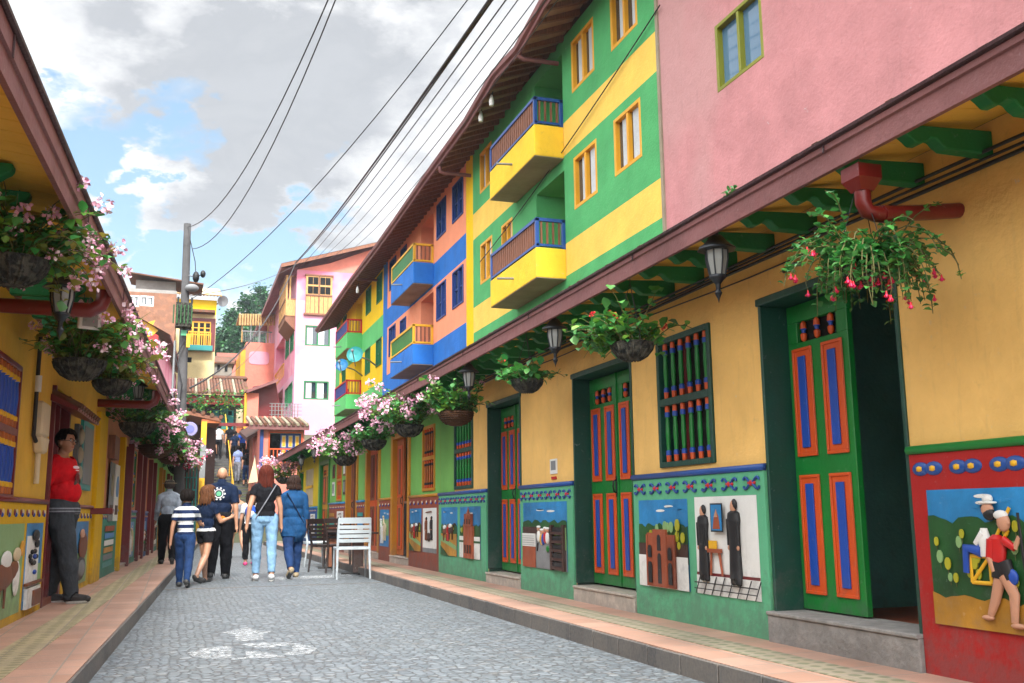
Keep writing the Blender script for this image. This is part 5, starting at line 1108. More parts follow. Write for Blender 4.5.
# ================================================================== ground
def mat_ground():
    m = bpy.data.materials.new('ground'); nt = NT(m); geo = nt.n('ShaderNodeNewGeometry').outputs['Position']
    c = mixc(nt, mrange(nt, noise(nt, geo, .05, 5), .35, .65), (.05, .07, .03), (.09, .08, .05)); nt.l(c, nt.b.inputs['Base Color']); nt.b.inputs['Roughness'].default_value = .95; MATS['ground'] = m
def mat_cobble():
    m = bpy.data.materials.new('cobble'); nt = NT(m); geo = nt.n('ShaderNodeNewGeometry').outputs['Position']
    wn = nt.n('ShaderNodeTexNoise', noise_dimensions='3D'); wn.inputs['Scale'].default_value = 3; nt.l(geo, wn.inputs['Vector'])
    ws = nt.n('ShaderNodeVectorMath', operation='SCALE'); ws.inputs['Scale'].default_value = .08; nt.l(wn.outputs['Color'], ws.inputs[0])
    wa = nt.n('ShaderNodeVectorMath', operation='ADD'); nt.l(geo, wa.inputs[0]); nt.l(ws.outputs[0], wa.inputs[1])
    mp = nt.n('ShaderNodeMapping'); mp.inputs['Scale'].default_value = (15, 19, .01); nt.l(wa.outputs[0], mp.inputs[0])
    v = nt.n('ShaderNodeTexVoronoi', feature='F1'); v.inputs['Scale'].default_value = 1; v.inputs['Randomness'].default_value = .6; nt.l(mp.outputs[0], v.inputs['Vector'])
    e = nt.n('ShaderNodeTexVoronoi', feature='DISTANCE_TO_EDGE'); e.inputs['Scale'].default_value = 1; e.inputs['Randomness'].default_value = .6; nt.l(mp.outputs[0], e.inputs['Vector'])
    sep = nt.n('ShaderNodeSeparateColor'); nt.l(v.outputs['Color'], sep.inputs[0])
    c = mixc(nt, mrange(nt, sep.outputs[0], 0, 1), (.10, .125, .145), (.20, .235, .265))
    c = mixc(nt, mrange(nt, sep.outputs[1], .85, 1, 0, .45), c, (.42, .44, .45))
    c = mixc(nt, mrange(nt, sep.outputs[2], .85, 1, 0, .5), c, (.30, .26, .21))
    c = mixc(nt, mrange(nt, noise(nt, geo, 60, 4), .3, .8, 0, .4), c, (.12, .13, .14))
    c = mixc(nt, mrange(nt, noise(nt, geo, 1.1, 5), .35, .7, 0, .35), c, (.17, .19, .19))
    ed = mrange(nt, e.outputs[0], .0, .16)
    c = mixc(nt, ed, (.065, .07, .075), c)
    nt.l(c, nt.b.inputs['Base Color']); nt.b.inputs['Roughness'].default_value = .55; nt.b.inputs['Specular IOR Level'].default_value = .45
    bp = nt.n('ShaderNodeBump'); bp.inputs['Strength'].default_value = 1; bp.inputs['Distance'].default_value = .007
    h = nt.n('ShaderNodeMath', operation='ADD'); nt.l(mrange(nt, e.outputs[0], 0, .3), h.inputs[0]); q = nt.n('ShaderNodeMath', operation='MULTIPLY'); q.inputs[1].default_value = .5; nt.l(sep.outputs[1], q.inputs[0]); nt.l(q.outputs[0], h.inputs[1])
    nt.l(h.outputs[0], bp.inputs['Height']); nt.l(bp.outputs[0], nt.b.inputs['Normal']); MATS['cobble'] = m
def mat_tile(name, c1, c2, sc, grout=(.28, .24, .2), bw=.3, bh=.3, off=.5, dirt=.4, extra=None):
    m = bpy.data.materials.new(name); nt = NT(m); geo = nt.n('ShaderNodeNewGeometry').outputs['Position']
    b = nt.n('ShaderNodeTexBrick'); b.offset = off; b.inputs['Scale'].default_value = 1; b.inputs['Brick Width'].default_value = bw; b.inputs['Row Height'].default_value = bh; b.inputs['Mortar Size'].default_value = .006
    b.inputs['Color1'].default_value = (*lin(c1), 1); b.inputs['Color2'].default_value = (*lin(c2), 1); b.inputs['Mortar'].default_value = (*grout, 1); b.inputs['Bias'].default_value = 0; nt.l(geo, b.inputs['Vector'])
    c = b.outputs['Color']
    if extra:
        k = nt.n('ShaderNodeTexVoronoi', feature='F1'); k.inputs['Scale'].default_value = 9; k.inputs['Randomness'].default_value = .15; nt.l(geo, k.inputs['Vector'])
        c = mixc(nt, mrange(nt, k.outputs['Distance'], .28, .4), lin(extra), c)
    c = mixc(nt, mrange(nt, noise(nt, geo, 2.5, 6, .65), .4, .7, 0, dirt), c, (.16, .14, .12)); c = mixc(nt, mrange(nt, noise(nt, geo, 45, 4), .35, .75, 0, .3), c, (.3, .25, .2))
    nt.l(c, nt.b.inputs['Base Color']); nt.b.inputs['Roughness'].default_value = .6
    bp = nt.n('ShaderNodeBump'); bp.inputs['Strength'].default_value = .4; bp.inputs['Distance'].default_value = .006; nt.l(b.outputs['Fac'], bp.inputs['Height']); bp.invert = True
    b2 = nt.n('ShaderNodeBump'); b2.inputs['Strength'].default_value = .25; b2.inputs['Distance'].default_value = .01; nt.l(noise(nt, geo, 30, 4), b2.inputs['Height']); nt.l(bp.outputs[0], b2.inputs['Normal']); nt.l(b2.outputs[0], nt.b.inputs['Normal']); MATS[name] = m
mat_ground(); mat_cobble()
mat_tile('tile_terra', '#bd9380', '#a87e6a', 1, bw=.3, bh=.3, off=0); mat_tile('tile_pattern', '#a39a84', '#948a72', 1, bw=.2, bh=.2, off=0, extra='#6f7458'); mat_tile('tile_tactile', '#b5a682', '#a89c78', 1, bw=.2, bh=.2, off=0, extra='#83805a')
mat_tile('kerb_stone', '#5d5b59', '#48484a', 1, grout=(.1, .1, .1), bw=.4, bh=.4, off=0, dirt=.6)
# terrain: one sheet, flat street then a hill
mb = MB(); xs = [-900, -300, -120, -60, -30, -12, -6, 0, 6, 12, 20, 30, 60, 120, 300, 900]; ys = [-600, -200, -60, -20, 0, 20, 40, 54, 58, 70, 85, 100, 120, 150, 200, 300, 500, 900]
def hz(x, y):
    if y < 40: return -.02
    if y <= 54: return -.02+(y-40)/14*5.3 if -3 < x < 7 else -.02+(y-40)/14*3
    z = 5.2+(y-58)*.17 if y > 58 else 5.2
    if y > 120: z = 5.2+62*.17+(y-120)*.06
    return min(z, 34)+ (0 if abs(x) < 12 or y < 60 else 2*math.sin(x*.02+y*.01))
vs = [(x, y, hz(x, y)) for y in ys for x in xs]; n = len(xs)
mb.add(vs, [(j*n+i, j*n+i+1, (j+1)*n+i+1, (j+1)*n+i) for j in range(len(ys)-1) for i in range(n-1)], 'ground', True); structure(mb, 'ground', 'hillside ground beyond the street')
mb = MB(); mb.quad([(-2, -8, 0), (3.2, -8, 0), (3.2, 40, 0), (-2, 40, 0)], 'cobble'); structure(mb, 'road', 'grey cobbled street')
def kx(y): return 3.06
mb = MB(); F = FR; 
mb.box(F, -8, 36, .0, .30, .0, .130, 'tile_terra'); mb.box(F, -8, 36, .30, .56, .0, .134, 'tile_pattern'); mb.box(F, -8, 36, .56, .85, .0, .13, 'tile_terra'); structure(mb, 'pavement', 'terracotta tiled pavement on the right')
mb = MB(); a = -8
while a < 36: mb.box(F, a+.006, a+.45, .852, .878, -.01, .126+random.uniform(-.004, .004), 'kerb_stone'); a += .456
o = mb.build('kerb', None, .004); o['kind'] = 'structure'; o['label'] = 'dark stone kerb of the right pavement'; o['category'] = 'kerb'
mb = MB(); mb.box(FL, -8, 39, .0, .32, 0, .130, 'tile_terra'); mb.box(FL, -8, 39, .32, .58, 0, .134, 'tile_tactile'); mb.box(FL, -8, 39, .58, .94, 0, .13, 'tile_terra'); mb.box(FL, -8, 39, .942, .96, 0, .124, 'kerb_stone'); structure(mb, 'pavement', 'terracotta tiled pavement on the left')
# step line across the street
mb = MB(); mb.box(WF, -.2, 3.0, 14.9, 14.96, -.01, .004, 'kerb_stone'); structure(mb, 'drain_line', 'thin dark stone line across the cobbles')
# painted emblem on the road (flaking white paint)
m = bpy.data.materials.new('road_paint'); nt = NT(m); geo = nt.n('ShaderNodeNewGeometry').outputs['Position']
nz = noise(nt, geo, 16, 5, .7); nt.b.inputs['Base Color'].default_value = (.5, .53, .55, 1); nt.b.inputs['Roughness'].default_value = .7
tr = nt.n('ShaderNodeBsdfTransparent'); mx = nt.n('ShaderNodeMixShader'); vv_ = nt.n('ShaderNodeTexVoronoi', feature='DISTANCE_TO_EDGE'); vm_ = nt.n('ShaderNodeMapping'); vm_.inputs['Scale'].default_value = (15, 19, .01); nt.l(geo, vm_.inputs[0]); vv_.inputs['Scale'].default_value = 1; nt.l(vm_.outputs[0], vv_.inputs['Vector'])
sm_ = nt.n('ShaderNodeMath', operation='MULTIPLY'); nt.l(mrange(nt, nz, .38, .56, 0, .8), sm_.inputs[0]); nt.l(mrange(nt, vv_.outputs[0], .03, .14, .25, 1), sm_.inputs[1]); nt.l(sm_.outputs[0], mx.inputs[0]); nt.l(nt.b.outputs[0], mx.inputs[2]); nt.l(tr.outputs[0], mx.inputs[1]); nt.l(mx.outputs[0], nt.N['Material Output'].inputs[0]); MATS['road_paint'] = m
mb = MB()
def gp(pts, z=.004): mb.quad([(lambda q: (q.x, q.y, z))(atZ(170+x/6.02, 615+y/6.02, 0)) for x, y in pts], 'road_paint')
gp([(310, 108), (400, 92), (460, 74), (530, 96), (630, 104), (560, 112), (560, 150), (400, 164), (388, 122)])
gp([(100, 232), (200, 204), (300, 192), (370, 192), (370, 262), (240, 270), (130, 250)])
gp([(455, 222), (540, 222), (700, 254), (560, 262), (370, 272), (372, 262), (455, 258)])
gp([(420, 180), (560, 168), (700, 170), (780, 176), (730, 186), (640, 190), (600, 206), (500, 196)])
gp([(735, 190), (785, 178), (890, 204), (840, 236), (740, 244), (680, 240), (740, 220)])
o = mb.build('road_marking'); tag(o, 'worn white painted emblem on the cobbles', 'road marking', kind='structure')
mb = MB(); q = atZ(300, 578, 0); mb.quad([(q.x-.5, q.y-.3, .004), (q.x+.9, q.y-.3, .004), (q.x+.9, q.y+.5, .004), (q.x-.5, q.y+.4, .004)], 'road_paint'); tag(mb.build('road_marking'), 'worn white paint patch near the chairs', 'road marking', kind='structure')
# stairs
mb = MB(); n = 34
for i in range(n):
    y = 40.5+i*.4; z = (i+1)*5.35/n; mb.box(WF, .2, 5.2, y, y+.4 if i < n-1 else 57.5, -.1, z, 'concrete_dark')
structure(mb, 'stairs', 'long concrete staircase climbing the hill')
T = thing('wall', 'grey rough retaining wall at left of the staircase', 'retaining wall', (0, 42, 0)); mb = MB(); mb.prof(Fr((.2, 0, 0), (-1, 0, 0), (0, -1, 0)), [(-40.2, 0), (-40.2, 1.9), (-54, 5.6), (-54, 0)], 0, .3, 'concrete'); mb.box(WF, -4, -.1, 44, 44.4, -.1, 3.7, 'concrete_dark'); mb.build('wall', T)
T = thing('handrail', 'yellow handrail running up middle of the stairs', 'handrail', (2.3, 41, 0)); mb = MB(); pts = [(2.33, y, (y-40.3)*.393+.95) for y in (41, 45, 50, 54)]; mb.tube(pts, .03, 'yellow', 6); mb.build('rail', T)
for y in (41, 43, 45, 47.5, 50, 52): mb = MB(); mb.tube([(2.33, y, (y-40.5)*.393), (2.33, y, (y-40.3)*.393+.95)], .03, 'yellow', 6); mb.build('post', T)
Yq = 44.; S = lambda x, y: atY(x, y, Yq); Fq = Fr((0, Yq, 0), (1, 0, 0), (0, -1, 0)); a, b = S(246, 438), S(262, 428)
T = thing('shelter', 'dark brown shelter with sloping roof and reddish beam at right of the stairs', 'shelter', (a.x, Yq, 0))
mb = MB(); mb.add([Fq.p(a.x, .3, a.z), Fq.p(b.x+.3, .3, b.z+.1), Fq.p(b.x+.3, -5, b.z+.8), Fq.p(a.x, -5, a.z+.7), Fq.p(a.x, .3, a.z-.15), Fq.p(b.x+.3, .3, b.z-.05), Fq.p(b.x+.3, -5, b.z+.65), Fq.p(a.x, -5, a.z+.55)], [(0, 1, 2, 3), (4, 5, 6, 7), (0, 1, 5, 4), (0, 3, 7, 4)], 'darkbrown'); mb.build('roof', T)
mb = MB(); c_ = S(214, 423); mb.box(Fq, c_.x, b.x, -.1, 0, c_.z-.12, c_.z+.02, 'maroon'); mb.build('beam', T)
mb = MB(); p_ = S(250, 440); mb.box(Fq, p_.x, p_.x+.12, -.1, .02, 0, a.z, 'wood_brown'); mb.box(Fq, p_.x+.12, b.x, -4, -3.9, 0, a.z+.5, 'darkbrown'); mb.build('post', T)
for (x, y, w_, h_, col_, lab_, Yk) in ((212, 440, .5, 1.0, 'darkbrown', 'dark hanging cloth left of the teal door', 55.), (240, 446, .45, .6, 'wood_orange', 'orange wooden crate stack right of the teal door', 54.6)):
    q = atY(x, y, Yk); mb = MB(); F5 = Fr((0, Yk, 0), (1, 0, 0), (0, -1, 0)); mb.box(F5, q.x-w_/2, q.x+w_/2, 0, .12, 5.35, 5.35+h_, col_); mb.box(F5, q.x-w_/2-.03, q.x+w_/2+.03, -.01, .14, 5.35+h_*.6, 5.35+h_*.64, 'black'); tag(mb.build('crate'), lab_, 'crate')
# ================================================================== utility pole, transformer, wires
PT = atY(187.5, 224, 30.); PB = atY(179, 500, 30.); PB.z = 0
T = thing('utility_pole', 'tall concrete utility pole with a green transformer box', 'utility pole', (PB.x, 30, 0))
mb = MB(); mb.tube([PB, PB.lerp(PT, .5), PT], [.17, .14, .105], 'concrete_dark', 14); mb.build('pole', T)
c = atY(183, 316, 29.75); mb = MB(); mb.box(WF, c.x-.2, c.x+.25, 29.4, 29.75, c.z-.38, c.z+.34, 'pot_dark'); 
for i in range(6): mb.box(WF, c.x-.28+i*.1, c.x-.24+i*.1, 29.33, 29.4, c.z-.3, c.z+.25, 'hill')
for s in (-.18, .2): mb.box(WF, c.x+s, c.x+s+.06, 29.5, 29.6, c.z+.34, c.z+.52, 'black_metal')
mb.build('transformer', T, .01)
c2 = atY(183, 334, 29.7); mb = MB(); mb.box(WF, c2.x-.06, c2.x+.1, 29.6, 29.7, c2.z-.06, c2.z+.1, 'dado_green'); mb.box(WF, c2.x+.1, c2.x+.2, 29.6, 29.7, c2.z-.4, c2.z, 'yellow'); mb.build('tag', T)
c3 = atY(196, 277, 29.8); mb = MB(); mb.ell(c3, (.1, .1, .18), 'black_metal', 8); mb.tube([c3, (PT.x, 30, c3.z+.1)], .02, 'grey_metal', 5); mb.ell(atY(203, 274, 29.8), (.08, .08, .12), 'black_metal', 8); mb.ell(atY(192, 288, 29.8), (.2, .2, .12), 'grey', 10); mb.tube([c3, atY(203, 274, 29.8)], .015, 'black_metal', 4); mb.tube([PT+Vector((0, 0, -.1)), PT.lerp(PB, .12)+Vector((.25, -.1, 0)), c3], .012, 'black_metal', 4); mb.build('insulator', T)
c = atY(178, 392, 29.8); mb = MB(); mb.tube([c+Vector((-.15, 0, 1.5)), c+Vector((-.15, 0, 0)), c+Vector((-.12, 0, -2))], .04, 'grey_metal', 6); mb.tube([c+Vector((.2, -.1, 1.7)), c+Vector((-.1, -.1, 1.0)), c+Vector((.1, -.1, .2)), c+Vector((-.05, -.1, -1.5))], .02, 'black', 5); mb.box(WF, c.x-.05, c.x+.12, 29.5, 29.7, c.z-.9, c.z-.6, 'white'); mb.build('conduit', T)
rr = random.Random(9)
def wire(lab, A_, B_, r, sag=.0, pts2=None):
    A_, B_ = Vector(A_), Vector(B_); n = 14; pts = []
    for i in range(n+1): t = i/n; p = A_.lerp(B_, t); p.z -= sag*4*t*(1-t); pts.append(p)
    mb = MB(); mb.tube(pts, r, 'black', 5); tag(mb.build('wire'), lab, 'wire', 'overhead wires above the street')
near = lambda x, y, z=7.5: atZ(x, y, z)
top = PT+Vector((0, 0, -.1))
wire('left of two thin wires rising from the pole top', top, near(334, -14, 9.2), .012, .9)
wire('right of two thin wires rising from the pole top', atY(192, 249, 29.9), near(341, -14, 8.8), .011, 1.0)
cp = atY(190, 388, 29.9)
mid = atY(262, 322, 34.); 
wire('thick black cable crossing the sky above the eave', atY(296, 262, 55), near(499, -14, 8.5), .028, .25)
wire('second strand twisted with the thick black cable', atY(296, 263, 55), near(502, -14, 8.5), .018, .3)
wire('black cable sagging from the pole toward the pink house', cp, atY(296, 262, 55), .03, 1.1)
wire('thin wire from the pole up past the thick cable', atY(190, 300, 29.9), near(478, -14, 8.8), .010, .55)
for i, (xa, ya, xb) in enumerate(((303, 262, 516), (309, 263, 528), (317, 260, 545), (328, 258, 556), (337, 257, 568))):
    wire(['first', 'second', 'third', 'fourth', 'fifth'][i]+' from left of the fan of five thin wires over the striped blocks', atY(xa, ya+2, 58.5), near(xb, -14, 8.6+.1*i), [.013, .010, .009, .012, .009][i], .25+.1*i)
wire('very thin wire from pole to the right over the trees', atY(190, 296, 29.9), atY(300, 262, 57), .012, .3)
wire('thin wire low over the stairs to the pink house', atY(190, 403, 29.9), atY(262, 344, 60), .012, .2)
wire('single wire along the facade of the striped blocks', atX(660, 5, UX-.05), atX(480, 262, UX-.05), .012, .15)
# ================================================================== trees on the hill
def tree(lab, x, y, z0, H, W, seed, n=2200, lf=.4, conifer=True, grp='trees on the hill behind the houses'):
    rr = random.Random(seed); T = thing('tree', lab, 'tree', (x, y, z0), grp); b = MB(); b.tube([(x, y, z0-1), (x+.1, y, z0+H*.5), (x, y, z0+H*.93)], [H*.03, H*.02, .04], 'wood_brown', 7)
    f = MB(); nb = 26
    for i in range(nb):
        t = (i+1)/nb; h = z0+H*(.15+.82*t); a = i*2.4+rr.random(); L = W*(.5 if conifer else .6)*(max(.08, 1-t)**.6)*(.65+.5*rr.random()) if conifer else W*.55*math.sin(pi*min(.97, .25+t*.7))*(.7+.4*rr.random())
        e = Vector((x+math.cos(a)*L, y+math.sin(a)*L, h+L*.25*(-.2 if conifer else .6))); s = Vector((x, y, h-L*.2)); b.tube([s, s.lerp(e, .6)+Vector((0, 0, .1)), e], [H*.008, H*.005, .02], 'wood_brown', 4)
        for k in range(int(n/nb)):
            u = rr.random()**.7; c = s.lerp(e, u)+Vector((rr.gauss(0, 1), rr.gauss(0, 1), rr.gauss(0, .7)))*(.35+.10*W*u*.5); sz = lf*rr.uniform(.5, 1.3)
            f.leaf(c, Vector((rr.uniform(-1, 1), rr.uniform(-1, 1), rr.uniform(-.6, .6))), Vector((0, 0, 1)), sz, sz*.7, 'leaf_far' if rr.random() < .8 else 'leaf_b')
    b.build('trunk', T); f.build('crown', T)
for i, (px, ytop, ybot, Yd, wpx, lab, con) in enumerate(((262, 287, 352, 125, 26, 'tallest dark conifer on the hill, touching the pink house', True), (248, 296, 355, 120, 30, 'bushy conifer left of the tallest one on the hill', True), (234, 312, 362, 118, 26, 'rounded hillside tree above red roof', False), (224, 330, 362, 112, 20, 'small hillside tree next to the yellow building', False), (270, 302, 352, 130, 22, 'dark conifer half hidden by pink house eave', True), (241, 326, 372, 108, 26, 'low bushy tree on the hill above the terrace', False), (256, 318, 372, 112, 24, 'low bushy tree behind bamboo pergola', False))):
    a, b_ = atY(px, ytop, Yd), atY(px, ybot, Yd); W = wpx/980*Yd; z0 = hz(a.x, Yd); tree(lab, a.x, Yd, z0, a.z-z0, W*1.25, 40+i, 2600, .55, con)
# hill shrubs as plants over the stairs
for k, (x, y, Yd, r) in enumerate(((187, 402, 54.5, .8), (221, 402, 54.8, .7), (237, 403, 54.6, .8), (203, 402, 54.6, .6))):
    p = atY(x, y, Yd); f = MB(); rr = random.Random(k)
    for i in range(110): v = Vector((rr.gauss(0, .4), rr.gauss(0, .4), rr.gauss(0, .5)))*r; f.leaf(p+v, Vector((rr.uniform(-1, 1), rr.uniform(-1, 1), rr.uniform(-1, .5))), Vector((0, 0, 1)), .2, .14, 'leaf_b' if rr.random() < .6 else 'leaf_a')
    tag(f.build('plant'), ['trailing green plant under tiled eave, leftmost of four', 'trailing green plant above the teal door', 'trailing green plant right of the teal door', 'trailing green plant under tiled eave left of the teal door'][k], 'plant')
# tall banner by the stairs
p = atY(253, 470, 39.); mb = MB(); mb.prism(Fr((0, 39, 0), (1, 0, 0), (0, -1, 0)), [(p.x-.16, p.z-.5), (p.x+.2, p.z-.45), (p.x+.05, p.z+.5)], 0, .02, 'cream'); mb.tube([(p.x+.22, 39.05, 0), (p.x+.05, 39.05, p.z+.55)], .02, 'grey_metal', 5); tag(mb.build('banner'), 'pale yellow pointed banner beside the blue corner post', 'banner')
# ================================================================== people
def fabric(name, hexc, k=.8, stripes=None, fold=1.0):
    if name in MATS: return MATS[name]
    m = bpy.data.materials.new(name); nt = NT(m); c = lin(hexc, k); geo = nt.n('ShaderNodeNewGeometry').outputs['Position']
    col = mixc(nt, mrange(nt, noise(nt, geo, 11, 4), .3, .7), tuple(x*.75 for x in c), tuple(min(.85, x*1.15) for x in c))
    if stripes:
        sx = nt.n('ShaderNodeSeparateXYZ'); nt.l(geo, sx.inputs[0]); q = nt.n('ShaderNodeMath', operation='MODULO'); q.inputs[1].default_value = stripes[1]; nt.l(sx.outputs[2], q.inputs[0])
        g = nt.n('ShaderNodeMath', operation='GREATER_THAN'); g.inputs[1].default_value = stripes[1]*.5; nt.l(q.outputs[0], g.inputs[0]); col = mixc(nt, g.outputs[0], col, lin(stripes[0], .85))
    nt.l(col, nt.b.inputs['Base Color']); nt.b.inputs['Roughness'].default_value = .85; nt.b.inputs['Specular IOR Level'].default_value = .2
    mp = nt.n('ShaderNodeMapping'); mp.inputs['Scale'].default_value = (9, 9, 5); nt.l(geo, mp.inputs[0])
    bp = nt.n('ShaderNodeBump'); bp.inputs['Strength'].default_value = fold; bp.inputs['Distance'].default_value = .03; nt.l(noise(nt, mp.outputs[0], 1.4, 3, .5), bp.inputs['Height']); nt.l(bp.outputs[0], nt.b.inputs['Normal']); MATS[name] = m; return m
gloss('skin', '#cf9a7c', .8, .5, 0, .08, .03); gloss('skin_dark', '#b58060', .8, .5, 0, .08, .03)
def hairmat(name, hexc):
    m = wood(name, hexc, .8, .8); m.node_tree.nodes['Principled BSDF'].inputs['Specular IOR Level'].default_value = .12; return m
hairmat('hair_black', '#1c1614'); hairmat('hair_red', '#5e2a20'); hairmat('hair_brown', '#6a4630'); hairmat('hair_dark', '#3a2a24'); hairmat('hair_grey', '#4a423e')
for n_, h_, s_ in (('c_red', '#d3121f', None), ('c_greyjean', '#3e4349', None), ('c_shirtgrey', '#a9b4c4', None), ('c_black', '#14151b', None), ('c_navy', '#12233f', None), ('c_stripe', '#1a2a4f', ('#d4d8dc', .105)), ('c_jean', '#1f3a66', None), ('c_lightjean', '#7fa6c8', None), ('c_teal', '#1a4a78', None), ('c_grey', '#8a8d96', None), ('c_white', '#d8dadc', None), ('c_pink', '#e0508a', None), ('c_blue', '#2a55b8', None), ('c_beige', '#b5a488', None), ('c_plaid', '#3a3d45', ('#8a8d95', .03)), ('c_lilac', '#8fa0d0', None), ('c_orange', '#f07a20', None), ('c_green', '#2f5a3a', None)):
    fabric(n_, h_, .85, s_)
def capsule(mb, a, b, r0, r1, n=12):
    a, b = Vector(a), Vector(b); d = b-a; L = max(1e-4, d.length); pts = []; rs = []
    for i in range(4): t = pi/2*(1-i/3); pts.append(a-d/L*r0*math.sin(t)); rs.append(max(.0005, r0*math.cos(t)))
    for i in range(4): t = pi/2*i/3; pts.append(b+d/L*r1*math.sin(t)); rs.append(max(.0005, r1*math.cos(t)))
    mb.tube(pts, rs, 'skin', n)
def person(label, loc, yaw, H, lean=0, legs=((12, 6, 0), (-14, 22, 25)), arms=((-8, 8, 12), (10, 8, 15)), fat=1.0, belly=0, hip=1.0, sh=1.0, hs=1.0, skin='skin', clothes=(), hair=None, headyaw=0, vox=.009, fingers=True, group=None, shoe='black', extra=None, hy=0):
    T = thing('person', label, 'person', tuple(loc), group)
    RZ = Matrix.Rotation(yaw, 3, 'Z'); J = {}; h = H
    cz = .535*h
    pel = Vector((0, 0, cz)); ln = math.radians(lean); up = Vector((0, math.sin(ln), math.cos(ln)))
    J['pel'] = pel; J['waist'] = pel+up*.09*h; J['chest'] = pel+up*.2*h; J['neck0'] = pel+up*.29*h; J['neck1'] = pel+up*.325*h+Vector((0, .01*h, 0)); J['head'] = J['neck1']+Vector((0, .012*h, .058*h*hs))
    bones = []; mb = MB()
    def bone(lab, a, b, r0, r1): bones.append((lab, a.copy(), b.copy(), (r0+r1)/2)); capsule(mb, a, b, r0, r1)
    f = fat
    mb.ell(pel+Vector((0, -.005*h, .0)), (.088*h*hip*f, .062*h*f, .07*h), 'skin', 14); mb.ell(J['waist']+Vector((0, belly*.35*h, 0)), (.078*h*f, .054*h*f+belly*h*.8, .075*h), 'skin', 14)
    mb.ell(J['chest'], (.090*h*f*sh, .058*h*f, .09*h), 'skin', 14); bones.append(('torso', pel, J['neck0'], .07*h*f))
    if belly: mb.ell(J['waist']+Vector((0, belly*h*.9, .01*h)), (.075*h*f, .05*h*f, .07*h), 'skin', 14)
    bone('neck', J['neck0'], J['neck1'], .033*h*f**.5, .028*h)
    Rh = Matrix.Rotation(headyaw, 3, 'Z'); hd = J['head']
    hb = MB(); mb.ell(hd+Vector((0, -.004*h, .012*h)), (.043*h*hs, .053*h*hs, .054*h*hs), 'skin', 18, rot=Rh); mb.ell(hd+Rh @ Vector((0, .012*h, -.024*h))*hs, (.032*h*hs, .036*h*hs, .040*h*hs), 'skin', 14, rot=Rh)
    bones.append(('head', hd-Vector((0, 0, .02*h)), hd+Vector((0, 0, .03*h)), .05*h)); capsule(mb, hd+Rh @ Vector((0, .046*h, .005*h))*hs, hd+Rh @ Vector((0, .058*h, -.013*h))*hs, .005*h, .0075*h)
    for s in (-1, 1): mb.ell(hd+Rh @ Vector((s*.044*h, -.004*h, -.004*h))*hs, (.006*h, .010*h, .017*h), 'skin', 8, rot=Rh)
    shz = J['neck0']-up*.012*h
    for s in (-1, 1): bone('sho', J['neck0']+Vector((s*.015*h, 0, .004*h)), shz+Vector((s*.075*h*sh, 0, -.012*h)), .024*h*f**.5, .026*h*f)
    bone('sho', shz+Vector((-.082*h*sh, 0, -.026*h)), shz+Vector((.082*h*sh, 0, -.026*h)), .031*h*f, .031*h*f)
    low = 9
    for s, (th, kn, ft), (sf, ab, el) in ((-1, legs[0], arms[0]), (1, legs[1], arms[1])):
        hp = pel+Vector((s*.050*h*hip, 0, -.01*h)); a = math.radians(th); b = math.radians(th-kn)
        k_ = hp+Vector((s*.004*h, math.sin(a), -math.cos(a)))*.245*h; an = k_+Vector((0, math.sin(b), -math.cos(b)))*.24*h
        bone('thigh', hp, k_, .053*h*f, .036*h*f**.7); bone('shinu', k_, k_.lerp(an, .3), .035*h*f**.6, .036*h*f**.6); bone('shin', k_.lerp(an, .3), an, .036*h*f**.6, .023*h)
        p = math.radians(-ft); fd = Vector((s*.12, math.cos(p), math.sin(p))).normalized(); hl = an-Vector((0, 0, 1))*.018*h*math.cos(p)-fd*.018*h
        ball = an+fd*.07*h-Vector((0, 0, .022*h)); toe = ball+Vector((s*.1, 1, -.05)).normalized()*.03*h
        bone('foot', hl, ball, .024*h, .019*h); bone('foot', ball, toe, .019*h, .014*h); low = min(low, ball.z-.021*h, hl.z-.026*h, toe.z-.015*h)
        J['foot%d' % s] = (hl, ball, toe, fd)
        S_ = shz+Vector((s*.095*h*sh, 0, -.028*h)); a = math.radians(sf); c = math.radians(ab)
        e_ = S_+Vector((s*math.sin(c), math.sin(a)*math.cos(c), -math.cos(a)*math.cos(c)))*.165*h; a2 = math.radians(sf+el)
        w_ = e_+Vector((s*math.sin(c)*.4, math.sin(a2), -math.cos(a2)*.98)).normalized()*.145*h
        bone('uarm', S_, e_, .029*h*f, .023*h*f**.6); bone('farm', e_, w_, .023*h*f**.6, .015*h)
        hdv = (w_-e_).normalized(); side = Vector((0, 1, 0)) if abs(hdv.y) < .8 else Vector((0, 0, 1)); side = (side-hdv*side.dot(hdv)).normalized(); nrm = hdv.cross(side)
        pm = w_+hdv*.028*h; bone('hand', w_, pm+hdv*.012*h, .014*h, .016*h)
        J['hand%d' % s] = pm
        if fingers:
            for i, L in enumerate((.038, .043, .040, .031)):
                o = pm+hdv*.014*h+side*(i-1.5)*-.0115*h; m_ = o+hdv*L*.5*h+nrm*s*.003*h; t_ = m_+(hdv+nrm*s*-.5*0+side*0-nrm*s*.45).normalized()*L*.5*h
                bone('hand', o, m_, .0056*h, .0052*h); bone('hand', m_, t_, .0052*h, .0045*h)
            o = w_+hdv*.014*h+side*.012*h; bone('hand', o, o+(hdv*.7+side*.7).normalized()*.026*h, .0065*h, .0058*h); o2 = o+(hdv*.7+side*.7).normalized()*.026*h; bone('hand', o2, o2+(hdv+side*.15).normalized()*.018*h, .0058*h, .005*h)
    if 'tunic' in label: mb.ell(pel-Vector((0, .0, .075*h)), (.108*h*f, .07*h*f, .10*h), 'skin', 14); bones.append(('torso', pel-Vector((.04*h, 0, .13*h)), pel+Vector((-.04*h, 0, 0)), .055*h)); bones.append(('torso', pel-Vector((-.04*h, 0, .13*h)), pel+Vector((.04*h, 0, 0)), .055*h))
    if extra: extra(mb, J, h, bones, capsule)
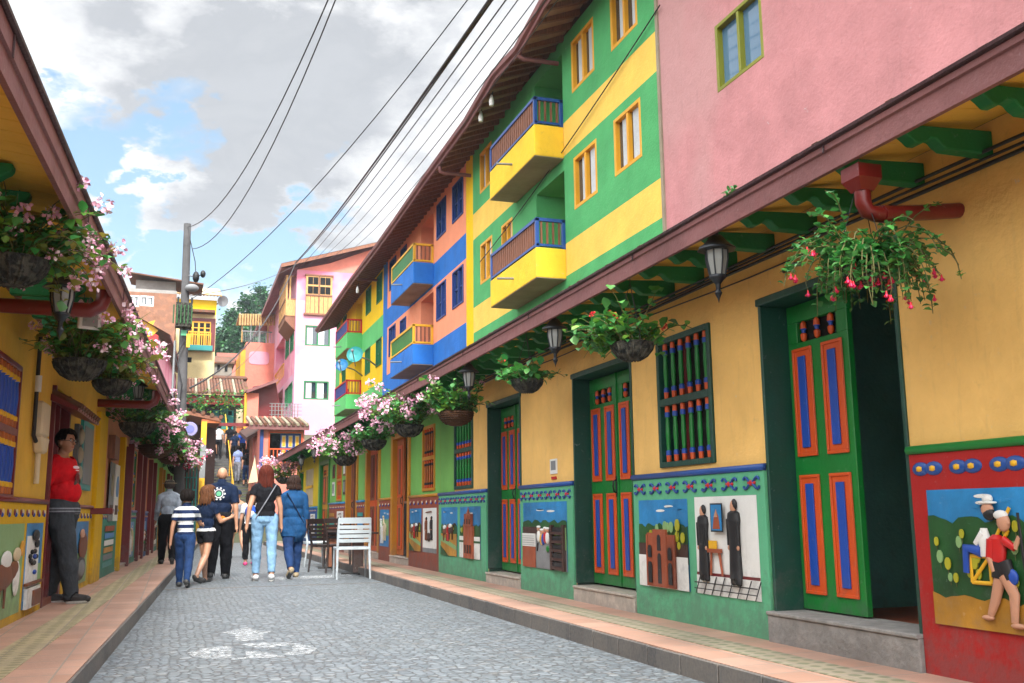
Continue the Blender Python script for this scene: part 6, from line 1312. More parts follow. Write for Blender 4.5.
    sh_ = Vector((0, 0, -low))
    me = bpy.data.meshes.new('tmp'); me.from_pydata([tuple(Vector(v)+sh_) for v in mb.v], [], mb.f)
    to = bpy.data.objects.new('tmp', me); C.objects.link(to)
    r = to.modifiers.new('r', 'REMESH'); r.mode = 'VOXEL'; r.voxel_size = vox; s = to.modifiers.new('s', 'SMOOTH'); s.factor = .6; s.iterations = 4
    dg = bpy.context.evaluated_depsgraph_get(); dg.update(); m2 = bpy.data.meshes.new_from_object(to.evaluated_get(dg)); bpy.data.objects.remove(to)
    nv = len(m2.vertices); co = np.empty(nv*3); m2.vertices.foreach_get('co', co); co = co.reshape(-1, 3)
    nf = len(m2.polygons); F_ = [tuple(p.vertices) for p in m2.polygons]; fc = np.empty(nf*3); m2.polygons.foreach_get('center', fc); fc = fc.reshape(-1, 3)
    nor = np.empty(nv*3); m2.vertices.foreach_get('normal', nor); nor = nor.reshape(-1, 3)
    best = np.full(nf, 1e9); bi = np.zeros(nf, int); tt = np.zeros(nf)
    for i, (lab, a, b, rr_) in enumerate(bones):
        a = np.array(a+sh_); b = np.array(b+sh_); d = b-a; L2 = max(1e-9, d@d); t = np.clip(((fc-a)@d)/L2, 0, 1); dist = np.linalg.norm(fc-(a+t[:, None]*d), axis=1)-rr_
        q = dist < best; best[q] = dist[q]; bi[q] = i; tt[q] = t[q]
    labs = np.array([bones[i][0] for i in bi]); fzr = fc[:, 2]/h
    m2.materials.clear(); m2.materials.append(M(skin)); idx = np.zeros(nf, int); parts = []
    for cname, mat, tests, off, sm in clothes:
        sel = np.zeros(nf, bool)
        for lb, t0, t1 in tests:
            if lb == 'z': sel |= (fzr > t0) & (fzr < t1) & np.isin(labs, ['torso', 'thigh', 'sho', 'shin', 'shinu', 'neck'])
            else:
                sel |= (labs == lb) & (tt >= t0) & (tt <= t1)
                if lb == 'shin': sel |= (labs == 'shinu')
        m2.materials.append(M(mat)); idx[sel] = len(m2.materials)-1; parts.append((cname, mat, sel, off, sm))
    m2.polygons.foreach_set('material_index', idx); m2.polygons.foreach_set('use_smooth', [True]*nf)
    Rn = np.array(RZ); co_w = co@Rn.T; m2.vertices.foreach_set('co', co_w.ravel()); m2.update(); m2.name = 'body'
    ob = bpy.data.objects.new('body', m2); C.objects.link(ob); ob.parent = T
    for cname, mat, sel, off, sm in parts:
        fi = np.nonzero(sel)[0]
        if len(fi) < 10: continue
        used = sorted({v for k in fi for v in F_[k]}); mp_ = {v: i for i, v in enumerate(used)}; vs = co[used].copy(); nn = nor[used]; fs = [tuple(mp_[v] for v in F_[k]) for k in fi]
        E = set()
        for q in fs:
            for i in range(len(q)): a, b = q[i], q[(i+1) % len(q)]; E.add((min(a, b), max(a, b)))
        E = np.array(list(E)); deg = np.bincount(E.ravel(), minlength=len(vs))[:, None]
        cnt = {}
        for q in fs:
            for i in range(len(q)): a, b = q[i], q[(i+1) % len(q)]; e = (min(a, b), max(a, b)); cnt[e] = cnt.get(e, 0)+1
        bd = np.zeros(len(vs), bool)
        for e, c_ in cnt.items():
            if c_ == 1: bd[list(e)] = True
        if sel.sum() and off > 0:
            vs = vs+nn*off
        for _ in range(sm):
            s2 = np.zeros_like(vs); np.add.at(s2, E[:, 0], vs[E[:, 1]]); np.add.at(s2, E[:, 1], vs[E[:, 0]]); avg = s2/np.maximum(1, deg); nv_ = vs*.4+avg*.6; nv_[bd] = vs[bd]; vs = nv_
        x, y, z = vs[:, 0], vs[:, 1], vs[:, 2]
        vs = vs+nn*((.0035 if off > .008 else .001)*np.sin(z*38+x*23+np.sin(y*31+x*11)*1.7)*np.sin(z*13+y*19+1.3))[:, None]
        me = bpy.data.meshes.new(cname); me.from_pydata((vs@Rn.T).tolist(), [], fs); me.materials.append(M(mat)); me.polygons.foreach_set('use_smooth', [True]*len(fs))
        o = bpy.data.objects.new(cname, me); C.objects.link(o); o.parent = T; sd = o.modifiers.new('solid', 'SOLIDIFY'); sd.thickness = .004; sd.offset = 1
    def put(mbx, name):   # local -> world offset
        mbx.v = [tuple(RZ @ (Vector(v)+sh_)) for v in mbx.v]; return mbx.build(name, T, wld=False)
    if hair:
        kind, hm = hair[0], hair[1]; random.seed(hash(label) % 999 if 0 else len(label)); n = 26; rows = 18; hbm = MB(); vs = []; keep = set()
        R_ = (.050*h*hs, .060*h*hs, .060*h*hs); c0 = hd+Rh @ Vector((0, -.008*h, .014*h))*hs
        longv = {'short': .0, 'bob': .35, 'long': 1.0, 'cap': -.2, 'wavy': .7}[kind]
        for i in range(rows+1):
            th_ = pi*.86*i/rows if kind != 'cap' else pi*.55*i/rows
            for k in range(n):
                ph = 2*pi*k/n; d = Vector((math.sin(th_)*math.cos(ph), math.sin(th_)*math.sin(ph), math.cos(th_))); j = 1+(.05 if kind == 'wavy' or kind == 'bob' else .025)*math.sin(ph*9+th_*5)+random.uniform(-.02, .02)
                v = Vector((d.x*R_[0], d.y*R_[1], d.z*R_[2]))*j*(1.12 if kind in ('bob', 'wavy') else 1.04)
                if d.z < 0 and d.y < .35: v.z *= 1+longv*1.9; v.x *= 1+longv*.35; v.y = v.y*(1-.1*longv)-.0*h
                vs.append(c0+Rh @ v); 
                if (d.y > .42 and d.z < .52) or (kind in ('short', 'cap') and d.z < (-.62 if d.y < 0 else -.05)): keep.add(len(vs)-1)
        fs = [(i*n+k, i*n+(k+1) % n, (i+1)*n+(k+1) % n, (i+1)*n+k) for i in range(rows) for k in range(n)]; fs = [q for q in fs if not any(v in keep for v in q)]
        hbm.add(vs, fs, hm, True)
        if kind != 'cap':
            cen = hd+Rh @ Vector((0, -.006*h, .012*h))*hs; RR = (.049*h*hs, .058*h*hs, .058*h*hs); nl = 120
            ext = {'short': 0, 'bob': .05, 'long': .13, 'wavy': .10}[kind]*h
            for q_ in range(nl):
                ph = random.uniform(0, 2*pi); dy = math.sin(ph); t0 = random.uniform(.05, .9)
                te = 1.05 if dy > .55 else (1.45 if dy > .2 else (2.0 if kind == 'short' else 1.95))
                if kind == 'short' and dy <= .55: te = 1.6 if dy > -.2 else 2.3
                pts = []; rad = random.uniform(1.0, 1.12)*(1.1 if kind in ('bob', 'wavy') else 1.04); wv = random.uniform(0, 6)
                t0 = min(t0, te-.5)
                for i in range(7):
                    t_ = t0+(te-t0)*i/6; w_ = 1+(.06 if kind in ('bob', 'wavy') else .015)*math.sin(i*1.9+wv)
                    pts.append(cen+Rh @ Vector((RR[0]*math.sin(t_)*math.cos(ph)*rad*w_, RR[1]*math.sin(t_)*math.sin(ph)*rad*w_, RR[2]*math.cos(t_)*rad)))
                if ext and dy <= .55:
                    l_ = pts[-1].copy()
                    for i in range(4): l_ = l_+Vector((random.uniform(-.006, .006)*h+math.cos(ph)*.003*h, -.002*h, -ext*random.uniform(.15, .32))); pts.append(l_.copy())
                m_ = len(pts); hbm.tube(pts, [.004*h]+[.0085*h]*(m_-3)+[.006*h, .001*h], hm, 5)
        ho = put(hbm, 'cap' if kind == 'cap' else 'hair'); 
        if kind == 'cap':
            b = MB(); b.prism(Fr(c0, Rh @ Vector((1, 0, 0)), Rh @ Vector((0, 0, 1))), [(0, 0)]*0+[(-.03*h, 0), (.03*h, 0), (.03*h, .001), (-.03*h, .001)], .0, .004, hm)
            bb = MB(); pts = [c0+Rh @ Vector((math.cos(t)*.042*h, .045*h+math.sin(t)*.045*h, .008*h)) for t in [pi*i/10 for i in range(11)]]; bb.add(pts+[p+Vector((0, 0, .006)) for p in pts], [tuple(range(11)), tuple(range(11, 22))]+[(i, i+1, 12+i, 11+i) for i in range(10)], hm, False); put(bb, 'cap_brim')
    ey = MB()
    for s in (-1, 1): ey.ell(hd+Rh @ Vector((s*.018*h, .0455*h, .008*h))*hs, (.0065*h, .005*h, .0045*h), 'white', 8, rot=Rh); ey.ell(hd+Rh @ Vector((s*.018*h, .0495*h, .008*h))*hs, (.003*h, .002*h, .003*h), 'black', 6, rot=Rh); ey.tube([hd+Rh @ Vector((s*.010*h, .049*h, .018*h))*hs, hd+Rh @ Vector((s*.026*h, .045*h, .019*h))*hs], .002*h, 'hair_black', 4)
    put(ey, 'eyes'); mo = MB(); mo.tube([hd+Rh @ Vector((x*h, (.0475-abs(x)*.25)*h, -.030*h))*hs for x in (-.014, -.006, 0, .006, .014)], [.001*h, .003*h, .0034*h, .003*h, .001*h], 'terracotta', 6); put(mo, 'mouth')
    so = MB()
    for s in (-1, 1):
        hl, ball, toe, fd = J['foot%d' % s]; so.tube([hl-Vector((0, 0, .021*h)), ball-Vector((0, 0, .016*h)), toe-Vector((0, 0, .008*h))], [.022*h, .022*h, .015*h], shoe, 8)
    for v in range(len(so.v)):
        pass
    put(so, 'shoe_sole')
    return T, J, h, RZ, sh_, put, Rh
TEE = lambda m, t=.55, o=.014: ('shirt', m, [('torso', .05, 1), ('neck', 0, .12), ('sho', 0, 1), ('uarm', 0, t)], o, 6)
TRO = lambda m, t=1.0, o=.012: ('trousers', m, [('z', .40, .575), ('thigh', 0, 1), ('shin', 0, t)], o, 6)
SHOE = lambda m: ('shoes', m, [('foot', 0, 1)], .006, 2)
def strap(R, side=1, m='c_black'):
    T, J, h, RZ, sh_, put, Rh = R; b = MB(); a = J['neck0']; p = J['pel']; pts = []
    for i in range(9):
        t = i/8; c = a.lerp(p, t); x = (1-2*t)*.085*h*side; pts.append(c+Vector((x, -(.085*h-abs(x)*.25), -.0*h)))
    b.tube(pts, .010, m, 5); put(b, 'bag_strap')
def shoe_soles(): pass
# man leaning in the doorway on the left
p = atZ(58, 603, .13)
R_ = person('man in red printed T-shirt and glasses leaning against the yellow wall', (p.x-.02, p.y, .13), math.radians(-108), 1.83, lean=-4, legs=((-7, 3, 0), (15, 5, 0)), arms=((-16, 16, 25), (-20, 14, 30)), fat=1.22, belly=.022, skin='skin_dark', headyaw=math.radians(-18), vox=.008,
  clothes=(('shirt', 'c_red', [('torso', .0, .97), ('sho', 0, 1), ('uarm', 0, .8)], .024, 6), ('shirt_hem', 'c_plaid', [('z', .505, .535)], .03, 2), TRO('c_greyjean', 1, .026), SHOE('black')), hair=('short', 'hair_black'), shoe='white')
T, J, h, RZ, sh_, put, Rh = R_
b = MB(); hd = J['head']
for s in (-1, 1): c = hd+Rh @ Vector((s*.019*h, .054*h, .007*h)); b.tube([c+Rh @ Vector((math.cos(t)*.014*h, 0, math.sin(t)*.010*h)) for t in [2*pi*i/12 for i in range(13)]], .0017*h, 'black', 5); b.tube([c+Rh @ Vector((s*.014*h, 0, 0)), hd+Rh @ Vector((s*.046*h, 0, .006*h))], .0015*h, 'black', 4)
b.tube([hd+Rh @ Vector((-.006*h, .056*h, .008*h)), hd+Rh @ Vector((.006*h, .056*h, .008*h))], .0017*h, 'black', 4); put(b, 'glasses')
b = MB(); cc = J['chest']+Vector((0, .1*h, 0))
for (x, z, rx, rz, m) in ((.0, .035, .055, .012, 'petal_white'), (-.01, .018, .04, .006, 'petal_white'), (.0, -.03, .035, .05, 'maroon'), (.02, -.07, .03, .035, 'darkbrown'), (-.02, -.05, .025, .035, 'darkbrown'), (.0, -.09, .03, .015, 'maroon')): b.ell(J['chest']+Vector((x*h, (.058*1.22+.008)*h+(.012*h if z < -.02 else 0), z*h)), (rx*h*.8, .012, rz*h*.8), m, 10)
put(b, 'shirt_print')
# old man in a hat
p = atZ(166, 564, .13)
R_ = person('old man in grey-blue shirt, black trousers and flat hat walking away on left pavement', (p.x, p.y, .13), math.radians(4), 1.60, lean=3, hs=1.0, legs=((13, 6, 0), (-14, 12, 16)), arms=((12, 9, 30), (12, 9, 30)), skin='skin_dark', clothes=(TEE('c_shirtgrey', 1.0, .018), ('sleeves', 'c_shirtgrey', [('farm', 0, .9)], .014, 3), TRO('c_black', 1, .02), SHOE('black')), hair=('short', 'hair_grey'))
T, J, h, RZ, sh_, put, Rh = R_; b = MB(); c = J['head']+Vector((0, 0, .03*h)); b.lathe(c, [(.085*h, 0), (.087*h, .006*h), (.055*h, .008*h), (.052*h, .035*h), (.035*h, .044*h), (0, .045*h)], 'c_beige', 16); put(b, 'hat')
# boy
p = atZ(183, 587, 0)
R_ = person('boy in navy and white striped T-shirt and blue jeans seen from behind', (p.x, p.y, 0), math.radians(-6), 1.39, hs=1.22, legs=((16, 6, 0), (-16, 16, 22)), arms=((-12, 12, 14), (38, 14, 45)), clothes=(TEE('c_stripe', .6, .012), TRO('c_jean', 1, .010), SHOE('black')), hair=('short', 'hair_black'))
# girl
p = atZ(204, 583, 0)
R_ = person('girl with wavy brown hair in dark shorts looking right and holding something orange', (p.x, p.y, 0), math.radians(-40), 1.46, hs=1.18, legs=((12, 6, 0), (-14, 20, 20)), arms=((20, 10, 70), (25, 12, 80)), clothes=(TEE('c_navy', .4, .012), ('shirt_band', 'c_white', [('z', .535, .56)], .016, 1), ('shorts', 'c_black', [('z', .42, .55), ('thigh', 0, .42)], .016, 5), SHOE('black')), hair=('wavy', 'hair_brown'), headyaw=math.radians(-35))
T, J, h, RZ, sh_, put, Rh = R_; b = MB(); b.ell((J['hand1']+J['hand-1'])/2+Vector((0, .03, 0)), (.07, .05, .055), 'c_orange', 10, jit=.1); put(b, 'orange_toy')
# bald man
p = atZ(218, 579.5, 0)
R_ = person('tall bald man in navy T-shirt with a white ring emblem on its back', (p.x, p.y, 0), math.radians(-8), 1.84, fat=1.1, sh=1.08, legs=((-14, 12, 16), (15, 7, 0)), arms=((14, 11, 22), (-12, 10, 16)), clothes=(TEE('c_navy', .75, .018), TRO('c_black', 1, .028), SHOE('black')))
T, J, h, RZ, sh_, put, Rh = R_; b = MB(); c = J['chest']+Vector((-.015*h, -.075*h, .015*h))
b.lathe(c, [(.018*h, -.004), (.022*h, .004), (.0, .006)], 'dado_green', 14, axis=(0, -1, .1)); b.lathe(c, [(.030*h, -.004), (.034*h, .002), (.038*h, .002), (.04*h, -.004)], 'c_white', 18, axis=(0, -1, .1))
for i in range(10): t = 2*pi*i/10; q = c+Vector((math.cos(t)*.050*h, .002+abs(math.cos(t))*.006, math.sin(t)*.050*h)); b.lathe(q, [(.008*h, -.006), (.009*h, .0), (0, .001)], 'c_white', 8, axis=(0, -1, .1))
put(b, 'emblem')
b = MB(); 
# red-haired woman
p = atZ(263, 581, 0)
R_ = person('woman with long red-brown hair, black top and light blue jeans, seen from behind', (p.x, p.y, 0), math.radians(0), 1.80, fat=1.0, hip=1.18, sh=.95, legs=((9, 5, 0), (-8, 8, 12)), arms=((-12, 16, 18), (4, 14, 10)), clothes=(TEE('c_black', .35, .018), ('trousers', 'c_lightjean', [('z', .40, .565), ('thigh', 0, 1), ('shin', 0, .88)], .010, 4), SHOE('c_white')), hair=('long', 'hair_red'), shoe='white'); strap(R_, 1, 'c_grey')
# woman in blue tunic
p = atZ(292, 578, 0)
R_ = person('woman with short dark curly hair in blue tunic and navy trousers', (p.x, p.y, 0), math.radians(5), 1.68, fat=1.08, hip=1.1, sh=.95, legs=((-14, 26, 34), (14, 5, 0)), arms=((10, 8, 20), (2, 9, 8)), clothes=(('tunic', 'c_teal', [('torso', 0, 1), ('sho', 0, 1), ('uarm', 0, 1), ('farm', 0, .35), ('z', .40, .7), ('thigh', 0, .2)], .026, 10), TRO('c_jean', .95, .012), SHOE('c_beige')), hair=('bob', 'hair_dark'), shoe='black'); strap(R_, -1, 'c_navy')
# woman with cap
p = atZ(236, 559, 0)
R_ = person('woman in navy cap, grey tank top and black shorts walking beyond the bald man', (p.x, p.y, 0), math.radians(8), 1.68, sh=.92, hip=1.08, legs=((22, 8, 0), (-22, 22, 30)), arms=((-18, 12, 40), (15, 12, 45)), clothes=(('shirt', 'c_grey', [('torso', .1, .86)], .012, 5), ('shorts', 'c_black', [('z', .42, .56), ('thigh', 0, .5)], .02, 5), SHOE('black')), hair=('cap', 'c_navy'), vox=.011)
b = MB(); T, J, h, RZ, sh_, put, Rh = R_; c = J['waist']+Vector((.12*h, 0, -.0)); b.ell(c, (.05*h, .05*h, .06*h), 'c_black', 10); put(b, 'waist_bag')
p = atZ(249, 565.5, 0)
R_ = person('girl with blue and white backpack, black leggings and pink shoes behind the red-haired woman', (p.x, p.y, 0), math.radians(-4), 1.52, hs=1.08, legs=((6, 4, 0), (-6, 10, 8)), arms=((6, 10, 20), (6, 10, 20)), clothes=(TEE('c_white', .5, .014), ('trousers', 'c_black', [('z', .4, .56), ('thigh', 0, 1), ('shin', 0, .75)], .010, 4), SHOE('c_pink')), hair=('long', 'hair_dark'), shoe='white', vox=.011)
T, J, h, RZ, sh_, put, Rh = R_; b = MB(); c = J['chest']+Vector((0, -.10*h, -.02*h)); b.ell(c, (.08*h, .05*h, .10*h), 'c_blue', 12); b.ell(c+Vector((0, -.035*h, -.03*h)), (.055*h, .03*h, .05*h), 'c_white', 10); put(b, 'backpack')
# people farther along and on the stairs
far = [(271, 556, 0, 1.1, 'small girl in pink dress half hidden behind the red-haired woman', 'c_pink', 'c_pink', 'hair_dark', 'long'),
       (312, 548, 0, 1.6, 'person in white top far along the street beside the blue woman', 'c_white', 'c_black', 'hair_dark', 'short')]
for (x, y, z, H, lab, c1, c2, hm, hk) in far:
    p = atZ(x, y, z); person(lab, (p.x, p.y, z), .1, H, legs=((8, 5, 0), (-8, 8, 8)), clothes=(TEE(c1, .5), TRO(c2), SHOE('black')), hair=(hk, hm), vox=.016, fingers=False)
def stz(y): return (int((y-40.5)/.4)+1)*5.35/34 if y > 40.5 else 0
for (x, yf, H, c1, c2, lab) in ((218, 461, 1.65, 'c_white', 'c_black', 'person in white top and dark trousers high on the stairs, left of two'), (229, 460, 1.7, 'c_black', 'c_black', 'person in black with white scarf high on the stairs, right of two'), (211, 471, 1.7, 'c_black', 'c_black', 'person in dark clothes at left edge of the stairs'), (237, 484, 1.68, 'c_lilac', 'c_grey', 'person in lilac top and grey trousers low on the stairs'), (246, 486, 1.65, 'c_black', 'c_jean', 'person in dark top and blue shorts low on the stairs'), (242, 463, 1.6, 'c_blue', 'c_black', 'person in bright blue shirt halfway up the stairs'), (234, 466, 1.6, 'c_navy', 'c_black', 'person in navy halfway up the stairs')):
    y = 40.
    while y < 54:
        q = atY(x, yf, y)
        if q.z <= stz(y): break
        y += .1
    q = atY(x, yf, y); person(lab, (q.x, y+.1, stz(y+.1)), random.uniform(-.3, .3), H, legs=((18, 20, 0), (-6, 6, 4)), clothes=(TEE(c1, .5), TRO(c2, 1 if 'shorts' not in lab else .3), SHOE('black')), hair=('short', 'hair_black'), vox=.022, fingers=False, group='people on the stairs')
# ================================================================== chairs and tables
def chair(label, loc, yaw, mat, sc=1.08):
    T = thing('chair', label, 'chair', tuple(loc), 'slatted cafe chairs on the cobbles', 0); R = Matrix.Rotation(yaw, 3, 'Z'); w, d = .23, .22
    def fin(mb, name, bev=.006): mb.v = [tuple(R @ (Vector(v)*sc)) for v in mb.v]; return mb.build(name, T, bev, wld=False)
    for sx in (-1, 1):
        b = MB(); b.tube([(sx*(w+.01), d+.01, 0), (sx*w, d-.01, .44)], [.016, .021], mat, 6); fin(b, 'leg', 0)
        b = MB(); b.tube([(sx*(w+.01), -d-.05, 0), (sx*w, -d, .42), (sx*w, -d-.01, .47)], [.016, .022, .022], mat, 6); fin(b, 'leg', 0)
    b = MB()
    for sx in (-1, 1): b.box(WF, sx*w-.018, sx*w+.018, -d, d, .415, .45, mat)
    b.box(WF, -w-.018, w+.018, d-.02, d+.02, .414, .451, mat); b.box(WF, -w-.018, w+.018, -d-.02, -d+.02, .414, .451, mat)
    for i in range(6): y = -d+.03+i*(2*d-.04)/6; b.box(WF, -w+.02, w-.02, y, y+.055, .435, .452, mat)
    fin(b, 'seat')
    b = MB()
    for sx in (-1, 1): b.tube([(sx*w, -d-.0, .45), (sx*w, -d-.05, .68), (sx*(w-.005), -d-.10, .86)], [.022, .02, .017], mat, 6)
    zs = [.52, .585, .65, .715, .79]
    for i, z in enumerate(zs):
        hh = .05 if i < 4 else .085; y = -d-.01-(z-.45)*.22; n = 8; pts = []
        for k in range(n+1): x = -w+2*w*k/n; o = -.03*(1-(x/w)**2); pts += [(x, y+o-.01*1, z), (x, y+o-.01-.01*hh/.05*1, z+hh), (x, y+o+.008, z), (x, y+o+.008-.01*hh/.05, z+hh)]
        for k in range(n): a = 4*k; e = 4*(k+1); b.add([pts[a], pts[a+1], pts[a+2], pts[a+3], pts[e], pts[e+1], pts[e+2], pts[e+3]], [(0, 1, 5, 4), (2, 6, 7, 3), (1, 3, 7, 5), (0, 4, 6, 2)], mat, False)
    fin(b, 'backrest', 0); return T
q = atZ(354, 579, 0); chair('white slatted plastic chair with its back to the camera, nearest of the chairs', (q.x, q.y+.25, 0), math.radians(-3), 'white_plastic', 1.1)
q = atZ(326, 573, 0); chair('dark brown slatted chair turned sideways left of the white chair', (q.x+.12, q.y+.3, 0), math.radians(-62), 'brown_plastic', 1.08)
q = atZ(318, 567, 0); chair('white slatted chair mostly hidden behind the dark brown chairs', (q.x, q.y+.5, 0), math.radians(-80), 'white_plastic', 1.08)
q = atZ(341, 569, 0); chair('dark brown slatted chair between the wooden table posts', (q.x, q.y+.5, 0), math.radians(-10), 'brown_plastic', 1.08)
for x, y, lab, dz in ((360, 575, 'dark square table on a thick wooden post behind the white chair', 0), (334.5, 569, 'dark square table on a pale wooden post behind the brown chair', 0)):
    q = atZ(x, y, 0); T = thing('table', lab, 'table', (q.x, q.y+.25, 0), 'cafe tables on the cobbles'); c = Vector((q.x, q.y+.25, 0)); Ft = Fr(c, (1, 0, 0), (0, 1, 0))
    b = MB(); b.box(Ft, -.3, .3, -.3, .3, .68, .71, 'brown_plastic'); b.build('tabletop', T, .005); b = MB(); b.box(Ft, -.085, .085, -.085, .085, .03, .68, 'darkbrown' if x > 350 else 'wood_brown'); b.build('post', T, .006); b = MB()
    b.box(Ft, -.28, .28, -.04, .04, 0.002, .03, 'black_metal'); b.box(Ft, -.04, .04, -.28, .28, .003, .034, 'black_metal'); b.build('base', T)
# ================================================================== sky, sun, camera
w = bpy.data.worlds.new('World'); scene.world = w; w.use_nodes = True; t = w.node_tree; N, L = t.nodes, t.links; bg = N['Background']
class Wn: pass
nt = Wn(); nt.N = N; nt.L = L; nt.l = lambda a, b: L.new(a, b)
SUN_EL, SUN_AZ = math.radians(42), math.radians(186)
sky = N.new('ShaderNodeTexSky'); sky.sky_type = 'NISHITA'; sky.sun_disc = False; sky.sun_elevation = SUN_EL; sky.sun_rotation = SUN_AZ; sky.air_density = 1.3; sky.dust_density = 1.5; sky.ozone_density = 1.0
tc = N.new('ShaderNodeTexCoord').outputs['Generated']
mp = N.new('ShaderNodeMapping'); mp.inputs['Scale'].default_value = (1, 1, 1.9); L.new(tc, mp.inputs[0])
wp = N.new('ShaderNodeTexNoise'); wp.inputs['Scale'].default_value = 2.4; wp.inputs['Detail'].default_value = 4; L.new(mp.outputs[0], wp.inputs['Vector'])
w2 = N.new('ShaderNodeVectorMath'); w2.operation = 'SCALE'; w2.inputs['Scale'].default_value = .45; L.new(wp.outputs['Color'], w2.inputs[0])
w3 = N.new('ShaderNodeVectorMath'); w3.operation = 'ADD'; L.new(mp.outputs[0], w3.inputs[0]); L.new(w2.outputs[0], w3.inputs[1])
wf_ = N.new('ShaderNodeTexNoise'); wf_.inputs['Scale'].default_value = 6.5; wf_.inputs['Detail'].default_value = 7; wf_.inputs['Roughness'].default_value = .6; L.new(mp.outputs[0], wf_.inputs['Vector'])
wg_ = N.new('ShaderNodeVectorMath'); wg_.operation = 'SUBTRACT'; L.new(wf_.outputs['Color'], wg_.inputs[0]); wg_.inputs[1].default_value = (.5, .5, .5)
wh_ = N.new('ShaderNodeVectorMath'); wh_.operation = 'SCALE'; wh_.inputs['Scale'].default_value = .42; L.new(wg_.outputs[0], wh_.inputs[0])
wdir = N.new('ShaderNodeVectorMath'); wdir.operation = 'ADD'; L.new(tc, wdir.inputs[0]); L.new(wh_.outputs[0], wdir.inputs[1])
n1 = noise(nt, w3.outputs[0], 5.2, 10, .56); n2 = noise(nt, w3.outputs[0], 3.4, 6, .5); n3 = noise(nt, w3.outputs[0], 9, 9, .6)
def blobs(lst, base=0):
    out = None
    for (x, y, rad, amp) in lst:
        d = ray(x, y).normalized(); dp = N.new('ShaderNodeVectorMath'); dp.operation = 'DOT_PRODUCT'; nn = N.new('ShaderNodeVectorMath'); nn.operation = 'NORMALIZE'; L.new(wdir.outputs[0], nn.inputs[0]); L.new(nn.outputs[0], dp.inputs[0]); dp.inputs[1].default_value = d
        r = rad/1000; mr = N.new('ShaderNodeMapRange'); mr.interpolation_type = 'SMOOTHSTEP'; mr.inputs[1].default_value = math.cos(r*1.5); mr.inputs[2].default_value = 1.0; mr.inputs[3].default_value = 0; mr.inputs[4].default_value = amp; L.new(dp.outputs['Value'], mr.inputs[0])
        if out is None: out = mr.outputs[0]
        else: a = N.new('ShaderNodeMath'); a.operation = 'ADD'; L.new(out, a.inputs[0]); L.new(mr.outputs[0], a.inputs[1]); out = a.outputs[0]
    return out
def madd(a, b, k=1.0, c=0.0):
    q = N.new('ShaderNodeMath'); q.operation = 'MULTIPLY_ADD'; L.new(b, q.inputs[0]); q.inputs[1].default_value = k
    if a is None: q.inputs[2].default_value = c
    else: L.new(a, q.inputs[2])
    return q.outputs[0]
blue = blobs([(85, 110, 48, 1.0), (95, 180, 46, 1.0), (40, 55, 26, .4), (178, 140, 34, .7), (228, 262, 40, .8), (160, 300, 60, 1.0), (300, 235, 30, .35), (262, 290, 60, 1.0), (115, 250, 34, .7), (200, 250, 30, .5), (355, 150, 20, .3)])
bl = madd(blue, n1, 3.0, 0)
bmask = mrange(nt, bl, 2.0, 2.55)
dark = blobs([(250, 60, 120, .5), (330, 90, 120, .55), (240, 110, 80, .25), (420, 40, 120, .25), (180, 40, 80, .2), (130, 10, 70, .2), (360, 190, 60, .15)])
dm = mrange(nt, madd(dark, n2, 2.4), 1.2, 2.1)
white = (4.3, 4.3, 4.32); greyc = (2.1, 2.18, 2.32)
cl = mixc(nt, dm, white, greyc); cl = mixc(nt, mrange(nt, n3, .5, .62, 0, .16), cl, (3.2, 3.25, 3.3)); cl = mixc(nt, mrange(nt, n3, .38, .5, .45, 0), cl, (2.4, 2.48, 2.62))
skyc = mixc(nt, 1.0, sky.outputs[0], (1.15, 1.25, 1.3), 'MULTIPLY'); skyc = mixc(nt, .6, skyc, (.95, 1.42, 1.85))
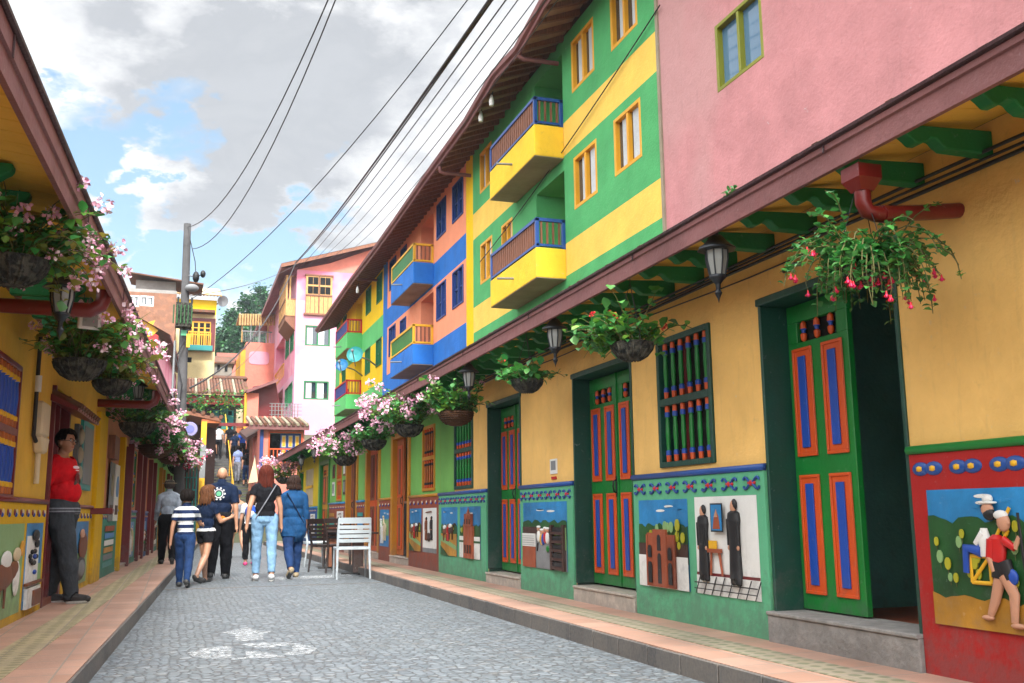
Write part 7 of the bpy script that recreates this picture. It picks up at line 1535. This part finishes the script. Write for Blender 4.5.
# added fill light: unseen sky overhead and behind the viewer is brightened
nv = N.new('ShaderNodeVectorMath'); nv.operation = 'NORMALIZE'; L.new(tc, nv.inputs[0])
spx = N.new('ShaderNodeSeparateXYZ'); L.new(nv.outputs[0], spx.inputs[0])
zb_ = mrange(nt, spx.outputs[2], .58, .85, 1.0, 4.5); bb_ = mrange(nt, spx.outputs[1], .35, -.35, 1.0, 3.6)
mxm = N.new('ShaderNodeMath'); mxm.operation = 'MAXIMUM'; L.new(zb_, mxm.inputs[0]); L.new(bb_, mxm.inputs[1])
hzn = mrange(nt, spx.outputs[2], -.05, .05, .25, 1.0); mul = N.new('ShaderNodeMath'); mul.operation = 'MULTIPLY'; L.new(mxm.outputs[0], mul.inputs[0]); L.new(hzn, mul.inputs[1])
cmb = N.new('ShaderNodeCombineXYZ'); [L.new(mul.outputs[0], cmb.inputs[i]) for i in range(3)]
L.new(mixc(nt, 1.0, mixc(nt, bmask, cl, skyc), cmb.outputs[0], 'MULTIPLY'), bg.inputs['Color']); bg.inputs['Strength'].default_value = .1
s = bpy.data.lights.new('sun', 'SUN'); s.energy = 2.2; s.angle = math.radians(8); s.color = (1, .95, .88); so = bpy.data.objects.new('sun', s); C.objects.link(so)
sd = Vector((math.sin(SUN_AZ)*math.cos(SUN_EL), math.cos(SUN_AZ)*math.cos(SUN_EL), math.sin(SUN_EL)))
so.rotation_euler = sd.to_track_quat('Z', 'Y').to_euler()
cam = bpy.data.cameras.new('camera'); co = bpy.data.objects.new('camera', cam); C.objects.link(co); scene.camera = co
cam.sensor_width = 36; cam.lens = FPX/1024*36; cam.clip_start = .05; cam.clip_end = 3000
xr = RW @ Vector((1, 0, 0)); yu = RW @ Vector((0, -1, 0)); zb = RW @ Vector((0, 0, -1))
co.matrix_world = Matrix(((xr.x, yu.x, zb.x, 0), (xr.y, yu.y, zb.y, 0), (xr.z, yu.z, zb.z, EH), (0, 0, 0, 1)))
hm = bpy.data.materials.new('haze'); hm.use_nodes = True; ht = hm.node_tree; ht.nodes.remove(ht.nodes['Principled BSDF']); pv = ht.nodes.new('ShaderNodeVolumePrincipled'); pv.inputs['Density'].default_value = .0005; pv.inputs['Color'].default_value = (.75, .85, .95, 1); pv.inputs['Anisotropy'].default_value = .2; ht.links.new(pv.outputs[0], ht.nodes['Material Output'].inputs['Volume']); MATS['haze'] = hm
mb = MB(); mb.box(WF, -150, 150, -30, 240, -1.2, 60, 'haze'); structure(mb, 'haze', 'thin haze over the street and hill', 'stuff')
cy = scene.cycles; cy.max_bounces = 7; cy.diffuse_bounces = 4; cy.glossy_bounces = 2; cy.transmission_bounces = 3; cy.volume_bounces = 0
cam.dof.use_dof = False
scene.view_settings.view_transform = 'Standard'; scene.view_settings.look = 'None'; scene.view_settings.exposure = 1.5; scene.view_settings.gamma = 1
scene.render.resolution_x = 1024; scene.render.resolution_y = 683
